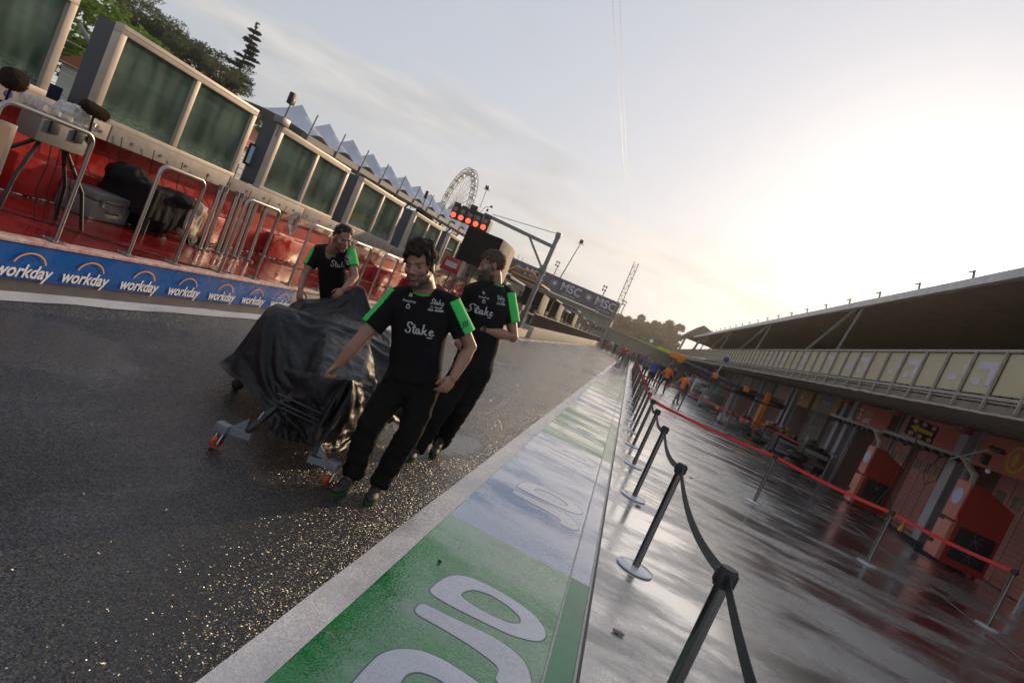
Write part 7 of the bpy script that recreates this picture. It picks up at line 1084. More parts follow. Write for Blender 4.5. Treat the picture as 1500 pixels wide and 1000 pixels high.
-5,-4,-1,-2,16,2,3,4,11,1,7,-2,8,3,8,3,4,-8,-1,4,6,6,-2,-3,-3,-2,-1,0,1,1,1,1,1,1,0,1,-1,0,0,-1,0,-1,0,0,-1,0,-1,-2,-2,-2,-1,-2,-2,0,0,2,1,-4,-2,4,5,-1,-8,-4,3,6,-1,-7,-7,-5,0,-4,-2,1,-2,-3,-4,-5,-1,-2,14,7,2,1,3,9,-2,9,2,8,3,7,-7,-2,5,3,7,
-3,3,-3,-3,-1,1,0,1,1,1,1,1,1,0,0,0,-1,0,0,0,-1,0,-1,0,0,-1,-2,-2,-2,-2,-2,-1,-2,1,0,2,-3,-5,3,5,2,-5,-8,-2,5,5,-3,-7,-7,-4,-3,-1,-2,1,-4,-4,-2,0,0,14,10,0,4,0,2,4,6,10,2,7,-5,2,-2,4,7,1,2,-1,-3,-1,-1,2,0,0,2,0,1,1,1,1,-1,0,-1,1,-1,0,0,-1,0,
0,-1,-1,-1,-2,-2,-2,-3,-2,-1,-1,2,0,-1,-7,1,4,5,-5,-4,-9,1,6,5,-3,-8,-7,-6,-3,-1,1,2,-3,-5,1,0,15,11,2,1,2,1,7,2,11,4,-3,2,-4,5,1,10,0,-2,0,-1,0,-1,1,0,1,0,2,1,0,2,0,-1,0,-1,0,0,1,-1,-1,0,0,-1,0,-1,-2,-2,-2,-3,-2,-1,-2,1,-2,1,-7,-1,2,6,1,-6,
-7,-7,3,7,4,-4,-8,-7,-6,-2,0,2,-1,-4,1,1,15,11,5,-1,1,5,1,9,-2,10,-3,-5,6,-3,9,0,7,-4,4,-2,-1,1,-1,3,0,0,2,0,1,1,0,-1,0,-1,0,1,-2,0,0,1,-2,0,0,-2,-1,-2,-2,-2,-2,-1,-2,-2,0,0,-6,-2,-1,3,5,-2,-7,-8,-3,5,5,3,-4,-7,-7,-5,0,-2,-1,0,1,-1,21,-3,4,
10,4,-1,7,-3,7,-4,5,-6,3,8,0,7,-2,3,-3,6,-2,-1,3,0,2,1,-1,2,0,0,0,0,0,0,-1,0,-1,0,1,-1,0,0,-1,-1,-2,-1,-2,-2,-2,-2,-1,-1,-1,-4,-2,-1,-2,-3,5,1,-3,-7,-7,-1,3,5,5,-6,-6,-5,-5,0,-1,-1,0,-2,14,0,0,5,11,5,-2,-3,-2,9,-3,4,1,1,7,1,4,-2,2,-1,4,-1,0,
4,0,1,0,0,1,1,0,-1,0,0,0,-1,0,0,0,0,0,-1,0,-1,-1,-2,-2,-1,-3,-2,-2,-1,-2,-1,-2,-2,-1,-6,0,2,2,-6,-8,-3,-2,5,4,5,-5,-7,-4,-5,2,-2,1,-1,15,1,-2,6,6,9,-2,-4,-1,1,7,4,1,0,1,3,7,-1,-2,4,2,-1,0,1,4,0,2,-1,1,-1,1,0,-1,1,-1,-2,-1,3,-1,0,0,0,-1,0,-2,
-2,-1,-1,-2,-3,-2,-1,-2,-1,-2,-1,-3,-6,-2,2,-1,0,-8,-6,-1,-2,6,5,3,-7,-6,-5,0,2,-1,0,16,0,-1,2,10,-3,6,-5,5,-1,8,-2,7,-1,0,5,-2,6,-1,4,0,0,1,1,0,2,3,0,0,-1,-1,1,0,0,-2,0,0,0,1,1,-1,0,0,-3,-1,0,-2,-1,-2,-2,-2,-2,-1,-1,-1,-2,-4,-6,-3,2,-4,2,
-7,-5,1,-5,1,5,5,-1,-4,-8,0,0,0,1,15,-2,4,-2,1,8,-4,7,3,-1,1,6,-3,5,4,-1,4,-1,5,-1,4,-1,0,2,1,2,-1,3,-1,1,-1,0,-1,-1,0,0,1,0,-1,0,-1,0,1,-1,-1,-1,-2,-1,-2,-1,-2,-1,-1,-2,-3,-3,-2,-6,-3,0,-1,-4,-1,-6,1,-4,-4,3,4,1,-1,-3,-5,4,-2,-1,13,3,-1,2,
-1,0,7,0,7,0,1,1,1,6,1,2,1,2,0,4,-2,3,1,0,3,-1,2,2,0,-1,-1,1,-1,1,-1,0,0,-1,0,0,0,0,0,0,-2,-1,-1,-1,-2,-1,-1,-2,-1,-2,-3,-3,-5,-3,-2,-1,-2,-4,-5,-2,2,-3,-5,-4,4,4,-3,-2,-2,2,2,-1,10,6,3,-2,1,-2,5,5,4,3,0,1,0,3,5,1,1,2,1,-1,3,0,3,1,2,-1,4,-1,
0,0,-1,1,-1,0,0,0,0,0,0,0,-1,0,0,0,-1,-1,-1,-2,-2,-1,0,-2,-2,-2,-5,-4,-2,-4,-1,-1,-5,-4,-3,0,2,-6,-3,-6,0,5,-2,-1,1,1,2,2,12,1,7,2,0,-2,4,5,5,3,1,1,0,0,3,5,2,0,1,0,1,3,1,2,0,0,0,4,-2,0,1,1,0,0,-1,-1,1,0,0,-1,0,0,1,0,-2,-1,-2,-1,-1,-1,-1,-2,
-3,-2,-6,-1,-6,0,-2,-5,-4,-1,-2,-1,1,-6,-4,-4,-4,5,-1,2,1,1,1,2,13,-4,7,5,3,-3,3,5,3,4,2,2,2,0,1,1,7,-2,4,-2,2,0,4,0,0,0,2,0,2,0,1,0,0,0,0,0,-2,2,-1,0,0,1,-1,-1,-2,1,-2,-1,-1,-2,-1,-4,-3,-4,0,-6,-3,-3,-2,-2,-3,-1,-2,0,-3,-4,-6,-4,0,0,3,2,-1,
2,2,2,13,-5,2,7,5,2,-3,4,5,4,1,2,2,3,2,1,1,5,-2,4,1,1,-1,6,-1,-1,0,4,-1,2,-1,1,0,1,-1,0,0,-3,3,-1,0,0,0,-1,-1,-1,0,-3,-2,-2,-2,-3,-3,-2,-4,-2,-3,-3,-3,-2,-2,-2,-4,-7,0,1,-6,-4,4,-1,1,1,2,2,1,2,12,-5,0,5,6,7,-1,-2,3,3,7,3,2,1,1,4,0,4,2,1,1,2,
1,-1,5,-1,-1,3,1,0,1,-1,0,-2,0,3,-2,0,1,0,1,-1,0,0,-1,-1,-2,-2,-1,-3,-3,-3,-4,-2,-2,-3,-2,-3,-3,-5,-7,-5,-3,-4,-4,7,-4,-3,3,3,1,1,2,-1,3,2,12,-3,-4,5,6,6,3,-1,1,2,4,7,4,1,2,1,3,1,4,2,0,1,2,-1,0,5,-1,-2,1,4,-5,-1,0,-1,4,3,0,-1,-3,1,1,1,2,-2,
-1,-1,-1,-1,-3,-3,-5,-2,-2,-2,-2,-3,-3,-4,-6,-8,-3,-2,-3,-4,-6,-1,5,0,1,3,2,-1,2,1,3,3,13,-4,-4,3,6,5,4,4,-1,2,3,4,6,-1,5,3,1,3,3,3,-1,2,2,0,0,0,3,-2,-1,4,-4,1,0,-3,4,2,0,-4,3,0,-2,2,2,1,-1,-1,-1,-5,-3,-2,-3,-2,-2,-2,-3,-4,-7,-6,-5,-2,-2,-4,
-2,-7,-1,-3,3,3,0,3,0,1,3,1,3,2,9,0,-3,1,4,5,6,4,1,2,3,1,4,3,4,4,3,2,2,3,1,0,1,1,1,1,0,1,-2,-2,2,-4,4,-2,3,-2,1,1,1,0,0,1,-1,-1,-1,0,0,-2,-3,-2,-3,-2,-4,-5,-5,-4,-5,-4,-2,-3,-3,-2,-7,-3,-4,2,1,3,0,2,1,0,2,4,2,2,13,1,-1,-3,4,1,4,5,5,-4,8,4,4,
3,3,0,1,3,1,0,0,1,2,2,1,1,2,0,0,4,0,0,0,0,-1,1,1,-1,-1,-1,-1,-1,-1,0,-2,-1,-1,1,-2,-1,-6,0,-2,-3,-3,-5,-4,-4,-4,-6,-7,3,-6,-3,2,1,-2,5,-2,4,0,1,0,5,1,-1,12,3,-3,0,-1,0,4,3,7,-3,2,8,6,5,1,2,4,-2,2,1,1,2,2,1,1,0,1,0,1,-4,0,0,0,0,-1,-7,-3,-2,0,
-1,0,1,3,3,2,-4,0,-7,-2,2,6,-6,0,-4,-8,2,-3,-3,-5,-7,-6,-3,0,2,1,-1,2,1,2,1,2,1,0,3,2,0,13,3,-2,0,-3,1,4,1,4,5,-4,3,5,6,8,4,3,0,1,1,1,2,2,1,0,1,1,0,0,-4,-9,0,10,-2,-6,-4,0,-3,-4,-4,-2,-2,1,2,6,-3,1,-7,3,-6,7,2,-7,-2,-9,-2,-3,4,-2,-8,-5,-1,3,
1,2,0,0,3,0,1,2,0,2,3,1,0,15,-2,3,-3,0,-1,1,3,3,5,0,-1,4,4,5,5,7,2,3,1,1,0,0,1,0,1,1,-3,-6,-8,-7,3,8,6,-6,1,-4,-2,-2,-2,-3,-3,-2,-3,-3,0,-1,-2,8,-8,1,8,-3,-7,-2,-4,2,-6,4,-7,-4,2,2,1,0,2,1,2,-1,3,1,1,-1,3,2,1,13,-1,3,-2,0,-1,1,-2,1,-1,8,3,2,
4,4,3,2,1,1,1,2,2,2,2,1,-1,-5,-7,-7,-5,-2,-4,9,7,6,-8,6,1,-3,-3,-2,-3,-2,-3,-1,-3,2,-6,-2,4,-6,0,0,0,-1,1,-2,-4,-5,2,-1,0,4,0,1,0,0,4,-2,3,2,2,-3,3,2,-2,13,1,0,0,-1,0,-2,2,-1,-5,3,4,7,-6,3,2,2,4,5,4,3,5,1,0,-5,-8,-6,-5,-7,-7,-6,7,5,6,5,5,-5,
10,3,-2,-2,-3,-3,-1,-2,-3,-2,0,-5,-4,4,0,-1,0,0,0,-4,-6,0,0,0,0,2,2,0,1,0,1,1,4,-4,5,0,1,3,-5,14,0,1,-3,2,-3,1,-4,-3,-2,4,2,7,-6,1,3,6,3,6,4,4,0,-3,-7,-6,-3,-6,-7,-8,-6,-7,3,6,7,7,7,-4,5,9,6,3,-5,-3,0,-4,-3,-2,0,-6,-1,-4,-2,-2,1,7,2,-7,-1,
-1,0,2,0,1,1,2,0,0,1,-1,3,0,2,3,0,1,-3,14,0,-1,-1,-1,-1,-2,-2,-1,-4,-1,2,7,-5,2,5,5,5,5,3,-2,-5,-8,-6,-3,-4,-7,-7,-7,-4,-6,3,8,3,6,6,7,-4,9,8,5,4,-1,-4,-5,2,-4,1,-6,-3,0,-2,-1,-4,1,7,-3,-2,1,0,0,1,2,-1,2,2,1,1,-1,0,2,0,3,0,1,-1,14,-3,3,-4,1,
-2,-1,-2,-2,-2,-2,-3,7,-5,5,4,5,4,1,-4,-6,-7,-6,-4,-6,-3,-5,-6,-5,-8,5,-4,7,9,-4,6,7,5,2,8,7,-1,8,4,-1,-3,-1,-2,-3,-3,-2,-3,2,-4,-2,3,3,1,-1,1,0,1,2,0,0,3,1,1,-1,1,0,1,3,-1,1,0,13,-1,0,-1,-3,1,-1,-2,-1,-3,-2,-4,3,0,1,5,2,-3,-6,-6,-5,-6,-7,
-6,-4,-5,0,-7,-7,0,6,-3,3,6,6,-6,6,6,6,5,5,7,3,9,4,4,-2,-3,-3,0,-5,1,-2,0,-2,1,3,2,0,1,-2,2,2,0,0,3,1,1,1,-1,-2,3,2,0,1,2,132,0,0,6,8,9,8,10,9,8,9,10,10,8,10,10,6,8,10,4,1,6,-6,0,0,0,0,0,4,9,8,8,9,1,8,3,3,1,2,-7,-3,-4,-8,-9,-3,-10,-10,-3,-1,
-1,-1,3,0,-5,4,-2,-8,-5,-9,-6,-11,-10,-9,-11,-9,-8,-10,-10,-8,-9,-8,-9,1,-1,0,0,0,0,2,9,9,9,9,9,9,9,9,9,10,9,9,9,7,6,10,3,0,0,4,-1,-3,0,0,3,5,9,8,7,9,7,6,7,1,2,1,-5,-7,-8,-7,-5,-8,-9,-10,-5,-2,0,2,1,-4,3,-1,-2,-6,-6,-8,-8,-11,-9,-9,-10,-9,
-9,-9,-10,-9,-9,-9,-6,-7,0,0,0,0,1,7,9,9,9,9,9,9,9,9,9,9,9,10,7,7,7,8,2,0,0,0,0,1,1,4,3,5,7,7,7,7,7,7,7,2,0,0,-3,-7,-7,-7,-8,-7,-8,-6,-6,-5,-1,-1,-1,1,0,-1,0,-5,-8,-7,-7,-9,-9,-10,-9,-9,-9,-10,-9,-9,-10,-9,-9,-9,1,0,0,0,5,9,9,9,9,9,9,9,9,9,
9,9,9,9,7,7,7,7,0,0,2,-2,0,1,3,2,5,7,5,8,7,8,6,7,7,3,-1,0,-3,-8,-7,-8,-6,-6,-8,-8,-6,-3,-1,-5,-1,1,-1,0,1,-4,-7,-8,-7,-8,-9,-10,-9,-10,-9,-9,-10,-9,-9,-9,-9,-9,-4,3,2,1,9,9,9,9,9,8,10,10,9,8,10,10,8,7,10,4,9,5,3,-1,-4,4,-4,2,7,5,-1,6,10,7,5,
8,9,3,8,5,1,-3,-4,-9,-5,-10,-7,-4,-10,-8,1,-3,-9,-5,2,-3,0,5,-4,-2,-8,-7,-5,-9,-9,-9,-11,-9,-10,-8,-11,-9,-9,-10,-7,-9,-8,-1,0,5,10,8,9,10,9,9,9,9,9,9,10,10,7,7,10,7,5,1,6,-3,-2,0,6,-2,4,8,4,1,9,5,9,6,10,3,9,4,-3,1,-4,-7,-9,-8,-5,-7,-10,-2,
-2,-7,-8,-5,-1,3,-3,4,-2,-4,-4,-7,-9,-9,-7,-10,-10,-10,-9,-10,-9,-9,-9,-10,-8,-9,-10,-1,-2,7,9,9,9,9,9,9,9,9,9,9,9,9,7,8,7,8,5,0,1,4,-1,1,0,6,1,4,5,6,5,7,9,6,7,7,7,2,2,-2,-5,-8,-7,-6,-9,-7,-4,-4,-7,-6,-6,-1,0,-4,1,-4,-2,0,-5,-8,-6,-8,-8,-9,
-10,-9,-9,-10,-9,-9,-10,-9,-9,-9,-9,-8,0,5,9,9,9,9,10,9,9,9,9,9,9,8,8,7,7,7,3,-1,1,2,2,2,3,3,4,6,5,6,6,6,6,7,7,7,6,3,-1,0,-6,-6,-8,-7,-7,-6,-6,-6,-6,-6,-5,-2,-4,-2,-2,-2,-2,1,-3,-8,-7,-7,-8,-9,-9,-9,-10,-9,-9,-10,-9,-9,-9,-10,-9,-10,-2,6,9,
9,9,9,9,9,9,10,8,9,10,8,8,5,9,6,1,1,-3,2,6,4,-1,3,4,4,6,8,9,3,6,7,7,9,5,5,-2,-1,-5,-9,-8,-6,-4,-6,-8,-9,-7,-5,-3,-3,1,-4,-7,-2,2,-3,0,-6,-8,-7,-7,-9,-10,-10,-9,-9,-10,-9,-9,-10,-9,-9,-10,-9,-7,5,10,9,8,10,9,8,10,10,9,8,10,9,4,7,10,4,-1,0,3,
-3,5,9,3,-1,3,3,5,9,10,7,2,7,7,9,5,5,1,-4,-6,-9,-7,-6,-4,-7,-10,-8,-7,-4,-1,0,-4,-8,-5,2,-4,-1,2,-5,-9,-6,-10,-6,-11,-9,-9,-9,-10,-9,-9,-11,-8,-10,-9,-10,-8,7,9,9,9,9,9,9,9,10,9,8,9,6,9,6,7,0,4,-1,0,2,5,3,5,7,1,3,5,7,7,8,6,5,7,9,5,3,2,-4,-6,
-9,-7,-4,-7,-9,-7,-7,-5,-4,0,-7,-6,-2,-6,-2,-1,0,0,-5,-8,-5,-8,-8,-10,-9,-9,-10,-9,-9,-9,-10,-10,-9,-9,-10,-9,6,9,9,9,9,9,9,9,9,9,9,7,7,7,8,4,1,2,3,2,3,2,4,5,4,5,5,4,5,6,6,7,7,7,6,7,3,0,-3,-7,-6,-7,-7,-8,-7,-5,-6,-4,-4,-6,-4,-4,-5,-3,-2,-3,
-2,-3,-2,-7,-7,-7,-8,-8,-10,-9,-9,-9,-10,-9,-9,-10,-9,-9,-10,-9,6,8,10,8,9,10,9,9,9,9,8,8,6,7,7,4,-2,2,1,3,3,4,4,5,3,6,4,5,7,7,7,6,8,5,7,7,3,0,-3,-8,-8,-6,-7,-7,-5,-7,-7,-5,-4,-4,-3,-6,-6,-4,-4,-2,-1,-2,0,-6,-8,-7,-7,-8,-9,-10,-9,-10,-9,-9,
-10,-9,-10,-9,-9,-8,6,9,7,10,10,8,9,10,10,7,8,7,9,7,5,4,0,-4,4,7,2,0,3,3,7,9,6,4,2,6,7,9,7,9,3,8,5,-1,-5,-9,-4,-7,-10,-4,-9,-7,-5,0,-5,-7,-9,-6,-3,-4,1,-6,-1,2,-2,-7,-9,-3,-10,-7,-10,-10,-9,-9,-9,-10,-10,-9,-9,-9,-10,-9,6,8,9,9,10,8,9,9,10,
9,6,7,7,9,1,4,-3,1,4,8,4,0,2,4,5,7,9,6,3,3,6,9,6,10,4,9,3,0,-6,-8,-5,-9,-6,-9,-7,-4,-2,-4,-9,-7,-7,-4,-3,-3,-1,-7,1,-4,1,-5,-9,-4,-9,-7,-9,-10,-8,-10,-10,-8,-10,-10,-9,-8,-11,-9,7,8,9,9,9,8,9,10,8,8,7,7,8,5,2,0,2,3,4,3,5,5,4,4,4,5,5,6,7,5,6,
5,7,7,7,8,4,-1,-6,-8,-7,-7,-6,-7,-5,-6,-6,-6,-5,-5,-5,-5,-4,-4,-5,-3,-2,-4,-2,-1,-6,-8,-7,-8,-7,-9,-9,-10,-9,-10,-9,-9,-9,-10,-9,-9,7,8,9,8,9,9,8,9,8,7,8,7,6,5,3,3,2,2,3,3,4,4,5,5,4,6,6,6,6,6,6,5,6,7,6,8,4,-1,-7,-7,-7,-6,-6,-6,-6,-6,-6,-6,
-6,-6,-4,-5,-5,-4,-3,-4,-4,-2,-3,-2,-6,-7,-8,-7,-7,-9,-9,-10,-9,-9,-10,-9,-9,-10,-9,-10,6,10,8,6,9,9,9,8,8,9,4,9,7,4,2,-3,1,2,4,2,4,5,4,4,7,6,5,7,9,9,4,7,5,8,5,9,4,-1,-8,-7,-6,-8,-6,-5,-5,-7,-9,-8,-5,-4,-3,-6,-4,-8,-5,-2,-2,0,-5,0,-4,-8,-6,
-9,-6,-9,-9,-11,-9,-9,-10,-8,-10,-9,-10,-10,6,10,9,6,7,9,9,10,9,7,3,9,5,5,-4,4,2,-2,2,3,4,6,8,5,2,6,5,6,8,8,10,7,8,3,7,9,5,-3,-8,-7,-9,-6,-3,-6,-7,-10,-8,-7,-5,-5,-1,-4,-9,-6,-6,-2,-3,3,-2,-6,0,-5,-10,-8,-6,-7,-11,-10,-10,-9,-8,-10,-9,-9,
-10,-9,10,5,9,10,7,5,9,10,6,9,4,8,6,-2,0,2,2,4,4,3,5,5,4,4,6,6,5,6,7,6,6,8,8,9,4,9,4,-3,-8,-8,-4,-6,-8,-8,-7,-6,-7,-6,-6,-5,-6,-5,-4,-4,-5,-3,-3,-5,-2,-2,1,-8,-5,-9,-6,-9,-8,-11,-9,-7,-11,-9,-8,-9,-10,-9,-4,10,10,9,9,9,8,7,7,7,8,6,1,3,3,4,3,
4,4,4,4,4,5,5,5,5,6,5,6,6,6,6,6,7,6,8,2,-2,-8,-6,-6,-6,-6,-6,-6,-7,-5,-6,-5,-5,-5,-5,-5,-4,-4,-5,-4,-3,-4,-4,-2,-5,-8,-7,-8,-7,-9,-9,-9,-9,-9,-9,-9,-8,-9,-8,-1,9,9,10,11,10,9,3,8,8,8,7,2,2,1,2,3,2,3,2,5,6,5,5,5,6,5,7,7,6,7,7,8,7,7,7,2,-1,-7,
-8,-7,-7,-7,-6,-7,-6,-7,-6,-6,-4,-5,-5,-5,-4,-4,-4,-2,-2,-3,-3,-3,-3,-8,-7,-8,-8,-8,-9,-10,-9,-6,-8,-9,-9,-10,-9,-2,10,10,10,11,10,4,10,9,8,5,4,-1,4,-1,0,2,5,5,9,1,4,4,6,7,9,9,5,4,6,9,6,11,8,5,6,1,-1,-7,-9,-7,-4,-10,-9,-7,-5,-3,-5,-9,-7,-7,
-5,-4,0,-2,-4,-8,-5,-2,0,0,-1,-7,-8,-7,-7,-8,-10,-9,-9,-11,-11,-8,-9,-9,-9,-2,11,10,10,10,10,8,6,10,7,4,3,3,-3,2,2,6,2,8,7,4,1,6,6,8,10,8,6,4,5,6,8,10,9,7,4,0,0,-7,-8,-5,-9,-9,-8,-4,-8,-5,-3,-7,-10,-8,-5,-4,-4,1,-5,-8,-5,1,-1,-4,0,-7,-8,-6,
-7,-10,-8,-9,-10,-10,-11,-9,-10,-9,-9,0,9,10,10,9,9,8,9,8,5,6,2,1,2,3,4,3,4,5,5,5,8,7,7,6,7,8,6,7,7,6,7,7,7,8,5,-1,2,-7,-9,-7,-7,-7,-8,-6,-7,-7,-6,-6,-6,-6,-6,-5,-6,-5,-4,-4,-4,-3,-2,-2,-3,-4,-8,-8,-8,-7,-9,-10,-9,-10,-10,-9,-9,-10,-10,-2,
10,9,10,10,9,8,8,7,7,5,3,3,3,3,4,3,4,4,5,5,6,5,6,6,7,7,8,7,8,8,8,7,8,9,4,-1,1,-6,-8,-6,-7,-7,-7,-7,-7,-7,-6,-7,-6,-6,-6,-5,-5,-5,-5,-4,-4,-3,-4,-5,-4,-4,-7,-8,-7,-8,-9,-10,-9,-10,-10,-9,-10,-10,-9,-2,10,10,10,10,8,9,6,10,7,3,-1,0,2,5,1,4,4,
5,5,5,7,6,8,9,10,8,7,10,9,8,7,7,6,11,3,-1,1,-7,-9,-8,-8,-5,-9,-9,-8,-8,-8,-7,-6,-7,-7,-5,-5,-6,-4,-4,-4,-3,-2,2,-3,-5,-8,-6,-9,-7,-10,-8,-10,-11,-10,-9,-10,-11,-9,-2,11,10,10,9,10,5,9,10,5,-1,0,5,-3,3,6,4,1,5,5,7,9,11,9,8,7,8,10,9,8,6,4,9,9,
7,2,0,-1,-2,-9,-6,-8,-11,-4,-7,-10,-8,-9,-9,-8,-4,-6,-9,-7,-6,-4,-4,0,-3,-6,-1,3,-5,-8,-5,-7,-10,-8,-10,-10,-10,-10,-10,-10,-10,-10,-2,10,10,9,11,9,7,8,8,2,1,3,-1,1,3,3,4,6,6,6,9,9,10,8,8,10,8,6,5,7,7,10,9,4,-2,0,0,0,-1,1,-5,-7,-9,-10,-7,-5,
-8,-7,-9,-10,-8,-7,-6,-5,-7,-4,-5,-5,-3,-3,-2,-1,1,-8,-6,-7,-8,-11,-9,-10,-10,-10,-9,-10,-10,-10,-4,9,10,10,9,8,8,8,8,5,1,1,2,2,3,5,6,5,6,7,7,7,9,8,8,7,7,6,9,9,9,8,0,-2,1,1,-1,-1,4,-5,1,-3,-5,-8,-9,-9,-8,-7,-7,-7,-7,-6,-7,-5,-6,-5,-5,-5,-4,
-4,-4,-4,0,-6,-8,-7,-8,-9,-10,-10,-10,-10,-9,-10,-10,-9,-4,9,9,8,5,9,9,10,1,4,7,4,3,2,3,4,3,7,7,8,9,10,8,7,6,7,7,10,10,10,4,-1,-2,1,5,-3,0,-3,5,4,-9,-4,0,-2,-6,-9,-10,-10,-8,-7,-8,-7,-6,-8,-7,-4,-4,-3,-5,-2,-3,-3,-1,-6,-8,-7,-9,-9,-10,-10,
-9,-11,-10,-10,-10,-10,-11,8,9,6,11,10,9,3,1,4,7,8,0,4,3,4,6,9,10,11,9,7,4,8,8,11,8,10,10,2,-2,-2,2,8,-4,-1,1,-5,4,6,2,-11,-7,-2,1,-4,-9,-9,-10,-10,-9,-8,-5,-9,-4,-9,-6,-5,1,-5,-3,1,-4,-5,-7,-8,-11,-8,-9,-9,-11,-8,-10,-11,-11,-10,-12,8,8,10,
12,10,4,2,3,7,4,7,6,-1,6,7,8,10,11,10,4,7,9,8,11,9,10,9,1,-2,-2,2,10,-1,-4,0,1,-4,2,6,5,-1,-12,-9,-3,1,-3,-6,-10,-11,-11,-9,-7,-8,-4,-7,-10,-8,0,-4,-1,-2,-6,-6,-2,-10,-8,-11,-7,-10,-10,-11,-8,-7,-12,-10,-11,9,10,10,11,6,3,3,5,6,6,4,5,7,8,8,
10,9,8,7,8,9,10,10,8,11,8,0,-1,-2,3,10,0,-3,-1,0,-2,-2,2,4,4,4,-2,-10,-11,-5,0,-2,-6,-9,-11,-10,-9,-8,-9,-6,-8,-8,-7,-2,-2,-5,-3,-3,-8,-3,-11,-10,-10,-8,-9,-11,-8,-6,-10,-10,-8,7,11,11,7,3,4,6,8,4,8,7,7,7,8,8,9,9,9,8,9,10,9,9,10,7,0,-1,-1,5,
10,1,-3,-3,0,2,-3,-1,1,1,4,4,4,-2,-11,-9,-8,-3,-2,-4,-9,-10,-10,-10,-7,-8,-7,-9,-8,-8,-4,-3,-4,-1,-5,-10,-6,-11,-9,-9,-9,-9,-9,-6,-8,-11,-8,7,10,10,3,4,7,12,3,9,6,6,7,9,10,10,11,7,7,10,11,7,8,11,7,0,-3,1,6,12,2,-3,-5,-1,1,5,-5,4,-3,-1,0,5,6,
3,-4,-11,-7,-11,-4,-2,-2,-11,-10,-11,-10,-7,-6,-5,-10,-8,-11,-5,0,-6,0,-6,-10,-11,-12,-7,-11,-10,-7,-8,-4,-10,-7,5,11,4,5,8,10,12,3,10,4,11,5,9,12,12,8,5,10,12,4,9,11,8,0,-2,0,6,12,6,-2,-5,-1,-2,2,6,-5,5,-3,-3,-1,1,7,5,0,-6,-11,-4,-11,-6,-1,
-4,-11,-12,-11,-5,-9,-3,-7,-10,-13,-9,-1,-8,0,-3,-12,-11,-11,-9,-6,-12,-10,-4,-8,0,-6,2,11,4,9,9,10,12,3,7,11,8,7,10,11,10,6,9,11,6,7,10,9,0,0,2,5,10,7,1,-5,2,-1,-1,1,4,-4,4,-1,-2,-1,0,0,6,3,-3,-7,-8,-4,-11,-6,-2,-7,-11,-11,-7,-6,-9,-4,-11,
-8,-11,-8,-3,-9,0,-11,-9,-11,-10,-9,-6,-11,-5,-2,-1,-6,5,5,11,11,7,11,8,8,7,10,9,8,9,10,8,9,10,8,6,7,10,0,2,3,5,10,9,0,-4,3,2,0,1,-2,1,-1,-1,1,0,1,0,-1,-3,5,1,-2,-9,-5,-4,-11,-7,-6,-6,-11,-7,-8,-7,-9,-7,-6,-10,-10,-7,-4,-12,-8,-6,-11,-8,-8,
-11,-5,-5,-1,3,-1,3,7,11,11,8,8,10,8,9,10,9,7,9,10,9,9,10,5,7,11,-1,3,2,6,11,10,1,-6,2,6,0,5,-6,1,-1,0,0,1,4,-3,1,1,-7,-5,6,3,-3,-10,-5,-4,-11,-7,-9,-7,-4,-10,-9,-8,-3,-7,-11,-11,-5,-11,-11,-6,-11,-2,-9,-11,-10,-10,-1,0,0,-1,2,8,11,12,12,6,
8,9,9,11,8,10,6,11,8,10,6,7,10,1,4,1,4,11,12,3,-2,-5,5,5,8,-5,3,-4,2,-3,0,4,1,4,-5,1,-10,-5,-2,7,3,-5,-12,0,-8,-11,-8,-2,-7,-12,-10,-7,-1,-8,-11,-11,-6,-11,-11,-10,-3,-6,-11,-12,-13,-6,0,0,0,0,2,9,11,12,12,10,7,8,9,11,7,10,6,11,8,11,4,8,9,
-2,3,3,9,9,6,1,-5,5,10,6,1,-3,4,-4,2,-3,0,4,-1,4,-1,-3,-8,-9,-4,1,7,-2,-6,-10,1,-11,-10,-2,-6,-12,-9,-6,-2,-9,-11,-10,-7,-12,-11,-7,-7,-6,-12,-12,-12,-6,0,0,0,0,4,10,10,12,11,11,9,8,9,11,8,6,9,10,9,8,6,10,3,-1,3,6,8,5,2,-2,4,7,7,7,0,1,1,0,0,
0,1,-1,-2,0,0,0,-6,-7,-8,-4,5,0,-1,-7,-6,-2,-11,-7,-4,-10,-7,-6,-3,-9,-11,-11,-8,-11,-9,-7,-7,-11,-12,-11,-12,-5,1,-2,-1,0,6,10,11,11,11,12,11,9,8,10,10,5,9,9,11,5,8,8,-3,2,5,10,7,-4,1,4,4,6,7,7,0,0,0,0,0,0,0,1,1,1,-2,-1,-7,-6,-6,-6,-4,2,4,
1,-8,-4,-8,-9,-5,-8,-3,-6,-7,-9,-11,-10,-10,-9,-8,-8,-10,-12,-11,-12,-10,-6,-4,1,-1,0,10,11,10,12,10,12,12,11,7,10,11,4,9,8,11,5,11,-2,-1,4,10,11,-1,-5,1,3,5,9,3,9,1,-2,0,3,-3,3,1,-4,4,-4,0,1,-4,-9,-3,-8,-6,-1,3,5,1,-10,-4,-10,-8,-5,-5,-1,
-9,-10,-11,-10,-9,-9,-6,-11,-12,-11,-12,-12,-10,-3,-10,0,0,3,13,11,10,12,11,10,12,13,9,8,11,4,10,6,9,9,7,-4,0,8,10,3,-2,-5,3,3,10,2,6,9,-1,-1,0,4,-4,4,0,-4,4,-4,0,0,-2,-5,-10,-1,-9,-3,0,7,4,-3,-11,-5,-9,-7,-5,1,-8,-11,-11,-9,-9,-7,-9,-12,
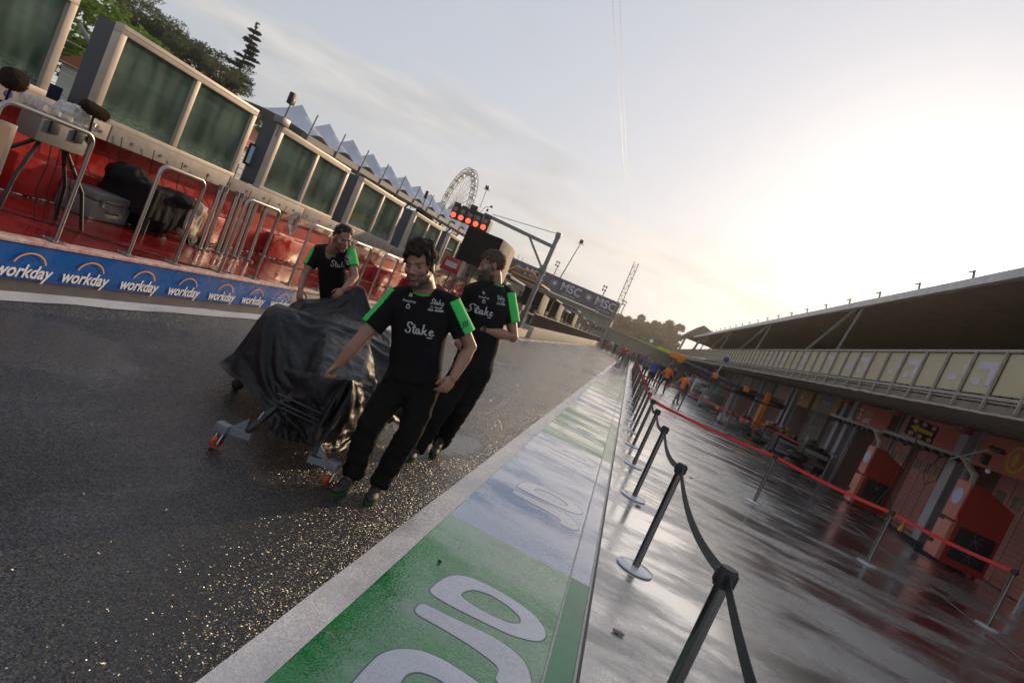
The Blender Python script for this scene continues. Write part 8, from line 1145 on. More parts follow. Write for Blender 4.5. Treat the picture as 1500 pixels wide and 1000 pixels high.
-13,-11,-11,-12,-7,-8,-13,0,0,5,12,12,12,11,11,10,12,12,11,9,10,5,9,7,9,10,0,-3,3,10,3,-3,-3,3,2,8,2,5,8,3,2,-2,4,-3,-1,0,0,0,4,-4,0,0,-3,-3,-6,-7,-1,-7,-1,0,7,2,-5,-6,-9,-8,-6,0,-5,-11,-11,-9,-8,-8,-11,-12,-12,-12,-12,-11,-9,-13,-9,-2,0,5,
12,11,12,12,11,12,11,11,11,11,10,8,7,7,10,7,-4,-2,10,5,-2,-2,-1,1,5,3,3,6,5,4,1,0,0,0,0,0,0,1,0,0,-1,0,-5,-5,-4,-4,-3,-2,-4,0,2,5,2,-6,-7,-10,-4,-4,-3,-10,-10,-9,-9,-10,-12,-12,-12,-12,-12,-12,-10,-12,-10,-4,0,4,13,11,12,12,12,11,12,11,12,
10,11,10,7,7,10,2,-7,6,9,0,-5,-3,1,4,1,2,7,2,3,7,2,-2,0,3,-3,3,-3,0,3,-3,0,0,-6,-5,-2,0,-6,-4,-1,-2,0,4,6,2,-9,-10,-7,-1,-3,-10,-9,-9,-11,-12,-12,-12,-12,-12,-12,-11,-12,-10,-11,-8,0,3,13,11,12,13,13,10,12,13,11,12,10,11,9,6,10,-8,0,9,6,-5,
-6,0,5,-3,3,7,-2,5,3,9,0,-2,5,-4,-1,0,4,-4,0,5,-5,1,-7,-6,-3,-1,3,-7,1,-5,-2,2,6,7,-3,-11,-9,-3,0,-10,-9,-10,-13,-11,-12,-12,-13,-12,-12,-12,-7,-11,-12,-12,-3,3,13,12,12,13,12,12,13,11,12,12,11,11,9,9,2,-6,5,8,-3,-7,0,4,-3,1,6,2,-2,5,5,7,-3,
3,2,-1,-4,3,-3,3,-3,5,-1,-4,-1,-5,-8,-2,-1,4,-5,3,-6,0,1,8,4,-8,-10,0,-4,-11,-8,-12,-12,-12,-12,-12,-14,-12,-11,-13,-12,-11,-4,-10,-10,4,12,12,12,13,12,12,13,12,12,12,12,9,10,9,-1,0,7,-3,-4,1,0,-1,1,1,1,1,3,3,6,1,1,0,0,0,1,-1,0,0,0,0,0,-1,
-4,-3,-2,-3,-2,-1,0,1,2,-3,0,0,6,2,-9,-2,-7,-10,-9,-13,-12,-12,-12,-13,-12,-12,-13,-11,-11,-11,-11,-12,-6,3,12,12,12,12,13,12,12,13,12,12,13,11,8,9,1,3,-2,-1,1,0,0,0,0,-1,0,1,1,2,3,4,0,1,1,-2,0,0,0,0,0,0,0,0,-3,-3,-3,0,0,0,-1,-1,0,2,-1,0,-1,
4,0,-5,-9,-10,-10,-13,-12,-13,-12,-12,-13,-12,-12,-13,-12,-13,-11,-11,-5,5,12,12,11,11,12,12,13,12,12,13,13,12,5,13,2,-1,1,0,-1,3,-3,-5,0,-2,0,-1,2,2,3,7,1,-1,0,6,-5,-1,3,-3,0,4,-3,0,-7,-4,-1,-2,0,4,3,2,-3,0,4,-4,2,-2,3,-5,-11,-8,-10,-13,
-13,-13,-12,-11,-14,-12,-12,-13,-12,-9,-11,-11,-11,4,12,12,10,12,11,11,13,14,11,12,14,12,4,13,2,2,-1,-1,4,-4,-1,-4,-5,0,0,0,2,4,0,7,-1,1,1,8,-6,-2,3,-5,1,4,0,-5,-1,-3,-7,-1,-1,1,3,3,7,-1,-3,4,-4,0,2,-4,-12,-6,-13,-12,-13,-13,-12,-11,-13,-12,
-12,-12,-11,-11,-12,-13,-10,4,13,12,11,12,11,11,12,11,12,12,13,11,4,14,2,-1,0,3,-3,0,-2,-2,0,0,1,0,1,1,1,1,2,3,5,3,-6,-3,-1,-1,-1,-1,0,-1,-2,-1,-1,0,-1,0,0,0,3,4,-1,-1,3,-2,1,-5,-12,-5,-13,-13,-12,-13,-12,-9,-12,-12,-12,-12,-12,-12,-12,-13,
-12,4,11,12,12,12,12,12,12,11,12,11,8,12,5,12,3,0,1,1,1,1,0,0,0,0,1,1,1,1,1,2,1,1,1,1,1,0,0,-1,-1,-1,0,-1,-1,-1,-2,-1,-1,-2,-1,-1,0,-2,0,0,-1,0,1,-4,-12,-4,-12,-12,-11,-12,-12,-12,-12,-12,-12,-13,-11,-12,-12,-12,-12,-4,12,12,12,12,11,12,12,
12,12,12,12,8,6,12,2,-1,1,2,-2,0,-2,-2,0,0,0,0,1,0,1,2,0,2,0,2,2,4,0,-3,-2,-2,0,-2,0,0,3,1,1,0,0,0,1,0,-1,-1,-2,-3,1,-4,-13,-4,-12,-13,-10,-13,-12,-12,-13,-12,-12,-12,-13,-11,-11,-11,-13,-5,13,12,12,10,12,12,12,12,12,12,13,8,9,9,1,3,-3,1,5,
-2,-3,-3,-6,1,1,2,-2,2,4,8,1,2,1,0,-7,-2,0,0,2,5,-2,-6,3,-7,0,1,2,-2,0,0,1,6,-1,2,-6,0,0,-2,-13,-4,-10,-11,-13,-13,-12,-13,-13,-12,-12,-13,-13,-12,-11,-9,-12,-4,12,12,12,12,11,11,12,13,12,11,13,10,8,9,0,4,-4,2,-1,5,-6,-5,-2,1,0,0,2,8,4,2,-3,
1,4,-2,2,-6,1,2,-1,4,-5,5,-8,-4,-3,-3,-1,1,2,1,6,3,0,-4,2,-3,0,-1,-12,-6,-12,-8,-12,-13,-12,-13,-13,-13,-12,-11,-13,-10,-12,-13,-7,-4,12,11,12,12,12,12,12,12,12,11,11,9,11,6,0,0,4,-3,3,-2,2,-4,2,0,1,2,2,5,-2,1,1,0,0,0,0,0,0,1,0,0,3,6,-3,-4,
-4,-4,-7,1,1,2,2,0,-2,0,-1,-1,-1,-1,-9,-9,-9,-12,-9,-11,-12,-12,-12,-12,-13,-12,-13,-12,-7,-10,-11,-3,13,12,12,11,11,11,11,12,11,12,10,9,10,5,6,-1,-4,4,-3,1,-2,3,2,2,3,3,4,3,4,4,1,1,0,0,0,1,0,0,-1,0,-1,-7,-6,-6,0,-2,-1,-2,-2,-1,-1,3,0,-2,3,
-2,-3,-1,-7,-10,-8,-11,-11,-11,-10,-10,-10,-12,-12,-12,-10,-12,-12,-11,-8,-2,12,10,11,10,11,11,12,12,11,11,10,10,8,3,6,7,-7,-3,4,-4,-2,-1,2,3,3,2,4,4,4,6,9,-5,-2,0,1,1,5,-5,-3,-1,0,3,-5,-7,-10,-3,-3,-1,-1,-1,3,4,-2,3,-4,4,-7,0,-5,-11,-8,-9,
-12,-12,-10,-11,-11,-8,-10,-9,-12,-12,-7,-10,-11,-7,11,11,10,11,12,11,12,11,11,10,10,11,7,2,5,10,-2,-8,-1,4,-4,-3,4,0,2,2,5,6,11,8,2,-1,-6,3,-3,0,6,-5,0,3,0,-7,0,-9,-11,-5,-4,-1,-1,5,2,-2,3,-3,3,1,-8,-1,-4,-9,-11,-7,-10,-12,-11,-11,-12,-10,
-9,-7,-7,-7,-13,-13,-5,-8,11,11,11,12,12,11,10,12,10,10,11,10,7,2,4,10,3,-7,-6,0,3,-3,0,2,3,4,6,8,8,8,-3,0,4,0,-3,3,-4,0,0,0,1,0,-11,-9,-7,-4,-3,-5,-1,4,-2,3,-2,-1,5,0,-8,-5,-1,-8,-9,-10,-9,-10,-10,-12,-12,-10,-11,-9,-8,0,-6,-8,-12,-2,11,10,
11,10,11,10,11,10,11,10,9,11,7,2,3,9,8,-4,-8,-3,1,2,1,1,3,7,6,7,10,3,0,0,0,0,2,1,2,0,0,0,0,-7,-9,-7,-9,-7,-5,-3,-2,-1,3,-2,-1,5,0,1,-7,-8,0,-6,-10,-9,-9,-10,-9,-11,-11,-11,-11,-10,-5,-6,-8,-4,-4,-4,11,10,11,10,10,10,11,10,10,9,11,9,8,1,2,9,
10,-1,-9,-5,0,0,1,4,5,5,7,10,10,3,3,0,-3,3,-2,-1,1,3,-3,0,0,-1,-11,-9,-7,-9,-7,-5,-1,-3,0,4,-4,6,-3,4,-9,-8,0,-3,-10,-9,-9,-10,-8,-9,-10,-12,-10,-11,-10,-7,-4,-2,0,4,11,4,11,9,10,10,10,11,8,9,11,10,6,-1,4,9,10,2,-8,-9,1,-2,2,7,4,9,4,10,10,9,
-3,-2,5,-4,0,0,4,-4,0,5,-1,-7,-6,-9,-12,-10,-4,-8,-3,-3,0,6,-7,5,-4,6,-9,-8,-2,-1,-8,-9,-10,-8,-9,-7,-10,-9,-10,-11,-12,-8,-2,0,0,4,3,11,6,11,9,9,10,9,8,10,10,9,5,-2,6,9,9,3,-11,-6,0,-1,4,8,5,9,5,11,10,5,-2,-1,4,-4,0,3,-3,2,-2,5,-5,-1,-11,
-9,-8,-11,-8,-6,-4,-3,0,5,-8,3,-4,6,-7,-8,-5,0,-3,-10,-10,-9,-6,-9,-10,-6,-8,-10,-11,-10,4,-5,-1,1,9,3,11,6,9,9,9,9,9,8,9,9,-2,3,8,9,9,1,-9,-6,0,1,7,6,6,7,9,9,8,2,3,-3,0,0,0,0,0,0,2,-2,1,-3,-10,-8,-9,-7,-8,-9,-5,-5,3,0,-8,-3,0,6,-4,-9,-7,-3,
1,-6,-9,-9,-9,-8,-9,-7,-6,-7,-8,-8,-9,6,-5,2,10,9,2,9,7,9,7,10,7,9,9,-3,4,10,6,9,1,5,-7,-8,3,7,3,6,9,9,7,8,6,1,2,2,1,-1,-1,-1,-1,0,-1,0,0,-2,-9,-8,-8,-9,-9,-7,-7,-3,-4,2,-6,-7,0,5,-1,-8,-7,-7,-1,1,-8,-8,-9,-9,-8,-7,-7,-6,-8,-8,-7,2,0,5,8,5,
10,2,9,10,9,6,6,8,0,10,0,11,9,0,9,-8,-6,-1,6,10,5,1,10,6,8,11,3,5,0,1,-5,3,-2,3,0,-5,2,-2,3,-4,-9,-6,-9,-11,-10,-7,-7,-7,3,-3,-6,-8,-3,3,5,-7,-8,-8,-5,2,-1,-8,-7,-9,-9,-8,-7,-6,-5,-7,-9,1,0,7,3,11,1,10,6,8,9,2,9,1,10,1,8,9,4,9,-6,1,-9,6,5,
10,7,-2,8,8,10,5,8,1,-3,2,-5,0,2,4,0,-6,1,4,-4,-1,-6,-7,-10,-10,-10,-9,-5,-9,1,-7,-3,-7,-5,-1,6,-2,-7,-9,-8,-2,2,-1,-8,-7,-9,-9,-7,-7,-4,-6,-8,0,0,6,2,10,7,1,8,6,6,6,6,7,0,7,6,5,8,7,2,-9,-4,5,8,7,9,0,6,10,5,8,3,1,-3,2,-4,0,3,-1,-1,0,2,-2,1,
-2,-7,-6,-8,-9,-9,-9,-6,-9,-5,-4,-4,-7,-5,-4,0,5,-6,-7,-6,-8,-1,2,-1,-9,-7,-8,-8,-6,-8,-5,-6,1,3,-1,6,10,2,8,3,7,2,8,4,8,-1,7,6,6,8,2,7,1,-8,3,5,10,5,8,2,7,9,2,0,0,0,0,0,0,0,0,0,0,0,0,0,-1,-6,-7,-7,-7,-9,-8,-8,-6,-6,-5,-8,-5,-3,-3,-9,4,-1,
-6,-7,-6,-6,-1,1,0,-8,-7,-7,-8,-4,-6,-7,2,-4,11,-3,9,7,0,9,2,2,7,5,3,10,0,7,5,9,8,-4,9,1,-6,10,2,9,4,9,7,-1,6,1,-3,1,2,3,-1,-1,0,-5,0,0,0,0,1,-5,-8,-7,-6,-9,-8,-9,-8,-6,-5,-6,1,-4,-7,-8,-6,-1,0,-7,-3,-8,-6,0,3,-2,-7,-7,-7,-9,0,-8,-2,-2,6,-6,
5,7,8,4,9,0,-2,7,5,8,8,-5,8,9,5,6,0,9,-3,7,-3,7,8,7,9,-5,5,-2,4,-1,-1,5,-2,-5,-1,5,-4,2,4,-1,-4,-3,-6,-9,-6,-7,-9,-10,-9,-6,-4,-4,2,-6,-9,-6,-8,3,-7,-7,0,-8,-7,-7,3,4,-4,-6,-7,-9,-5,-1,-7,0,-3,5,-1,9,2,5,6,1,6,1,7,6,6,6,-1,8,4,7,2,9,5,-6,8,
0,7,7,9,-4,4,-5,1,1,5,0,-5,0,0,-1,6,1,0,-1,-3,-7,-6,-4,-8,-5,-9,-8,-9,-3,-6,-1,-2,-8,-8,-6,-8,1,-8,-2,-6,-7,-2,-7,-7,2,4,-6,-7,-5,-2,-7,-5,-1,3,-3,9,-3,7,4,4,5,7,-2,7,7,3,7,8,-2,9,1,8,4,7,4,-2,9,0,8,1,6,-4,2,1,0,-3,-1,1,1,1,1,-2,0,-1,0,0,-3,
-6,-7,-5,-7,-8,-6,-7,-5,-4,-1,-7,-7,-7,-6,-7,-4,-3,-7,-6,-6,3,-7,-7,-5,6,-5,-6,-7,-6,5,-7,-3,-6,8,0,7,-2,8,2,8,4,6,-2,6,7,5,4,8,-1,8,3,8,0,8,5,-1,9,1,9,-6,1,-1,-1,2,-2,4,-1,-1,-1,-1,1,2,2,-1,-3,-3,-6,-5,-6,-6,-6,-8,-4,-5,-5,-5,-6,-7,-6,-7,
-7,-3,-6,-6,-6,-6,2,-5,-5,-8,2,-1,-7,-6,-5,0,2,-5,0,3,9,-1,6,1,7,2,7,7,0,9,-4,9,6,6,8,-2,5,5,8,2,7,3,2,4,8,1,0,0,0,-5,1,-6,2,4,-5,5,-3,3,-5,1,2,-6,-2,-6,-7,-8,-6,-3,-7,-2,-6,-8,-6,-7,-7,-7,-2,-7,-7,-7,-6,-4,4,-8,-7,-3,-7,4,-7,-7,-3,4,-4,0,
-5,8,2,6,4,-1,8,0,7,7,6,7,0,3,8,6,7,7,3,-4,8,8,5,9,3,-7,2,7,-4,0,6,1,-1,-8,4,-4,5,-5,4,-5,0,0,4,-3,-5,-6,-9,-7,-4,-2,-6,-6,-8,-8,-4,-7,-5,-6,-6,-7,-9,-5,-1,-8,-1,-7,0,-8,-8,2,-6,-4,0,5,-5,0,-4,4,4,6,6,-4,9,0,8,6,7,6,7,5,3,7,4,5,7,4,-1,6,6,6,
5,4,-7,-1,7,-4,4,1,1,-1,-5,3,-4,6,-7,3,2,0,-3,-4,-6,-3,-7,-3,-5,-8,-6,-6,-8,-7,-5,-5,-7,-7,-7,-6,-1,-4,-6,-7,-6,-7,1,-6,-6,-6,0,-1,6,-3,-3,0,-1,-2,8,0,6,5,-2,7,6,5,7,6,6,7,6,6,5,8,1,7,7,0,5,7,4,3,3,-9,1,3,-2,2,1,2,0,-1,-1,-6,4,-2,0,-1,0,-3,
-6,-5,-4,-7,-6,-6,-7,-7,-7,-5,-7,-6,-5,-5,-5,-4,-7,-6,-7,-3,-7,-7,1,-7,1,-7,5,2,-3,-1,-5,4,-2,-6,6,6,3,4,4,1,8,7,2,8,7,4,6,7,5,7,7,3,7,8,1,6,5,6,6,-6,-5,-5,0,0,-1,-1,0,6,-6,7,-6,0,-1,1,0,0,-7,-6,-8,-6,-5,-7,-8,-7,-6,-7,-6,-4,-4,-6,-6,-6,-2,
-7,-6,-8,-6,0,-9,-6,2,-2,7,-1,4,-8,0,-1,-3,-8,3,7,4,0,8,3,6,8,7,3,7,7,8,0,8,7,8,8,5,5,9,-2,7,8,6,2,-5,-8,7,-1,-1,0,-7,-6,1,2,8,1,-2,-2,-4,-8,-6,-6,-7,-4,-8,-8,-7,-8,-5,-6,-2,-6,-8,-8,-4,-3,-7,-5,-7,-8,-3,-6,-5,-1,8,-7,4,8,-6,-6,0,0,-4,-7,-2,
9,6,-2,8,7,3,7,8,7,3,8,6,8,1,8,8,8,4,8,8,5,3,6,9,0,4,-9,3,-2,-3,6,-8,-3,2,5,0,-4,-8,-2,-3,-4,-6,-6,-7,-7,-7,-9,-7,-2,-6,-6,-7,-7,-5,-5,-6,-7,-6,-6,-8,1,-7,-8,5,-5,8,-6,7,-2,0,-8,1,-1,-12,7,-9,7,6,6,0,7,7,7,6,5,6,5,7,7,6,7,7,7,6,6,7,6,6,6,6,
7,5,-1,-5,6,-9,7,-7,2,0,-3,-5,-5,-5,-5,-6,-5,-6,-6,-6,-6,-6,-6,-7,-6,-6,-6,-6,-6,-7,-6,-5,-5,-8,-6,-2,-6,-7,-3,1,8,-7,9,-5,-4,-2,4,-3,4,-5,9,-5,-2,7,7,5,6,5,5,2,7,6,7,7,5,7,7,6,6,7,6,6,7,6,6,6,7,6,7,1,-1,0,-1,0,-5,-6,-6,-5,-6,-6,-5,-6,-5,-6,
-6,-5,-6,-6,-6,-5,-7,-6,-6,-7,-6,-6,-6,-6,-5,-3,-5,-5,-7,-1,-2,8,-6,9,-8,-1,4,3,-8,7,-8,-3,8,3,-9,3,7,8,7,1,6,8,2,5,6,8,7,8,3,7,7,8,8,8,8,7,8,7,6,7,3,0,0,-2,0,-9,-4,-5,-5,-6,-7,-6,-6,-7,-5,-6,-5,-7,-2,-7,-6,-5,-6,-6,-8,-3,-7,-7,-8,-5,2,-6,
-7,-7,-2,7,3,-7,9,-8,8,-5,-6,8,0,-7,1,-4,8,7,-8,-2,6,7,7,7,8,0,8,6,5,2,8,7,7,6,6,8,9,8,8,7,8,7,6,6,6,2,-1,-1,-3,-5,-8,-8,-8,-7,-7,-7,-6,-7,-6,-5,-5,-7,-3,-6,-6,-3,-7,-4,-8,-1,-7,-7,-7,-7,3,-7,-6,-3,5,-3,8,-9,9,-8,8,-6,2,-2,9,-4,-8,1,5,9,-3,
-9,2,7,5,7,7,6,4,7,7,6,6,3,8,7,8,7,7,8,7,7,7,7,5,2,3,1,0,0,-1,-5,-3,-5,-8,-7,-8,-8,-7,-7,-7,-5,-6,-6,-7,0,-6,-6,-2,-7,-4,-7,-6,-3,-4,-7,-2,-7,-4,6,-5,6,3,0,-6,8,-6,7,-9,8,-6,6,-4,6,-6,7,4,-9,0,8,2,7,7,1,6,7,6,6,7,6,7,8,7,7,7,7,6,7,6,4,2,3,4,
-1,0,-1,-1,-2,-5,0,-4,-7,-7,-7,-7,-7,-7,-7,-7,-3,-4,-7,-3,-5,-6,-7,-7,-5,-1,-6,-7,-5,-3,-2,7,-7,0,5,-4,1,6,-6,9,0,0,-9,8,-6,9,3,-8,-1,8,0,-9,4,7,6,2,7,6,6,3,7,7,7,7,7,6,7,7,6,7,5,1,3,3,3,2,2,-2,-2,0,-2,-3,-3,0,-2,-5,-9,-6,-7,-6,-7,-6,-5,-4,
-3,-7,-2,-6,-5,-6,-5,-7,-6,-1,-7,-6,7,6,-2,-7,-3,5,3,-7,-1,7,-6,9,-5,-2,7,-6,2,-5,-8,4,8,-4,-7,3,4,4,7,8,5,4,7,7,5,7,7,6,7,7,5,4,3,2,3,2,3,2,1,3,-4,-2,-2,-3,-3,0,-1,-2,-2,-8,-7,-8,-6,-7,-4,-5,-5,-3,-7,-5,-6,-7,1,-5,-3,-7,-6,6,-3,9,-3,-1,-8,
2,7,-9,7,-7,4,-3,8,-9,2,7,4,-8,-1,-4,2,6,-5,-5,8,-2,5,8,4,4,8,6,6,4,7,7,6,5,4,3,2,2,3,3,1,3,1,2,0,-3,-5,-1,-2,-3,0,-2,-1,-3,-5,-7,-6,-5,-6,-7,-4,-5,-1,-6,-6,-6,-6,4,-8,-8,4,5,-8,5,6,-9,6,-5,4,-7,7,-1,-7,9,-8,8,0,-6,-6,3,-9,6,-5,-2,0,1,1,5,1,
2,5,5,4,5,6,7,6,6,3,4,3,3,3,2,2,3,2,1,3,0,1,1,-5,-5,-2,-3,-1,-1,-2,-2,-1,-4,-5,-7,-5,-5,-6,-4,-4,-6,-2,-5,-7,-2,-4,1,8,-3,-2,-5,9,-2,-6,7,0,-7,1,7,-9,2,6,-7,1,-1,0,7,-5,-4,5,-4,-1,-1,1,1,4,-6,5,8,7,-3,7,6,5,3,2,4,3,4,2,5,-2,3,3,0,2,1,2,4,-3,
-6,-4,-5,-2,-1,-1,-2,-2,-2,-2,-3,-7,-7,-6,-1,-6,2,-6,-4,-4,-5,4,-1,0,3,-8,4,-1,5,-8,2,3,-1,-3,8,1,-8,-1,2,-3,1,
]   # grid of the draped cover, successive differences in steps of 3 mm
_q = np.array(CLOTH).reshape(3, 98, 76).transpose(1,2,0).copy(); _q[:,0] = np.cumsum(_q[:,0], axis=0); _q = np.cumsum(_q, axis=1)
_co = (_q*.003+np.array([-2.5,-3.5,-.2]))*np.array([.80,1,.96])+np.array([-.07,0,.02]); NX, NY = 76, 98
CR = Vector((-2.35, 4.9, 0)); CD = Vector((.48,-.88,0)).normalized(); CXv = CD.cross(Vector((0,0,1)))
CMT = Matrix(((CXv.x, CD.x, 0, CR.x),(CXv.y, CD.y, 0, CR.y),(0,0,1,0),(0,0,0,1)))
def cw(x, y, z): return CMT @ Vector((x, y, z))
me = bpy.data.meshes.new('cover'); me.from_pydata([cw(*p) for p in _co.reshape(-1,3)], [], [(j*NX+i, j*NX+i+1, (j+1)*NX+i+1, (j+1)*NX+i) for j in range(NY-1) for i in range(NX-1)]); me.update()
M_COVER = mat('black_satin_cover', (.005,.0045,.006), .42, bump=.7, bscale=16, bdist=.02, spec=.28)
t = T('covered_car', 'racing car hidden under a glossy black cover, rolled along on a wheeled dolly', 'car', tuple(CR))
# thin translucent edges glow beige where the sun shines through: lining on the inner face
_n = M_COVER.node_tree.nodes; _l = M_COVER.node_tree.links; _b = _n['Principled BSDF']
_tl = _n.new('ShaderNodeBsdfTranslucent'); _tl.inputs[0].default_value = (.50,.40,.27,1); _ms = _n.new('ShaderNodeMixShader'); _ms.inputs[0].default_value = .05; _l.new(_b.outputs[0], _ms.inputs[1]); _l.new(_tl.outputs[0], _ms.inputs[2]); _l.new(_ms.outputs[0], _n['Material Output'].inputs[0])
o = P('cover', me, M_COVER, t, True, ang=180)
sm_ = o.modifiers.new('m', 'SMOOTH'); sm_.factor = .5; sm_.iterations = 1
sb = o.modifiers.new('s', 'SUBSURF'); sb.levels = 1; sb.render_levels = 2
M_CAR = mat('carbon_body', (.015,.015,.016), .35, coat=.4); M_RUB = mat('tyre_rubber', (.012,.012,.012), .7)
def cbox(mb, lo, hi, b=.03): return mb.bbox(lo, hi, b, M=CMT)
mb = MB(); mb.tube([cw(0,-2.1,.52), cw(0,-1.2,.55), cw(0,-.4,.52), cw(0,.4,.5), cw(0,1.18,.47)], .2, n=14, rs=[.10,.2,.17,.12,.045]); P('chassis', mb, M_CAR, t, True)
mb = MB(); cbox(mb, (-.5,-1.9,.28), (.5,-1.2,.5), .08); P('sidepod', mb, M_CAR, t, True)
for s in (-1, 1):
    w_ = P('wheel', MB().tube([cw(s*.42-.07,0,.43), cw(s*.44-.07,0,.43), cw(s*.62-.07,0,.43), cw(s*.64-.07,0,.43)], .33, n=28, rs=[.27,.30,.30,.27]), M_RUB, t, True); P('suspension_arm', MB().beam(cw(s*.2,.12,.5), cw(s*.50,.03,.45), .035).beam(cw(s*.2,-.14,.5), cw(s*.50,-.03,.45), .035).beam(cw(s*.2,.12,.34), cw(s*.50,.03,.36), .035), M_CAR, t, True)
# dolly: two posts with side brackets, castors with orange wheels
M_DOL = mat('light_grey_bracket', (.19,.195,.215), .5, metal=.3, bump=.15, bscale=40); M_OW = mat('orange_castor_wheel', (.42,.06,.015), .4)
fl = atZ(345,668,.14); fr_ = atZ(432,700,.16)
for s, foot, topp in ((1, Vector((-2.0,3.47,.20)), Vector((-1.98,3.72,.37))), (-1, Vector((-1.585,3.63,.20)), Vector((-1.66,3.86,.45)))):
    u = CXv*s
    P('dolly_post', MB().beam(foot-u*.0+Vector((0,0,-.03)), topp, .032, .032), M_BLKP, t, True)
    br = P('dolly_bracket', MB().beam(foot-u*.03+Vector((0,0,-.055)), foot+u*.10+Vector((0,0,-.055)), .036, .045).beam(foot+Vector((0,0,-.09)), foot+(topp-foot)*.52+u*.018, .012, .034).add([foot+u*.015+Vector((0,0,-.02)), foot+u*.09+Vector((0,0,-.02)), foot+u*.015+Vector((0,0,.06)), foot+u*.015+CD*.012+Vector((0,0,-.02)), foot+u*.09+CD*.012+Vector((0,0,-.02)), foot+u*.015+CD*.012+Vector((0,0,.06))], [(0,1,2),(3,5,4),(0,3,4,1),(1,4,5,2),(2,5,3,0)]), M_DOL, t, True, sm=False)
    e = foot+u*.14+Vector((0,0,-.05)); P('dolly_end_block', MB().bbox(e-Vector((.042,.034,.030)), e+Vector((.042,.034,.030)), .006).cyl(e+CD*.033+Vector((-.02,0,0)), e+CD*.045+Vector((-.02,0,0)), .012, n=10), M_DOL, t, True)
    c = Vector((e.x+u.x*.01, e.y, .042)); wv_ = (Vector((.75,-.3,0))*1).normalized()
    cw_ = P('castor_wheel', MB().cyl(c-wv_*.015, c+wv_*.015, .04, n=20), M_OW, t, True); q = P('castor_hub', MB().cyl(c-wv_*.022, c+wv_*.022, .02, n=12), M_CHR, t, True); q.parent = cw_; q.matrix_parent_inverse = Matrix.Identity(4)
    P('castor_fork', MB().beam(c+wv_*.027+Vector((0,0,-.005)), c+wv_*.027+Vector((0,.03,.07)), .008, .04).beam(c-wv_*.027+Vector((0,0,-.005)), c-wv_*.027+Vector((0,.03,.07)), .008, .04).cyl(c+Vector((0,.02,.06)), c+Vector((0,.02,.085)), .03, n=10), M_CHR, t, True)
for zz in (.34,.37,.42): P('dolly_crossbar', MB().cyl(Vector((-2.01,3.66,zz)), Vector((-1.63,3.78,zz-.02)), .009, n=8), M_BLKP, t, True)
P('dolly_frame', MB().beam(Vector((-1.97,3.74,.36)), cw(.1,.1,.36), .04).beam(Vector((-1.66,3.88,.44)), cw(-.2,.1,.36), .04), M_BLKP, t, True)
P('rear_castor', MB().cyl(cw(.62,.1,.0), cw(.62,.1,.12), .02, n=8).ell(cw(.62,.1,.05),(.05,.05,.05)), M_RUB, t, True)

# ================================================================== PEOPLE
IR, IU, IT = CM @ Vector((1,0,0)), CM @ Vector((0,1,0)), CM @ Vector((0,0,1))
def skinmat(name):
    m = mat(name, (.4,.2,.13), .5, bump=.15, bscale=180, bdist=.001, subs=.12); n = m.node_tree.nodes; l = m.node_tree.links
    a = n.new('ShaderNodeAttribute'); a.attribute_name = 'tint'; l.new(a.outputs['Color'], n['Principled BSDF'].inputs['Base Color']); return m
M_SKIN = skinmat('skin')
M_SHIRT = mat('black_jersey', (.0055,.005,.006), .9, bump=.25, bscale=400, bdist=.001, spec=.2); M_LIME = mat('bright_green_sleeve', (.025,.48,.08), .7)
M_TROU = mat('black_trouser_cloth', (.005,.0045,.004), .9, bump=.25, bscale=350, bdist=.001, spec=.18)
M_SHOE = mat('black_shoe', (.02,.017,.015), .6, bump=.3, bscale=120); M_SOLE = mat('green_sole', (.012,.05,.010), .7); M_LOGO = mat('pale_grey_print', (.42,.42,.40), .6); M_LOGD = mat('dark_print', (.01,.12,.03), .6)
M_EYE = mat('eye_white', (.13,.11,.10), .5); M_IRIS = mat('eye_dark', (.03,.018,.01), .2)
def frame3(f, u):
    f = f.normalized(); r = f.cross(u).normalized(); u = r.cross(f).normalized(); return Matrix((r, f, u)).transposed()
def loft(mb, secs, Rv, Fv, n=26, e=2.4):
    vs = []; fs = []
    for c, a, b in secs:
        for k in range(n):
            t = 2*PI*k/n; ct, st = math.cos(t), math.sin(t); x = math.copysign(abs(ct)**(2/e), ct)*a; y = math.copysign(abs(st)**(2/e), st)*b; vs.append(Vector(c)+Rv*x+Fv*y)
    for i in range(len(secs)-1):
        for k in range(n): fs.append((i*n+k, i*n+(k+1) % n, (i+1)*n+(k+1) % n, (i+1)*n+k))
    fs.append(tuple(range(n))[::-1]); fs.append(tuple((len(secs)-1)*n+k for k in range(n))); mb.add(vs, fs)
def limb(mb, pts, rs, n=14, caps=True):
    pts = [Vector(p) for p in pts]; mb.tube(pts, 1, n=n, rs=rs)
    if caps:
        for p, r in zip(pts, rs): mb.ell(p, (r*.985,)*3, n=14, m=8)
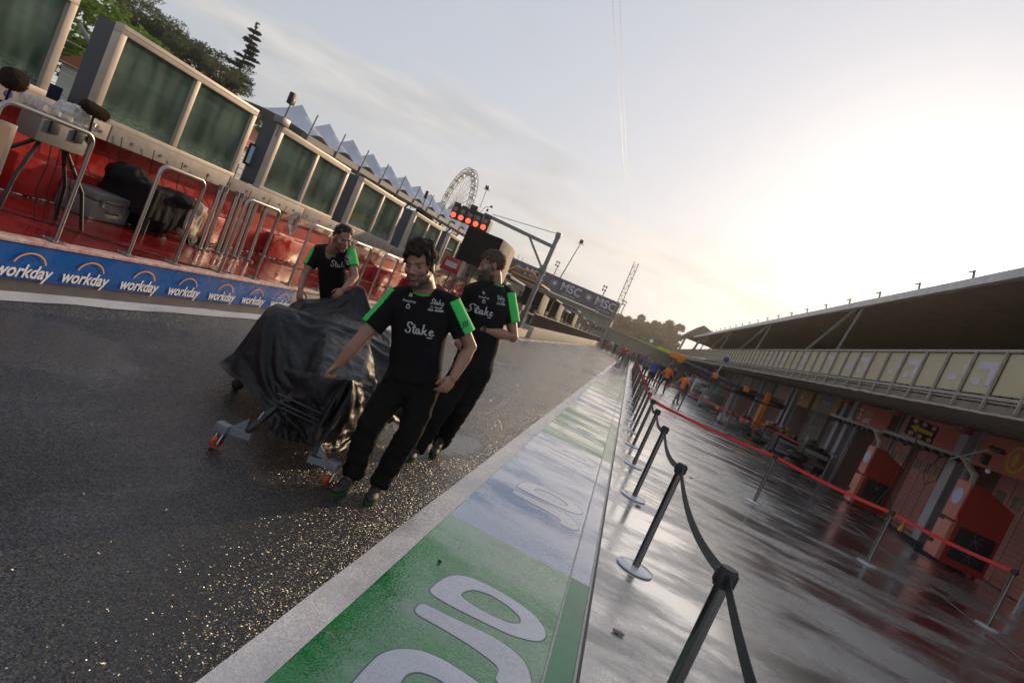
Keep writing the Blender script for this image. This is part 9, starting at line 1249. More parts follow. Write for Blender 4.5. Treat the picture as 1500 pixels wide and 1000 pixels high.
def hand(mb, w, d, pn, side, curl=(.35,.4,.45,.5), thumb_in=.25, sc=1.0):
    d = d.normalized(); side = (side-d*side.dot(d)).normalized(); pn = (pn-d*pn.dot(d)-side*pn.dot(side)).normalized()
    M = Matrix((side, pn, d)).transposed(); mb.ell(w+d*.052*sc, (.040*sc,.016*sc,.054*sc), M=M, n=14, m=10); mb.ell(w+d*.005, (.030*sc,.019*sc,.035*sc), M=M)
    mb.ell(w+d*.035*sc+side*.022*sc+pn*.008, (.018*sc,.014*sc,.032*sc), M=M)
    for k, (L, off) in enumerate(((.072,.030),(.080,.0105),(.074,-.009),(.058,-.027))):
        p = w+d*(.088-.004*abs(k-1))*sc+side*off*sc; a = 0; pts = [p-d*.03*sc, p]; c = curl[k]
        for s_, f_ in enumerate((.44,.31,.25)): a += c*(1,1.25,.8)[s_]; dd = d*math.cos(a)+pn*math.sin(a)+side*(.07*(1.2-k)); p = p+dd.normalized()*L*f_*sc; pts.append(p)
        limb(mb, pts, [.0098*sc,.0095*sc,.0088*sc,.0082*sc,.0074*sc], n=10)
    p = w+d*.022*sc+side*.026*sc+pn*.006; q = p+(d*.62+side*.62+pn*.25).normalized()*.040*sc; r = q+(d*.86+side*(.35-thumb_in)+pn*.35).normalized()*.030*sc; s = r+(d*.9+side*(.15-thumb_in)+pn*.35).normalized()*.022*sc
    limb(mb, [p,q,r,s], [.0145*sc,.0118*sc,.0108*sc,.0088*sc], n=10)
def head_prims(mb, H, M, s=1, jaw=1):
    E = lambda c, r: mb.ell(H+M @ (Vector(c)*s), [q*s for q in r], M=M, n=20, m=14)
    E((0,-.012,.035),(.074,.094,.083)); E((0,.026,-.018),(.063,.066,.086)); E((0,.028,-.062),(.054*jaw,.054,.045)); E((0,.072,-.097),(.024*jaw,.020,.017))
    E((0,.083,.020),(.046,.012,.009)); E((.040,.060,-.022),(.022,.024,.022)); E((-.040,.060,-.022),(.022,.024,.022)); E((0,.083,-.060),(.028,.012,.018))
    E((0,.092,-.054),(.022,.008,.0048)); E((0,.090,-.066),(.018,.009,.0062)); E((.049*jaw,.012,-.068),(.014,.03,.022)); E((-.049*jaw,.012,-.068),(.014,.03,.022))
    mb.tube([H+M @ (Vector(p)*s) for p in ((0,.083,.012),(0,.096,-.008),(0,.111,-.030),(0,.100,-.040))], .01, n=10, rs=[.0085*s,.0095*s,.0125*s,.009*s])
    for q in (-1, 1): E((.032*q,.077,.0075),(.0165,.009,.0055)); E((.0125*q,.097,-.035),(.0085,.010,.0075)); E((.0765*q,-.004,-.012),(.009,.019,.031)); E((.079*q,-.012,.006),(.007,.012,.014))
def smoothstep(a, b, x): t = np.clip((x-a)/(b-a), 0, 1); return t*t*(3-2*t)
def finish_body(me, H, M, base, beard, brow, s=1, full=.0):
    co = np.array([v.co[:] for v in me.vertices]); Mi = np.array(M.inverted()); q = (co-np.array(H)) @ Mi.T/s
    x, y, z = q[:,0], q[:,1], q[:,2]
    # eye sockets pressed in
    for e in (-1, 1):
        d2 = ((x-.032*e)/.017)**2+((z-.001)/.0105)**2; wgt = np.exp(-d2)*(y > .04)*(np.abs(z) < .06); co -= (wgt*.0065*s)[:,None]*np.array(M.col[1])
    d2 = (x/.026)**2+((z+.0605)/.0022)**2; wgt = np.exp(-d2)*(y > .06); co -= (wgt*.004*s)[:,None]*np.array(M.col[1])
    me.vertices.foreach_set('co', co.astype(np.float32).ravel()); me.update()
    col = np.ones((len(co),4)); b = np.array(base); col[:,:3] = b
    facemask = (np.abs(x) < .1) & (np.abs(y) < .13) & (z > -.13) & (z < .13)
    def blend(w_, c): col[:,:3] = col[:,:3]*(1-w_[:,None])+np.array(c)*w_[:,None]
    nz_ = np.array([noise.noise(Vector(p)*70) for p in co]) if facemask.any() else 0
    bz = smoothstep(-.028,-.050, z+.25*np.maximum(0, .05-y)*0+.006*nz_)*smoothstep(-.02,.01,y)*facemask; side = smoothstep(.045,.062,np.abs(x))*smoothstep(.005,-.03,z)*(y > -.005)*(y < .055)*facemask
    mus = np.exp(-(((z+.046)/.006)**2))*smoothstep(.034,.026,np.abs(x))*(y > .07)*facemask; mouth = np.exp(-((x/.02)**2)**2)*np.exp(-(((z+.060)/.0085)**2))*(y > .07)*facemask
    bd = np.clip(np.maximum(np.maximum(bz*(1-np.clip(mouth*1.6,0,1)), side), mus)*(.75+.5*nz_), 0, 1)*beard[3]; blend(bd, beard[:3])
    blend(np.clip(mouth,0,1)*.65, (b[0]*.95, b[1]*.55, b[2]*.55))
    br = np.exp(-(((z-.0215+.12*np.maximum(0,np.abs(x)-.045))/.0048)**2))*smoothstep(.008,.016,np.abs(x))*smoothstep(.062,.052,np.abs(x))*(y > .05)*facemask; blend(np.clip(br,0,1)*.9, brow)
    ck = np.exp(-(((np.abs(x)-.04)/.02)**2))*np.exp(-(((z+.022)/.02)**2))*(y > .05)*facemask; blend(ck*.18, (b[0]*1.05, b[1]*.7, b[2]*.65))
    at = me.color_attributes.new('tint', 'FLOAT_COLOR', 'POINT'); at.data.foreach_set('color', col.astype(np.float32).ravel())
def hair_mesh(H, M, s, n, rad, seed, top=1.0, test=None, vox=.006, grow_=.0, jit=.008):
    rr = random.Random(seed); mb = MB(); k = 0; tries = 0; pts = []
    while k < n and tries < n*40:
        tries += 1; d = Vector((rr.gauss(0,1), rr.gauss(0,1), rr.gauss(0,1))).normalized(); p = Vector((d.x*.076, d.y*.096-.012, d.z*.086+.035))
        if not test(p): continue
        k += 1; lift = 1+grow_*max(0, d.z)*top; p2 = Vector((p.x*lift, (p.y+.012)*lift-.012, (p.z-.035)*lift+.035))+Vector((rr.gauss(0,1), rr.gauss(0,1), rr.gauss(0,1)))*jit*.5; r = rad*rr.uniform(.6,1.3)*(.55+.45*max(0,d.z)+.1)
        mb.ell(H+M @ (p2*s), (r*s, r*s, r*s*.9), n=8, m=6); pts.append((H+M @ (p2*s), (M @ d).normalized()))
    me = union(mb, vox, 2); displace(me, lambda c, n_: n_*(.004*noise.noise(c*110)+.002*noise.noise(c*230))); return me, pts
def strands(pts, L, seed, lean=Vector((0,0,0)), per=4, wd=.0011, curl=.4):
    rr = random.Random(seed); mb = MB()
    for p, d in pts:
        for _ in range(per):
            q = p+Vector((rr.gauss(0,1), rr.gauss(0,1), rr.gauss(0,1)))*.006; dd = (d+lean+Vector((rr.gauss(0,1), rr.gauss(0,1), rr.gauss(0,1)))*curl).normalized(); sd_ = dd.orthogonal().normalized()*wd; e = q+dd*L*rr.uniform(.5,1.2); m_ = q.lerp(e,.5)+Vector((rr.gauss(0,1), rr.gauss(0,1), rr.gauss(0,1)))*L*.15
            mb.add([q-sd_, q+sd_, m_+sd_, e, m_-sd_], [(0,1,2,4),(4,2,3)])
    return mb
STAKE = [[(.62,.86),(.58,1.0),(.42,1.08),(.24,1.02),(.15,.86),(.22,.70),(.38,.58),(.48,.40),(.42,.18),(.24,.08),(.06,.14),(.02,.28),(.12,.34)],
 [(.82,.94),(.74,.34),(.78,.14),(.88,.12),(.94,.20)],[(.62,.62),(.98,.69)],
 [(1.30,.52),(1.18,.60),(1.04,.50),(.98,.28),(1.06,.12),(1.18,.16),(1.30,.52),(1.28,.20),(1.36,.12),(1.46,.22)],
 [(1.66,1.06),(1.56,.10)],[(1.92,.60),(1.78,.44),(1.60,.36),(1.78,.30),(1.90,.12),(2.02,.14)],
 [(2.22,.32),(2.42,.38),(2.48,.50),(2.38,.60),(2.24,.50),(2.18,.28),(2.28,.10),(2.50,.14),(2.60,.24)],[(2.0,-.08),(2.25,-.14),(2.5,-.08)]]
def strokes_mb(strokes, sc, w_, cx=1.2, cy=.5):
    mb = MB()
    for st in strokes:
        p = [Vector(((a-cx)*sc, (b-cy)*sc, 0)) for a, b in st]
        for _ in range(2):
            q = [p[0]]
            for i in range(len(p)-1): q += [p[i].lerp(p[i+1],.25), p[i].lerp(p[i+1],.75)]
            p = q+[p[-1]]
        for i, c in enumerate(p):
            t_ = (p[min(i+1,len(p)-1)]-p[max(i-1,0)]).normalized(); nn = Vector((-t_.y,t_.x,0))*w_*sc*.5*(1.15 if abs(t_.y) > .5 else .85); mb.v += [tuple(c+nn), tuple(c-nn)]
        o_ = len(mb.v)-2*len(p)
        for i in range(len(p)-1): mb.f.append((o_+2*i+1,o_+2*i+3,o_+2*i+2,o_+2*i)); mb.m.append(0)
    return mb
def decal(name, mb, tree, O, U, V, m, par, off=.0035):
    N = U.cross(V).normalized(); out = []; ok = []
    for v in mb.v:
        p = O+U*v[0]+V*v[1]; h = tree.ray_cast(p+N*.25, -N, .6); ok.append(h[0] is not None); q = (h[0]+N*off) if h[0] is not None else p; out.append(tuple(q))
    m2 = MB(); m2.add(out, [f for f in mb.f if all(ok[i] for i in f)]); return P(name, m2, m, par, True, sm=False)
def person(label, J, head, loc, skin, hairc, beard, brow, hands_, opt):
    t = T('person', label, 'person', loc); g_ = lambda k: Vector(J[k]); s = opt.get('hs', 1.0)
    H, hf, hu = head; M = frame3(hf, hu); Hc = H
    N_ = g_('N'); RS, LS, RH, LH = g_('RS'), g_('LS'), g_('RH'), g_('LH'); PM = (RH+LH)/2; SM = (RS+LS)/2; UP = (SM-PM).normalized(); Rv = (RS-LS); Rv = (Rv-UP*Rv.dot(UP)).normalized(); Fv = UP.cross(Rv).normalized()*(1)
    if Fv.dot(opt['front']) < 0: Fv = -Fv
    W = opt.get('w', 1.0); b = MB(); sw = (RS-LS).length/2; W_N = opt.get('nw',1.1)
    head_prims(b, Hc, M, s, opt.get('jaw', 1))
    limb(b, [N_-UP*.05, N_+UP*.01, Hc+M @ Vector((0,-.022,-.055))*s], [.070*W_N,.062*W_N,.058*W_N], n=18)
    loft(b, [(PM-UP*.06,.12,.09),(PM+UP*.08,.14,.09),(PM.lerp(SM,.55),.13,.09),(SM-UP*.06,sw+.01,.10),(SM+UP*.035,sw*.8,.07),(N_,.06,.055)], Rv, Fv)
    for a in 'RL':
        S, E_, Wr = g_(a+'S'), g_(a+'E'), g_(a+'W'); limb(b, [S,S.lerp(E_,.5),E_,E_.lerp(Wr,.35),Wr], [.058*W,.050*W,.041*W,.043*W,.027*W], n=16)
        hand(b, Wr, *hands_[a]); K, A_ = g_(a+'K'), g_(a+'A'); h_ = g_(a+'H'); limb(b, [h_,h_.lerp(K,.5),K,K.lerp(A_,.35),A_,A_.lerp(g_(a+'T'),.3)], [.075,.068,.052,.052,.035,.03], n=12)
    me = union(b, .0048, 5, smf=.5); finish_body(me, np.array(Hc), M, skin, beard, brow, s); P('body', me, M_SKIN, t, True, ang=180)
    for e in (-1, 1): P('eye', MB().ell(Hc+M @ Vector((.032*e,.0735,-.001))*s, (.0105*s,)*3, n=14, m=10), M_EYE, t, True); P('pupil', MB().ell(Hc+M @ Vector((.032*e+.002*opt.get('gaze',0),.0815,-.003))*s, (.0050*s,.0035*s,.0045*s), M=M, n=10, m=8), M_IRIS, t, True)
    # shirt
    c = MB(); hem = opt.get('hem', -.02)
    loft(c, [(PM+UP*(hem-.012),.150*W,.112*W),(PM+UP*(hem+.01),.168*W,.124*W),(PM+UP*.10,.166*W,.122*W),(PM.lerp(SM,.5),.165*W,.122*W),(SM-UP*.14,.180*W,.128*W),(SM-UP*.05,sw+.035,.112*W),(SM+UP*.02,sw+.01,.085*W),(SM+UP*.052,sw*.62,.07*W),(N_+UP*.004,.066*W,.066*W)], Rv, Fv)
    ends = {}
    for a in 'RL': c.tube([N_-UP*.005+(g_(a+'S')-N_)*.12, N_.lerp(g_(a+'S'),.55)+UP*.012, g_(a+'S')+UP*.005], 1, n=14, rs=[.058,.062,.066*W])
    for a in 'RL':
        S, E_ = g_(a+'S'), g_(a+'E'); sl = opt.get('sleeve', .72); e = S.lerp(E_, sl); d = (E_-S).normalized(); c.ell(S-UP*.01, (.073*W,.073*W,.07*W)); c.tube([S.lerp(SM,.25), S, S.lerp(E_,sl*.5), e], 1, n=18, rs=[.075*W,.075*W,.072*W,.074*W]); ends[a] = (S, e, d)
    me = union(c, .0075, 6, smf=.55)
    fold = opt.get('fold', .007)
    def fd(co, n_):
        u = (co-PM).dot(UP); r_ = (co-PM).dot(Rv); f = (co-PM).dot(Fv)
        k = noise.noise(Vector((r_*5+u*4, f*5, u*9-r_*5)))+.5*noise.noise(Vector((r_*11, f*11, u*22+r_*12))); k2 = .35+.65*smooth1(.30,.05,u)
        return n_*(fold*k*k2*1.5)
    displace(me, fd); me.materials.clear()
    for m_ in (M_SHIRT, M_LIME): me.materials.append(m_)
    for p_ in me.polygons:
        cc = p_.center
        for a in opt.get('gs','RL'):
            S, e, d = ends[a]; L = (e-S).length; q = cc-S; u = q.dot(d); rad = q-d*u; outw = (Rv if a == 'R' else -Rv)*opt.get('so',(1,.25))[0]+Fv*opt.get('so',(1,.25))[1]; outw = (outw-d*outw.dot(d)).normalized()
            if -.02 < u < L+.02 and rad.length < .13 and rad.length > .035 and rad.normalized().dot(outw) > opt.get('st',.72): p_.material_index = 1
    o = bpy.data.objects.new('shirt', me); COL.objects.link(o); me.transform(basis(t).inverted()); o.parent = t; me.polygons.foreach_set('use_smooth', [True]*len(me.polygons))
    tm = me.copy(); tm.transform(basis(t)); bm = bmesh.new(); bm.from_mesh(tm); tree = BVHTree.FromBMesh(bm); bm.free()
    ring = lambda C, a, b_, rr_, up=0: MB().tube([C+Rv*a*math.cos(q)+Fv*b_*math.sin(q)+UP*up*math.sin(q) for q in [2*PI*i/28 for i in range(29)]], rr_, n=7, caps=False)
    P('collar', ring(N_+UP*.006-Fv*.0, .074*W, .076*W, .0075, -.012), M_LIME, t, True)
    # trousers
    c = MB(); loft(c, [(PM+UP*(hem+.05),.150*W,.108*W),(PM+UP*.0,.166*W,.118*W),(PM-UP*.07,.165*W,.118*W),(PM-UP*.14,.12*W,.09)], Rv, Fv)
    for a in 'RL':
        h_, K, A_ = g_(a+'H'), g_(a+'K'), g_(a+'A'); lo = A_-(A_-K).normalized()*.0+Vector((0,0,-.02)); c.tube([h_, h_.lerp(K,.5), K, K.lerp(A_,.5), A_.lerp(K,.12), lo], 1, n=18, rs=[.100*W,.094*W,.078*W,.072*W,.068*W,.064*W]); c.ell(h_, (.10*W,.10*W,.11*W)); c.ell(K, (.077*W,)*3)
    me = union(c, .0085, 6)
    def ft(co, n_):
        k = noise.noise(Vector((co.x*8, co.y*8, co.z*14)))+.6*noise.noise(Vector((co.x*16+co.z*9, co.y*16, co.z*30))); return n_*(.009*k*(1+.8*smooth1(.35,.12,co.z)))
    displace(me, ft); P('trousers', me, M_TROU, t, True, ang=180)
    for a in 'RL':
        A_, T_ = g_(a+'A'), g_(a+'T'); hz = J.get(a+'Z', 0.0); d = (T_-A_); d.z = 0; d = d.normalized(); sd_ = Vector((-d.y, d.x, 0)); tl = opt.get('tilt'+a, 0); d2 = (d*math.cos(tl)+Vector((0,0,-1))*math.sin(tl)); up = sd_.cross(d2)*-1; up = up if up.z > 0 else -up; hl = T_-d2*.275; hl.z = max(hl.z, T_.z)
        Mx = Matrix((sd_, d2, up)).transposed(); base = T_-d2*.14
        mb = MB(); pr = [(-.5,-.32),(-.45,.25),(-.3,.42),(.0,.5),(.3,.42),(.44,.2),(.46,-.2),(.3,-.46),(0,-.5),(-.3,-.46)]
        out = []
        for q in range(20):
            an = 2*PI*q/20; x = math.cos(an)*.046*(1+.12*math.sin(an)); y = math.sin(an)*.145; out.append((x, y))
        mb.prism(out, lambda u,v,q: base+Mx @ Vector((u,v,q)), .001, .028); P('sole', mb, M_SOLE, t, True, ang=50)
        c = MB(); Ee = lambda cc, r_: c.ell(base+Mx @ Vector(cc), r_, M=Mx, n=16, m=10); Ee((0,.06,.040),(.043,.078,.032)); Ee((0,-.02,.055),(.041,.085,.045)); Ee((0,-.085,.06),(.039,.055,.055)); c.tube([base+Mx @ Vector((0,-.07,.06)), A_], .045, n=12); me = union(c, .006, 4); P('shoe', me, M_SHOE, t, True, ang=180)
    return t, tree, dict(UP=UP, Rv=Rv, Fv=Fv, PM=PM, SM=SM, N=N_, H=Hc, M=M, s=s, ends=ends)
def smooth1(a, b, x): t_ = min(1, max(0, (x-a)/(b-a))); return t_*t_*(3-2*t_)
def logos(t, tree, C, big, O2, k=1.0, small=True, rot=0):
    U = -C['Rv']; N_ = C['Fv']
    U = U if U.dot(IR) > 0 else -U; V = N_.cross(U); V = V if V.dot(C['UP']) > 0 else -V
    if rot: U, V = U*math.cos(rot)+V*math.sin(rot), V*math.cos(rot)-U*math.sin(rot)
    O = big; decal('chest_logo', strokes_mb(STAKE, .074*k, .125), tree, O, U, V, M_LOGO, t)
    if small:
        S2 = .034*k
        decal('small_logo', strokes_mb(STAKE, S2, .12), tree, O2, U, V, M_LOGO, t)
        decal('small_print', text_mb('F1 TEAM', .017*k, 0, 0, .0004, spacing=1.2), tree, O2-V*.034, U, V, M_LOGO, t); decal('small_print', text_mb('KICK - SAUBER', .015*k, 0, 0, .001), tree, O2-V*.052, U, V, M_LOGO, t)
        decal('small_print', text_mb('Everydrop', .022*k, .2, 0, .0004), tree, O2-U*.185-V*.020, U, V, M_LOGO, t)
        mb = MB(); mb.add([(-.013,-.013,0),(.013,-.013,0),(.013,.010,0),(-.013,.010,0),(-.008,-.008,0),(.008,-.008,0),(.008,.005,0),(-.008,.005,0),(-.006,.012,0),(.006,.012,0),(.006,.018,0),(-.006,.018,0)], [(0,1,5,4),(1,2,6,5),(2,3,7,6),(3,0,4,7),(8,9,10,11)]); decal('small_emblem', mb, tree, O2-U*.185-V*.055, U, V, M_LOGO, t)
        mb = MB(); mb.add([(-.012,-.01,0),(-.004,-.01,0),(-.002,.006,0),(-.010,.014,0),(.0,-.008,0),(.012,-.01,0),(.010,.004,0),(.002,.016,0)], [(0,1,2,3),(4,5,6,7)]); decal('small_emblem', mb, tree, O2-U*.185+V*.018, U, V, M_LOGO, t)
def head_at(px, py, Y): return atY(px, py, Y)
# ---- the front man
A = dict(N=atY(622,429,3.90), RS=atY(582,436,3.88), LS=atY(660,447,3.93), RE=atY(527,498,3.76), RW=atY(495,534,3.72), LE=atY(689,508,4.0), LW=atY(664,553,3.86),
 RH=atY(586,556,4.0), LH=atY(624,562,4.02), RK=atY(542,622,3.84), LK=atY(600,634,3.95), RA=atY(516,695,3.82), LA=atY(556,706,3.93), RT=atZ(484,727,.0), LT=atZ(538,741,.0))
hA = (atY(615,389,3.79), IT*.93-IR*.27-IU*.20, IU+IR*.12)
ha = dict(R=((atY(476,550,3.72)-atY(495,534,3.72)), (IT*-.2-IU*.8-IR*.3), (IT*.8+IR*.1+IU*.35), (1.0,1.05,1.1,1.1), .3),
          L=((atY(640,586,3.80)-atY(664,553,3.86)), (-IR*.75+IT*-.15-IU*.3), (-IR*.6+IU*.55+IT*.5), (.42,.5,.58,.62), .2))
tA, trA, CA = person('curly-haired man in black and green kit walking in front, hand on the cover', A, hA, (-1.25,3.85,0), (.30,.145,.095), None, (.035,.022,.016,.92), (.035,.02,.013), ha, dict(front=IT, w=1.13, hem=.03, so=(1,.35), st=.62, hs=1.20, jaw=1.16, nw=1.32, sleeve=.70, tiltR=.0)) if True else None
logos(tA, trA, CA, atY(613,483,3.80), atY(639,444,3.8), 1.0)
M_HA = mat('dark_brown_hair', (.012,.0065,.004), .8, spec=.25, var=(.024,.013,.007), vscale=60, bump=.6, bscale=200, bdist=.003); M_HB = mat('brown_hair', (.05,.027,.014), .75, spec=.25, var=(.11,.062,.032), vscale=60, bump=.6, bscale=220, bdist=.003); M_HC = mat('black_hair', (.007,.005,.004), .6, spec=.3, bump=.6, bscale=200, bdist=.003); M_BD = mat('greying_beard', (.045,.026,.016), .85, spec=.2, var=(.12,.095,.075), vscale=35, bump=1, bscale=220, bdist=.004)
def scalp(hl=.062, side=.004, back=-.062):
    def f(p):
        if p.y > .055: return p.z > hl
        if p.y > .028: return p.z > hl-.02-(.055-p.y)*1.1
        if p.y > -.018: return p.z > side+.018
        return p.z > back
    return f
hm_, pts = hair_mesh(CA['H'], CA['M'], 1.20, 560, .0165, 3, 1.0, scalp(.064), grow_=.16, jit=.009); P('hair', hm_, M_HA, tA, True, ang=180); P('hair_strand', strands(pts, .022, 4, per=5, curl=.9), M_HA, tA, True, sm=False)
P('hem_piping', MB().tube([CA['PM']+CA['UP']*(.035-.006)+CA['Rv']*.167*math.cos(q)+CA['Fv']*.125*math.sin(q) for q in [2*PI*i/30 for i in range(31)]], .0035, n=6, caps=False), M_LIME, tA, True)
def sleeve_print(t, tree, C, a, txt='PUMA', off=.6):
    S, e, d = C['ends'][a]; U = d*1; N_ = IT; V = N_.cross(U).normalized(); U = V.cross(N_).normalized()
    return U, V, S.lerp(e, off)
U, V, O = sleeve_print(tA, trA, CA, 'L'); decal('sleeve_print', text_mb('///', .05, 0, 0, .003), trA, O+CA['Rv']*-.05+IT*.0, -V, U, M_LOGD, tA)
# pocket mark and lime tag on the trousers
tag_ = atY(616,614,3.86); P('pocket_mark', MB().bbox(tag_+Vector((-.012,-.002,-.012)), tag_+Vector((.012,.002,.012)), .001), M_LOGO, tA, True) if False else None
# ---- bearded man behind
B = dict(N=atY(724,415,5.40), RS=atY(692,428,5.16), LS=atY(743,434,5.50), RE=atY(677,468,5.28), RW=atY(678,490,5.14), LE=atY(752,494,5.50), LW=atY(705,481,5.22),
 RH=atY(681,536,5.36), LH=atY(704,541,5.46), RK=atY(646,600,5.16), LK=atY(673,602,5.36), RA=atY(611,655,5.10), LA=atY(645,649,5.56), RT=atZ(598,677,.0), LT=atY(630,671,5.42))
B['LT'] = atZ(631,672,.0)
hB = (atY(720,390,5.34), -IR*.93+IT*.28-IU*.03, IU+IR*.02)
hb = dict(R=((-IU*.7+IT*.2-IR*.4), (-IT*.6+IR*.1+IU*.2), (IR*.8+IT*.2), (.5,.55,.6,.6), .2), L=((-IR*.95+IU*.02+IT*.2), (-IT*.6-IU*.4), (IU*.7+IT*.3), (.5,.55,.6,.62), .25))
tB, trB, CB = person('bearded man in black and green kit with a watch, laughing and looking left', B, hB, (-1.3,5.3,0), (.31,.15,.10), None, (.05,.03,.02,.9), (.06,.035,.02), hb, dict(front=(IT*.8-IR*.5), w=1.18, hem=.02, gs='L', so=(.6,.8), st=.20, hs=1.12, jaw=1.1, nw=1.15, sleeve=.66, tiltL=.25))
logos(tB, trB, CB, atY(697,452,5.2), atY(732,436,5.3), 1.05)
hm_, pts = hair_mesh(CB['H'], CB['M'], 1.12, 600, .0115, 5, 1.0, scalp(.058), grow_=.08, jit=.004); P('hair', hm_, M_HB, tB, True, ang=180); P('hair_strand', strands(pts, .02, 6, lean=-CB['M'].col[1]*.9, per=4, curl=.35), M_HB, tB, True, sm=False)
def beard_test(p): return p.y > -.005 and p.z < -.035
rr = random.Random(12); bm_ = MB(); bp_ = []
for _ in range(380):
    a = rr.uniform(-1.25,1.25); z = rr.uniform(-.120,-.035); rad = .060+.012*min(1,(-.03-z)/.05); y = .028+math.cos(a)*rad*.85; x = math.sin(a)*rad*1.0
    if abs(x) < .024 and -.071 < z < -.049: continue
    if z > -.047 and abs(a) > .5 and abs(a) < .8: continue
    p = CB['H']+CB['M'] @ Vector((x,y,z))*1.12; r_ = rr.uniform(.008,.0135); bm_.ell(p, (r_,)*3, n=7, m=5); bp_.append((p, (CB['M'] @ Vector((x*.4,y,-.06))).normalized()))
me = union(bm_, .0055, 1); displace(me, lambda c, n_: n_*.004*noise.noise(c*130)); P('beard', me, M_BD, tB, True, ang=180); P('beard_strand', strands(bp_, .018, 7, per=3), M_BD, tB, True, sm=False)
wr = Vector(B['LW'])+(Vector(B['LE'])-Vector(B['LW']))*.07; dw = (Vector(B['LE'])-Vector(B['LW'])).normalized(); w_ = P('watch_strap', MB().cyl(wr-dw*.012, wr+dw*.012, .034, n=18), M_BLKP, tB, True); q = P('watch_case', MB().cyl(wr+IT*.030+IU*.01, wr+IT*.042+IU*.012, .023, n=18), M_BLKP, tB, True)
P('lanyard', MB().tube([CB['N']+CB['Rv']*-.06+CB['UP']*.01+CB['Fv']*.06, CB['N']+CB['Rv']*-.05-CB['UP']*.10+CB['Fv']*.135, CB['N']+CB['Rv']*.01-CB['UP']*.19+CB['Fv']*.150, CB['N']+CB['Rv']*.05-CB['UP']*.08+CB['Fv']*.13, CB['N']+CB['Rv']*.07+CB['UP']*.01+CB['Fv']*.05], .004, n=6), M_LOGD, tB, True)
# ---- man leaning on the car behind
Cc = dict(N=atY(487,369,6.10), RS=atY(464,369,6.16), LS=atY(512,370,6.10), RE=atY(446,404,6.06), RW=atY(440,424,5.86), LE=atY(520,406,6.0), LW=atY(503,424,5.82),
 RH=atY(478,446,6.52), LH=atY(500,452,6.50), RK=Vector((-3.45,6.30,.50)), LK=Vector((-3.1,6.25,.50)), RA=Vector((-3.5,6.75,.10)), LA=Vector((-3.1,6.5,.10)), RT=Vector((-3.47,6.52,.0)), LT=Vector((-3.02,6.28,0)))
hC = (atY(502,350,5.98), IT*.70+IR*.55-IU*.42, IU*1.0+IR*.12)
hc = dict(R=((-IU*.8+IT*.3), (-IT*.5), (IR*.8+IT*.2), (.4,.4,.4,.4), .1), L=((-IU*.6-IR*.5+IT*.3), (-IT*.5), (-IR*.7+IT*.3), (.4,.4,.4,.4), .1))
tC, trC, CC = person('smiling man with long tied-back dark hair leaning down to push the covered car', Cc, hC, (-3.3,6.4,0), (.28,.135,.085), None, (.05,.03,.02,.6), (.10,.05,.035), hc, dict(front=IT, w=1.0, hem=.03, so=(1,.5), st=.30, hs=1.16, nw=1.25, sleeve=.62))
logos(tC, trC, CC, atY(480,400,5.9), atY(501,382,5.9), 1.0)
hm_, pts = hair_mesh(CC['H'], CC['M'], 1.16, 560, .009, 8, 1.0, scalp(.080, .016, -.075), grow_=.0, jit=.001); P('hair', hm_, M_HC, tC, True, ang=180); P('hair_strand', strands(pts, .03, 9, lean=-CC['M'].col[1]*1.6, per=5, curl=.25), M_HC, tC, True, sm=False)
mb = MB(); hb_ = CC['H']+CC['M'] @ Vector((0,-.115,-.02)); mb.ell(hb_, (.042,.042,.038)).ell(hb_+CC['M'] @ Vector((.02,-.01,-.04)), (.03,.03,.04)).ell(CC['H']+CC['M'] @ Vector((-.06,-.06,-.05)), (.02,.03,.04)).ell(CC['H']+CC['M'] @ Vector((.06,-.06,-.05)), (.02,.03,.04)); me = union(mb, .008, 2); displace(me, lambda c, n_: n_*.007*noise.noise(c*60)); P('hair_knot', me, M_HC, tC, True, ang=180)

# ================================================================== DISTANT PEOPLE
def small_body(pose, seed):
    rr = random.Random(seed); k = pose; st = k.get('stride', .25); b = MB(); parts = []
    hip = .92; sh = 1.42; lean = k.get('lean', .0)
    legs = MB()
    for s in (-1, 1):
        kx = s*.10; ky = s*st*.5; legs.tube([(kx,lean*.2,hip),(kx*1.05,ky*.6+.05,.50),(kx,ky,.08)], 1, n=8, rs=[.095,.065,.048]); legs.ell((kx,ky-.06,.045),(.045,.12,.045))
    legs.ell((0,lean*.2,hip),(.165,.12,.12))
    tor = MB(); loft(tor, [((0,lean*.2,hip-.02),.155,.11),((0,lean*.5,1.15),.15,.11),((0,lean,sh-.08),.20,.12),((0,lean,sh+.02),.16,.09),((0,lean,sh+.07),.06,.06)], Vector((1,0,0)), Vector((0,1,0)), n=14)
    skin = MB(); skin.ell((0,lean-.01,sh+.20),(.078,.095,.115)); skin.cyl((0,lean,sh+.02),(0,lean,sh+.14),.052)
    for s in (-1, 1):
        a = k.get('arm', .1)*s; E_ = Vector((s*.27,lean+a*.5,1.14)); H_ = Vector((s*.25,lean+a*1.2-k.get('fold',0)*.25,.90+k.get('fold',0)*.22)); tor.tube([(s*.18,lean,sh-.02),(s*.24,lean+a*.3,1.24)], 1, n=8, rs=[.062,.056]); skin.tube([(s*.23,lean+a*.25,1.28),E_,H_], 1, n=8, rs=[.046,.04,.028]); skin.ell(H_+Vector((0,-.01,-.06)),(.03,.03,.06))
    hair = MB(); hair.ell((0,lean+.02,sh+.245),(.085,.10,.09)); return legs, tor, skin, hair
_pv = []
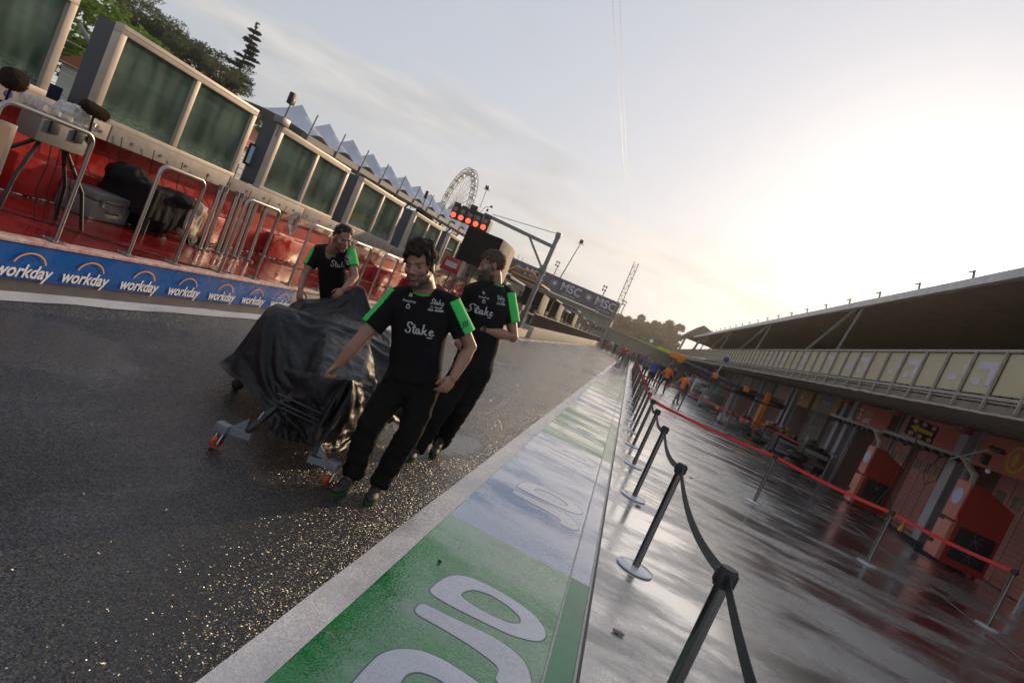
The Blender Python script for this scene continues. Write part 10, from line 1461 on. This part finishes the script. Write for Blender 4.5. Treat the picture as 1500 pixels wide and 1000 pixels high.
for i, ps in enumerate(({'stride':.5,'arm':.35},{'stride':.15,'arm':.05},{'stride':.35,'arm':-.3,'lean':-.05},{'stride':.1,'fold':1},{'stride':-.45,'arm':.3})):
    q = small_body(ps, i); ms = []
    for mb, nm, vx in zip(q, ('trousers','shirt','skin','hair'), (.02,.02,.016,.02)): m_ = union(mb, vx, 2); displace(m_, lambda c, n_: n_*.008*noise.noise(c*9)); ms.append((nm, m_))
    _pv.append(ms)
CMAT = {}
def cmat(c):
    if c not in CMAT: CMAT[c] = mat('clothing', c, .8, bump=.2, bscale=40)
    return CMAT[c]
M_SK2 = mat('far_skin', (.33,.17,.11), .6)
def far_person(x, y, rz, var, top, bot, hair, label, grp, h=1.0):
    t = T('person', label, 'person', (x,y,0), rz, grp); t.scale = (h,h,h)
    for (nm, me), c in zip(_pv[var], (cmat(bot), cmat(top), M_SK2, cmat(hair))):
        o = bpy.data.objects.new({'skin':'body'}.get(nm, nm), me); COL.objects.link(o); o.parent = t
        if not me.materials: me.materials.append(c)
        o.material_slots[0].link = 'OBJECT'; o.material_slots[0].material = c
K_ = (.015,.015,.016); OR_ = (.75,.16,.01); BLU = (.03,.08,.38); GRY_ = (.15,.15,.16); WHI = (.5,.5,.5); KH = (.16,.13,.09); RD = (.35,.03,.03); NV = (.02,.03,.08)
HR = (.03,.02,.012)
gA = 'people standing on the apron behind the red belts'
p = atZ(966,575); far_person(p.x,p.y,2.6,0,OR_,K_,HR,'man in an orange shirt walking behind the red belt, left of the pair',gA,1.0)
p = atZ(988,592); far_person(p.x,p.y,2.2,4,OR_,GRY_,HR,'person in an orange shirt and grey trousers, right of the pair',gA,.98)
p = atZ(945,568); far_person(p.x,p.y,.4,1,BLU,K_,HR,'person in a bright blue shirt beside the far posts',gA)
p = atZ(958,568); far_person(p.x,p.y,.2,3,K_,K_,HR,'person in black between the blue and orange shirts',gA)
p = atZ(1000,580); far_person(p.x,p.y,.3,3,(.25,.42,.55),K_,HR,'person in a pale blue shirt right of the orange pair',gA)
p = atZ(1006,572); far_person(p.x,p.y,.1,1,WHI,NV,HR,'person in a pale shirt behind the first post of the far belt',gA)
p = atZ(938,556); far_person(p.x,p.y,.1,1,GRY_,K_,HR,'person in a grey shirt just above the far posts',gA)
for i, (px, py, a, b_, v, lb) in enumerate(((952,560,K_,K_,1,'dark figure just left of the orange-shirted men'),(978,566,NV,K_,3,'navy-shirted figure between the two orange shirts'),(994,570,K_,NV,1,'dark figure right behind the orange shirts'),(1014,576,GRY_,K_,3,'grey-shirted figure near the white cabinet'),(966,553,K_,K_,0,'dark figure deep behind the orange shirts'),(984,558,(.3,.06,.05),K_,1,'red-shirted figure deep behind the orange shirts'),(1024,582,K_,K_,2,'dark figure beside the white cabinet'),(958,549,KH,K_,1,'khaki figure at the back of the apron group'))):
    p = atZ(px, py); far_person(p.x,p.y,.4*i,v,a,b_,HR,lb,gA,1.0)
p = atZ(972,556); far_person(p.x,p.y,.1,3,(.1,.35,.12),K_,HR,'person in a green top behind the orange shirts',gA)
spots = [(881,512,K_,K_,2),(888,516,(.2,.15,.2),NV,1),(896,521,K_,K_,0),(903,527,KH,KH,1),(906,531,RD,K_,0),(912,527,K_,NV,3),(917,531,GRY_,K_,1),(921,532,K_,K_,2),(926,529,(.25,.08,.06),K_,1),(914,520,WHI,K_,3),(899,513,GRY_,NV,1),(905,516,KH,K_,3),(909,522,K_,K_,1),(931,533,K_,NV,1),(936,536,BLU,K_,3),(941,538,K_,K_,0),(946,540,GRY_,K_,1),(951,541,(.4,.2,.1),K_,3),(920,522,NV,K_,3),(926,524,(.3,.3,.28),K_,1),(931,526,K_,K_,3),(936,528,RD,K_,1),(941,531,K_,K_,2),(948,533,WHI,NV,1),(955,538,K_,K_,3),(962,541,NV,K_,1),(893,511,WHI,K_,1),(887,508,K_,K_,3)]
WD = {K_:'black',NV:'navy',KH:'khaki',RD:'dark red',GRY_:'grey',WHI:'white',BLU:'blue'}
for i, (px, py, a, b, v) in enumerate(spots):
    p = atZ(px, py); y = min(p.y, 96); x = p.x*y/p.y; far_person(x,y,random.uniform(-.5,.5)+(PI if i % 3 == 0 else 0),v,a,b,HR if i % 2 else (.12,.08,.05),'small figure in the dense far crowd at the end of the painted strip','far crowd at the end of the pit lane',random.uniform(.94,1.04))
for i, (x, y, a) in enumerate(((-7.0,25.8,K_),(-6.9,33.2,NV),(-7.1,40.5,GRY_),(-6.9,47.5,RD),(-6.6,28.6,K_),(-6.8,55,K_),(-6.8,61,WHI))):
    t0 = len(bpy.data.objects); far_person(x,y,.5+i,(i*2) % 5,a,K_,HR,['crew member in black at the nearest team stand','crew member in navy at the orange-roofed stand','crew member in grey on the pit wall','crew member in dark red on the pit wall','crew member in black right of the start light column','distant crew member in black on the pit wall','distant crew member in white on the pit wall'][i],'crew members up on the pit wall')
    bpy.data.objects[-1]
for o in list(COL.objects):
    if o.get('group') == 'crew members up on the pit wall': o.location.z = .38


# ------------------------------------------------------------------ the evening air
hm = bpy.data.materials.new('haze'); hm.use_nodes = True; n = hm.node_tree.nodes; l = hm.node_tree.links; n.remove(n['Principled BSDF'])
pv = n.new('ShaderNodeVolumePrincipled'); pv.inputs['Color'].default_value = (.96,.93,.89,1); pv.inputs['Density'].default_value = .0005; pv.inputs['Anisotropy'].default_value = .65; l.new(pv.outputs[0], n['Material Output'].inputs['Volume'])
tag(P('haze', MB().box((-320,-70,-1.1),(320,560,75)), hm, sm=False), 'warm evening haze over the whole pit lane', 'haze', kind='stuff')
